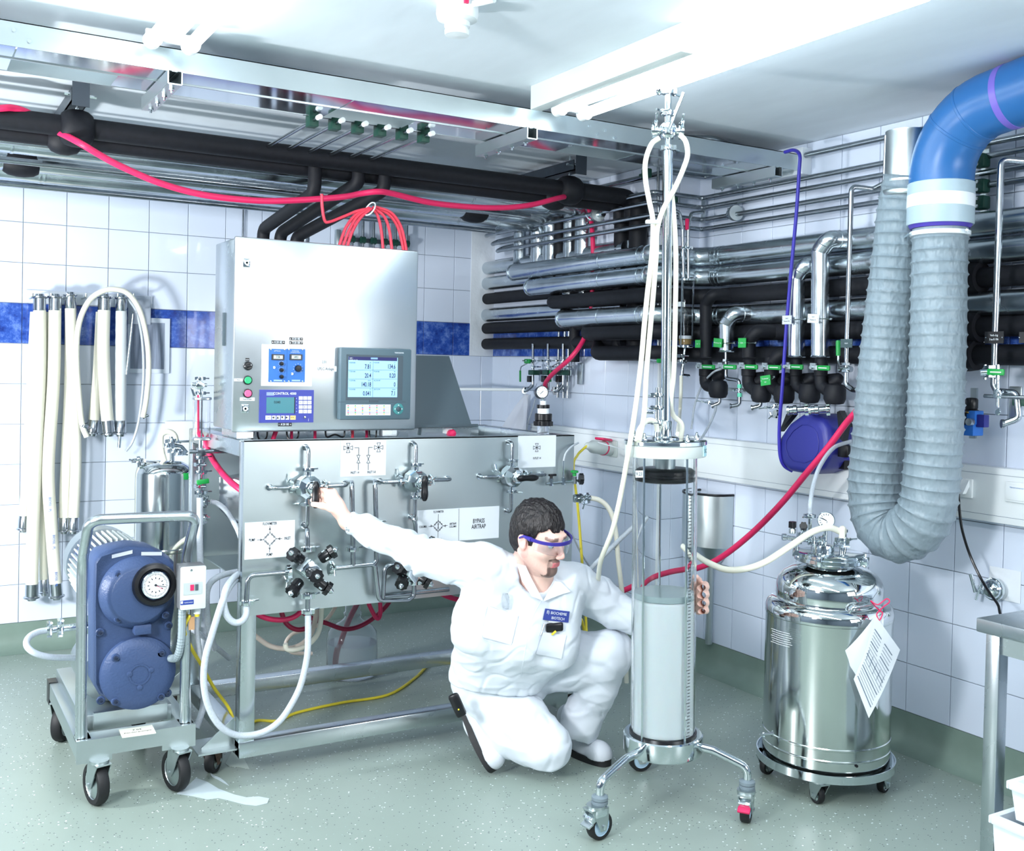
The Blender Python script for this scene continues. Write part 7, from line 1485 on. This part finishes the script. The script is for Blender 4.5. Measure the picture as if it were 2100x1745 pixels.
# right hand round the lever
palmn=(cfh*.6+crh*.5+Zu*.3)
b.cone(Rw,q(694,1044,dh-.002),.027,.030,.02,flat=(palmn,.8)); b.cone(q(694,1044,dh),q(681,1016,dh),.030,.026,.015,flat=(palmn,.75)); b.cone(q(690,1034,dh+.004),q(678,1028,dh+.006),.024,.022,.015)
for pts,r in(([(683,1007,-.004),(667,994,-.014),(653,984,-.012),(641,988,.004)],(.0105,.0098,.009,.0078)),
   ([(679,1015,.004),(664,1003,.010),(650,1005,.028),(640,1013,.028)],(.0105,.0098,.009,.008)),
   ([(678,1024,.006),(664,1016,.016),(650,1019,.034),(640,1026,.030)],(.0102,.0095,.0088,.0078)),
   ([(681,1033,.008),(667,1029,.018),(654,1030,.034),(645,1034,.032)],(.0095,.0085,.008,.007)),
   ([(701,1053,-.008),(680,1043,-.022),(661,1037,-.026),(642,1034,-.014)],(.017,.0125,.011,.0092))): b.chain([q(a,c_,dh+o) for a,c_,o in pts],r,.008)
# left hand round the column
b.cone(q(1433,1204,3.60),q(1433,1250,3.60),.019,.018,.012); b.cone(Lw,q(1418,1232,3.655),.027,.030,.02,flat=(cfh,.8)); b.cone(q(1418,1232,3.655),q(1434,1225,3.62),.030,.028,.015)
for y_,r in((1203,.0118),(1219,.0122),(1236,.0118),(1252,.0105)):
    b.chain([q(1432,y_-2,3.63),q(1446,y_-3,3.56),q(1447,y_,3.49),q(1434,y_+3,3.425)],(.0125,r,r*.95,r*.85),.010)
b.chain([q(1425,1212,3.62),q(1432,1190,3.56),q(1428,1183,3.50)],(.013,.011,.0095),.008)
def skin_col(p):
    d=p-HO; f,l,u=d.dot(HF)/hs,d.dot(HL)/hs,d.dot(HU)/hs
    base=np.array(srgb(238,198,184)[:3])
    if d.length<.22:
        pink=np.array(srgb(232,150,146)[:3]); st=np.array(srgb(150,118,112)[:3]); dk=np.array(srgb(62,46,44)[:3]); lip=np.array(srgb(206,116,122)[:3])
        n_=NZ.noise(p*320)*.5+.5
        w=max(0,1-abs(f-.118)/.03)*max(0,1-abs(u+.042)/.03); base=base*(1-.5*w)+pink*.5*w
        if abs(l)>.07 and f<.02: base=base*.6+pink*.4
        # stubble on the jaw, goatee round the mouth
        if u<-.035 and f>-.01 and u>-.15:
            w=min(1,(-.035-u)/.03)*.38*(.6+.6*n_)
            if f>.085 and abs(l)<.03 and -.074<u: w*=.3
            base=base*(1-w)+st*w
        if f>.06 and abs(l)<.030 and (-.142<u<-.094 or (-.072<u<-.060)) : base=base*.22+dk*.78
        if f>.06 and .020<abs(l)<.030 and -.13<u<-.060: base=base*.45+dk*.55
        if f>.093 and abs(l)<.021 and -.093<u<-.072: base=lip
        if .01<u<.024 and .014<abs(l)<.052 and f>.06: base=base*.3+dk*.7
    elif (p-(NB+tf*.09-Zu*.06)).length<.07:
        n_=NZ.noise(p*260); 
        if n_>.18: base=base*.6+np.array(srgb(110,84,80)[:3])*.4
    return (*base,1)
body=sdf_obj('body',b,SKIN,pe,col=skin_col,smooth=1); del b
for s_ in(-1,1):
    MB().sph(hp(.083,s_*.032,-.006),.0118,16,10).build('eye',PAPER,pe); MB().sph(hp(.083,s_*.032,-.006)+(HF*.9-HU*.35+HL*.1).normalized()*.0062,.0062,10,8).build('iris',BLACK,pe)
# hair
h=SDF(HO-V((.16,.16,.16)),HO+V((.16,.16,.17)),.003)
h.ell(hp(-.014,0,.024),(.106*hs,.0865*hs,.104*hs),HA,.001); h.ell(hp(-.045,0,-.02),(.070*hs,.077*hs,.085*hs),HA,.02)
def hl_(X,Y,Z):
    dx,dy,dz=X-HO.x,Y-HO.y,Z-HO.z; f=(dx*HF.x+dy*HF.y+dz*HF.z)/hs; l=(dx*HL.x+dy*HL.y+dz*HL.z)/hs; u=(dx*HU.x+dy*HU.y+dz*HU.z)/hs
    line=np.interp(f,[-.13,-.08,-.045,-.028,-.012,.004,.012,.026,.036,.044,.07,.12],[-.098,-.098,-.085,-.05,.012,.012,-.028,-.03,.005,.032,.046,.050]).astype(np.float32)
    fr=np.sin(l*260)*.004+np.sin(l*117+1)*.006+np.where(f>.05,-.010*np.maximum(0,1-np.abs(l-.0)/.03),0)
    ear=.02-np.sqrt(((f+.010)/1.0)**2+((u+.022)/1.5)**2)
    return np.maximum((line+fr-u)*hs,ear*hs)
h.half(hl_)
HAIR=mat('dark_brown_hair',srgb(24,18,20),.4,noise=.5,nscale=160,stretch=(1,1,.25),bump=.6,bscale=160,spec=.5)
def hd_(p,n):
    d=p-HO; f,l,u=d.dot(HF),d.dot(HL),d.dot(HU); return .0028*NZ.noise(V((f*22,l*150,u*22)))+.002*NZ.noise(V((f*40,l*320,u*40)))+.003*NZ.noise(V((f*60,l*60,u*60)))*max(0,u*12)
sdf_obj('hair',h,HAIR,pe,disp=hd_)
# safety glasses
GF=mat('glasses_blue',srgb(54,44,140),.3); LENS=mat('lens',(.90,.93,.97,1),.03,trans=1,ior=1.2)
def garc(t,u,o=0): return hp((.020+(.094+o)*math.cos(t)),(.080+o)*math.sin(t),u)
T1=[math.radians(x) for x in range(-84,85,6)]
def strip(m,ts,u0,u1,o,th):
    n=len(ts); vs=[]
    for t in ts: 
        dip=.004*math.cos(t); vs+=[garc(t,u0(t),o),garc(t,u1(t),o),garc(t,u1(t),o+th),garc(t,u0(t),o+th)]
    f=[]
    for i in range(n-1):
        for k in range(4): f.append((i*4+k,i*4+(k+1)%4,i*4+4+(k+1)%4,i*4+4+k))
    f+=[(0,1,2,3),tuple(4*(n-1)+k for k in(3,2,1,0))]; return m.add(vs,f)
gl_=thing('safety_glasses','blue framed clear safety glasses worn by the kneeling man','glasses',HO)
strip(MB(),T1,lambda t:.008-.004*abs(math.sin(t)),lambda t:.021-.006*abs(math.sin(t)),.012,.005).build('frame',GF,gl_)
TL_=[t for t in T1 if abs(t)<1.35]; strip(MB(),TL_,lambda t:-.034+.010*abs(math.sin(t))**3+.013*max(0,1-abs(t)/.22),lambda t:.009,.010,.002).build('lens',LENS,gl_)
for s_ in(-1,1):
    t=s_*1.40; a=garc(t,.008,.012); c_=hp(-.004,s_*.087,.004); m=MB(); m.ring([a,a.lerp(c_,.5),c_,hp(-.022,s_*.085,-.010)],[.0085,.0065,.0045,.0035],8); m.build('temple_arm',GF,gl_)
# --- jacket
def folds(sc,amp,seed):
    sv=V((seed*3.1,seed*1.7,seed))
    def f(p,n):
        w=p*sc+sv; a=NZ.noise(V((w.x*1.0,w.y*1.0,w.z*2.2))+V((1,1,1))*NZ.noise(w*.6)*1.2)
        b_=NZ.noise(V((w.x*3,w.y*2,w.z*3.4))+sv); c_=NZ.noise(V((w.x*1.6+w.z*.9,w.y*1.4,w.z*1.1-w.x*.7))+sv*2)
        return amp*((1-abs(a)*2.2)*.6+b_*.3-max(0,1-abs(c_)*6)*.4)
    return f
j=SDF((-1.93,-2.95,.20),(-.86,-2.12,.95),.005)
ju=V((0,0,1))
for a,c_,r1,r2,k in((Rs+V((.03,0,-.02)),q(990,1280,3.62),.078,.098,.05),(q(1150,1205,3.68),q(1130,1320,3.70),.085,.09,.05),(q(1085,1200,3.65),q(1060,1300,3.66),.085,.11,.05),
   (q(990,1280,3.62),q(985,1375,3.76),.098,.105,.05),(q(1060,1300,3.66),q(1040,1380,3.78),.11,.105,.05),(q(1130,1320,3.70),q(1085,1360,3.80),.09,.09,.05),
   (Rs,NB,.062,.062,.04),(Ls,NB,.062,.064,.04),(q(985,1375,3.76),q(985,1395,3.79),.105,.11,.03),(q(1050,1370,3.78),q(1050,1392,3.80),.10,.105,.03)): j.cone(a,c_,r1,r2,k)
# sleeves
j.chain(ARM[:5]+[q(745,1084,dh+.01),q(716,1071,dh+.005)],(.076,.068,.060,.054,.048,.040,.036),.03)
j.chain([Ls+V((-.01,0,0)),q(1222,1224,3.79),Le,q(1300,1266,3.77),q(1345,1262,3.72)],(.075,.070,.064,.052,.04),.03)
# neck opening and hollow cuff
j.cone(q(1096,1150,3.62),q(1100,1180,3.58),.070,.062,.006,True); j.cone(q(1100,1180,3.53),q(1112,1232,3.47),.060,.012,.006,True)
j.cone(q(727,1076,dh+.007),q(700,1064,dh+.004),.031,.031,.003,True)
cuffd=(q(700,1063,dh)-q(760,1090,dh-.02)).normalized(); cp=q(716,1070,dh)
j.half(lambda X,Y,Z: np.where((X<-1.75),(X-cp.x)*cuffd.x+(Y-cp.y)*cuffd.y+(Z-cp.z)*cuffd.z,-1.))
# straight lower hem
hz0=q(985,1412,3.72); hm=(q(1065,1398,3.72)-hz0); 
j.half(lambda X,Y,Z: (hz0.z+.0)-Z-.02*np.sin((X-hz0.x)*9))
jf=folds(7.5,.0075,2)
def jd(p,n):
    d=jf(p,n)
    # pull folds along the outstretched arm
    if p.x<-1.52:
        s=(p-Rs).dot((Re-Rs).normalized()); d+=.006*math.sin(s*70+6*NZ.noise(p*9))*min(1,max(0,(-1.50-p.x)*8))
    return d
jk=sdf_obj('jacket',j,CLOTH,pe,disp=jd,smooth=1); del j
# --- trousers
t=SDF((-1.62,-2.98,-.01),(-.80,-2.05,.62),.006)
for a,c_,r1,r2,k in((q(1000,1385,3.84),q(1060,1385,3.88),.105,.105,.04),(Rh,Rk.lerp(Rh,.35),.108,.098,.04),(Rk.lerp(Rh,.35),Rk+V((0,0,.012)),.098,.078,.04),(Lh,Lk.lerp(Lh,.4),.108,.098,.04),(Lk.lerp(Lh,.4),Lk,.098,.076,.04)): t.cone(a,c_,r1,r2,k)
t.chain([Lk,q(1225,1405,3.86),q(1195,1470,3.91),q(1183,1505,3.925)],(.076,.074,.070,.074),.03)
t.chain([Rk+V((0,.01,.0)),Rk.lerp(Ra,.5)+V((0,0,.0)),Ra.lerp(Rk,.18)+V((.01,0,.0))],(.078,.078,.072),.04)
hb=q(1183,1496,3.925); hd2=(q(1183,1505,3.925)-q(1225,1405,3.86)).normalized()
t.half(lambda X,Y,Z: np.where((X>-1.16)&(Z<.3)&(Y>-2.62), (X-hb.x)*hd2.x+(Y-hb.y)*hd2.y+(Z-hb.z)*hd2.z,-1.))
t.half(lambda X,Y,Z: .004-Z)
tf_=folds(6.5,.008,5)
def td(p,n):
    d=tf_(p,n)
    if p.z<.02: d=min(d,.0)*.2
    return d
tr3=sdf_obj('trousers',t,CLOTH,pe,disp=td,smooth=1); del t
# --- shoes
LEA=mat('white_leather',srgb(200,206,214),.5,bump=.2,bscale=30)
def shoe(toe,heel,ank,up,lab):
    A_=(toe-heel); L=A_.length; A_=A_.normalized(); up=(up-A_*up.dot(A_)).normalized(); S_=A_.cross(up)
    lo=[min(toe[i],heel[i],ank[i])-.1 for i in range(3)]; hi=[max(toe[i],heel[i],ank[i])+.1 for i in range(3)]
    s=SDF(lo,hi,.004)
    s.cone(heel+A_*.038+up*.045,toe-A_*.045+up*.036,.036,.040,.02); s.cone(toe-A_*.05+up*.034,toe-A_*.042+up*.03,.043,.042,.02); s.cone(heel+A_*.045+up*.05,ank,.040,.042,.03); s.cone(heel+A_*.10+up*.06,heel+A_*.17+up*.035,.036,.038,.02)
    s.half(lambda X,Y,Z: .020-((X-heel.x)*up.x+(Y-heel.y)*up.y+(Z-heel.z)*up.z))
    o=sdf_obj('shoe',s,LEA,pe,smooth=1)
    m=MB(); n=36; P=[]
    for k in range(n):
        a=2*PI*k/n; x=math.cos(a); w=.042 if x<0 else .047; P.append(heel+A_*(L/2+x*L/2*1.02)+S_*(w*math.copysign(abs(math.sin(a))**.7,math.sin(a)))*(.92 if x<-.2 else 1))
    m.prism(P,up*.024); so=m.build('sole',RUBBER,o,ang=50)
    lc=MB()
    for k in range(4):
        c0=heel+A_*(L*.50+.022*k)+up*(.105-.013*k); lc.tube(spl([c0-S_*.026-up*.010,c0+up*.004,c0+S_*.026-up*.010],4),.003,6)
    lc.build('lace',WHITE,o); return o
lt=H(1247,1572,z=0); lh_=H(1130,1520,z=0); d_=(lt-lh_).normalized(); lh_=lt-d_*.285
shoe(lt,lh_,lh_+d_*.06+V((0,0,.13)),V((0,0,1)),'')
rt_=V((-1.372,-2.478,.012)); rh_=V((-1.405,-2.30,.205)); 
shoe(rt_,rh_,rh_.lerp(rt_,.25)+(Rk-Ra).normalized()*.09,(Rk-Ra),'')
# --- details found on the cloth surface
dg=bpy.context.evaluated_depsgraph_get()
def bvh(o):
    me=o.data; off=ROOT[o.name]; return BVHTree.FromPolygons([tuple(v.co+off) for v in me.vertices],[tuple(p.vertices) for p in me.polygons])
BJ=bvh(jk); BT_=bvh(tr3)
def on(px,py,B=None,lift=.0015):
    r=ray(px,py).normalized(); h_=(B or BJ).ray_cast(CAM,r)
    if h_[0] is None: return q(px,py,3.6),-CF
    n=h_[1]; n=n if n.dot(r)<0 else -n; return h_[0]+n*lift,n
def seam(pts,name='seam',par=None,B=None,w=.0012,m=None):
    P=[on(a,c_,B,.0)[0] for a,c_ in spl([(V((a,c_,0))) for a,c_ in pts],6) and [(v.x,v.y) for v in spl([V((a,c_,0)) for a,c_ in pts],6)]]
    return MB().tube(P,w,6).build(name,m or CLOTH,par or pe)
seam([(1112,1228),(1094,1262),(1083,1300),(1076,1340),(1068,1388)])
seam([(1000,1240),(1030,1252),(1064,1262),(1058,1300),(1050,1325),(1020,1318),(990,1308),(993,1270),(1000,1240)])
seam([(1085,1362),(1092,1368),(1100,1372)])
# lapels
def patch(c4,name,m,par,N=6,lift=.004,th=.0025,B=None):
    g=[]
    for i in range(N+1):
        for k in range(N+1):
            u,v=k/N,i/N; x=(c4[0][0]*(1-u)+c4[1][0]*u)*(1-v)+(c4[3][0]*(1-u)+c4[2][0]*u)*v; y=(c4[0][1]*(1-u)+c4[1][1]*u)*(1-v)+(c4[3][1]*(1-u)+c4[2][1]*u)*v
            p,n=on(x,y,B,lift); g.append((p,n))
    # even out normals so the patch lies flat on the cloth
    n0=sum((n for _,n in g),V()).normalized(); P=[p for p,_ in g]
    for _ in range(3): P=[P[a] if (a%(N+1) in(0,N) or a//(N+1) in(0,N)) and _>1 else (P[a]*2+P[max(0,a-1)]+P[min(len(P)-1,a+1)])/4 if a%(N+1) not in(0,N) else P[a] for a in range(len(P))]
    k=len(P); f=[(i*(N+1)+j_,i*(N+1)+j_+1,(i+1)*(N+1)+j_+1,(i+1)*(N+1)+j_) for i in range(N) for j_ in range(N)]
    return MB().add(P+[p+n0*th for p in P],f+[tuple(x+k for x in t_) for t_ in f]).build(name,m,par,ang=60),P,n0
def dep(px,py):
    p,n=on(px,py,None,.0); return dv(p)
def flap(pts,name,m,th=.005,lift=.012):
    P=[q(a,c_,(dep(*src)-lift)) for a,c_,src in pts]; n0=(P[1]-P[0]).cross(P[2]-P[0]).normalized(); n0=n0 if n0.dot(CF)<0 else -n0
    return MB().prism(P,n0*th).build(name,m,pe,ang=30)
flap([(1060,1156,(1050,1165)),(1078,1160,(1050,1165)),(1090,1186,(1062,1195)),(1114,1231,(1108,1240)),(1090,1222,(1084,1228)),(1070,1190,(1056,1190))],'lapel',CLOTH)
flap([(1138,1190,(1160,1205)),(1150,1192,(1160,1205)),(1170,1212,(1172,1218)),(1150,1218,(1152,1224)),(1114,1232,(1114,1242))],'lapel',CLOTH)
flap([(1092,1204,(1080,1225)),(1120,1206,(1135,1226)),(1113,1229,(1112,1242))],'undershirt',mat('undershirt',srgb(232,238,244),.8),.003,-.012)
patch([(1000,1243),(1062,1262),(1048,1322),(990,1306)],'pocket',CLOTH,pe,6,.001,.004); patch([(1112,1296),(1160,1302),(1150,1350),(1098,1340)],'pocket',CLOTH,pe,6,.001,.004)
bd,P,n0=patch([(1117,1247),(1167,1253),(1164,1276),(1112,1270)],'badge',mat('badge_navy',srgb(44,60,138),.6),pe,4,.004)
c_=sum(P,V())/len(P); bx_=(P[4]-P[0]).normalized(); by2=n0.cross(bx_).normalized(); by2=by2 if by2.z>0 else -by2
text('BIOCHEMIE',.0135,c_+by2*.008+n0*.004+bx_*.006,bx_,by2,PAPER,pe,sx=.85); text('BIOTECH',.0135,c_-by2*.009+n0*.004+bx_*.006,bx_,by2,PAPER,pe,sx=.85); text('ß)',.016,c_+by2*.009+n0*.004-bx_*.033,bx_,by2,PAPER,pe,sx=.8)
p,n=on(1137,1285); px_=thing('pocket_meter','black pocket instrument clipped in the chest pocket under the navy badge','instrument',p)
MB().box(p+n*.006,(.062,.030,.018),((bx_*.95+by2*.2).normalized(),(by2*.95-bx_*.2).normalized(),n),.006).build('case',BLACK,px_); 
p2,_=on(1135,1296); MB().box(p2+n*.012,(.020,.008,.006),((bx_*.6+by2*.7).normalized(),(by2*.6-bx_*.7).normalized(),n),.002).build('yellow_clip',YELLOW,px_); MB().box(p+n*.002+by2*.020,(.05,.012,.004),(bx_,by2,n)).build('white_edge',PAPER,px_)
a,_=on(1107,1302,None,.004);c_,_=on(1114,1278,None,.006); solid('pen',MB().cyl(a,c_,.003),CHROME,'slim silver pen in the chest pocket below the badge','pen')
a,n=on(1036,1246,None,.004);c_,_=on(1032,1216,None,.012); solid('clear_vial',MB().lathe([(.010,0),(.0125,.006),(.0125,(c_-a).length-.012),(.009,(c_-a).length-.006),(.009,(c_-a).length),(0,(c_-a).length)],a,(c_-a),18),mat('vial_plastic',(.93,.97,1,1),.08,trans=.85,ior=1.2),'clear plastic vial standing in the breast pocket','vial')
p,n=on(1046,1246,None,.002); 
p,n=on(938,1446,BT_,.012); u_=(H(948,1470,d=3.75)-H(928,1425,d=3.75)).normalized(); s_=n.cross(u_).normalized()
bp=thing('belt_phone','black handset clipped to the back of the belt','phone',p); MB().box(p,(.085,.038,.024),(u_,s_,n),.010).build('case',BLACK,bp); MB().lathe([(.003,0),(.003,.001)],p+n*.0125+u_*.012,n,8).build('led',YELLOW,bp)
MB().lathe([(.0098,-.003),(.0118,-.0025),(.0118,.0025),(.0098,.003)],q(1449,1237,3.53),(q(1447,1236,3.49)-q(1446,1233,3.56)),18,ring=True).build('finger_ring',CHROME,pe)

# ---------------------------------------------------------------- groups of alike things
GN={'clad_pipe':'aluminium clad pipes','foam_pipe':'black foam pipes','riser_pipe':'risers in the corner','steel_riser':'thin steel risers in the corner','steel_tube':'thin steel tubes','steel_pipe':'slim bright ceiling pipes','foam_drop_pipe':'black drop pipes behind the cabinet','pipe_bracket':'brackets of the hung black pipe','panel_sign':'signs on the valve panel','four_way_valve':'four-way valves on the panel','valve_block':'hand wheel clusters on the panel','process_tube':'bent tubes on the panel','drop_valve':'valve drops on the wall pipes','name_tag':'name tags on the pipes','quick_coupling':'couplings under the foam traps','coral_tube':'coral tubes above the cabinet','hanging_hose':'hoses on the wall rack','wall_tap':'small taps on the wall','plastic_crate':'crates under the bench','white_hose':'cream and white hoses','cream_hose':'cream hoses','red_hose':'red hoses','dark_red_hose':'dark red hoses','clear_hose':'clear hoses','braided_hose':'braided hoses round the skid','cable_loop':'cable loops under the cabinet','short_hose':'short hoses under the cabinet','tube_clamp':'dark green tube clamps','foam_collar':'foam collars past the duct','wall_socket':'sockets on the trunking','air_regulator':'blue air regulators','upright_tube':'upright tubes with green levers','bent_pipe':'bent pipes on the tray end','tube_flange':'flange joints on the tubes','tube_clamp_rail':'rails with dark green clamps'}
_n={}
for o in COL.objects:
    if o.parent is None and 'category' in o: _n.setdefault(o.name.split('.')[0],[]).append(o)
for k,L in _n.items():
    if len(L)>1:
        for o in L:
            if 'group' not in o: o['group']=GN.get(k,k.replace('_',' ')+'s')
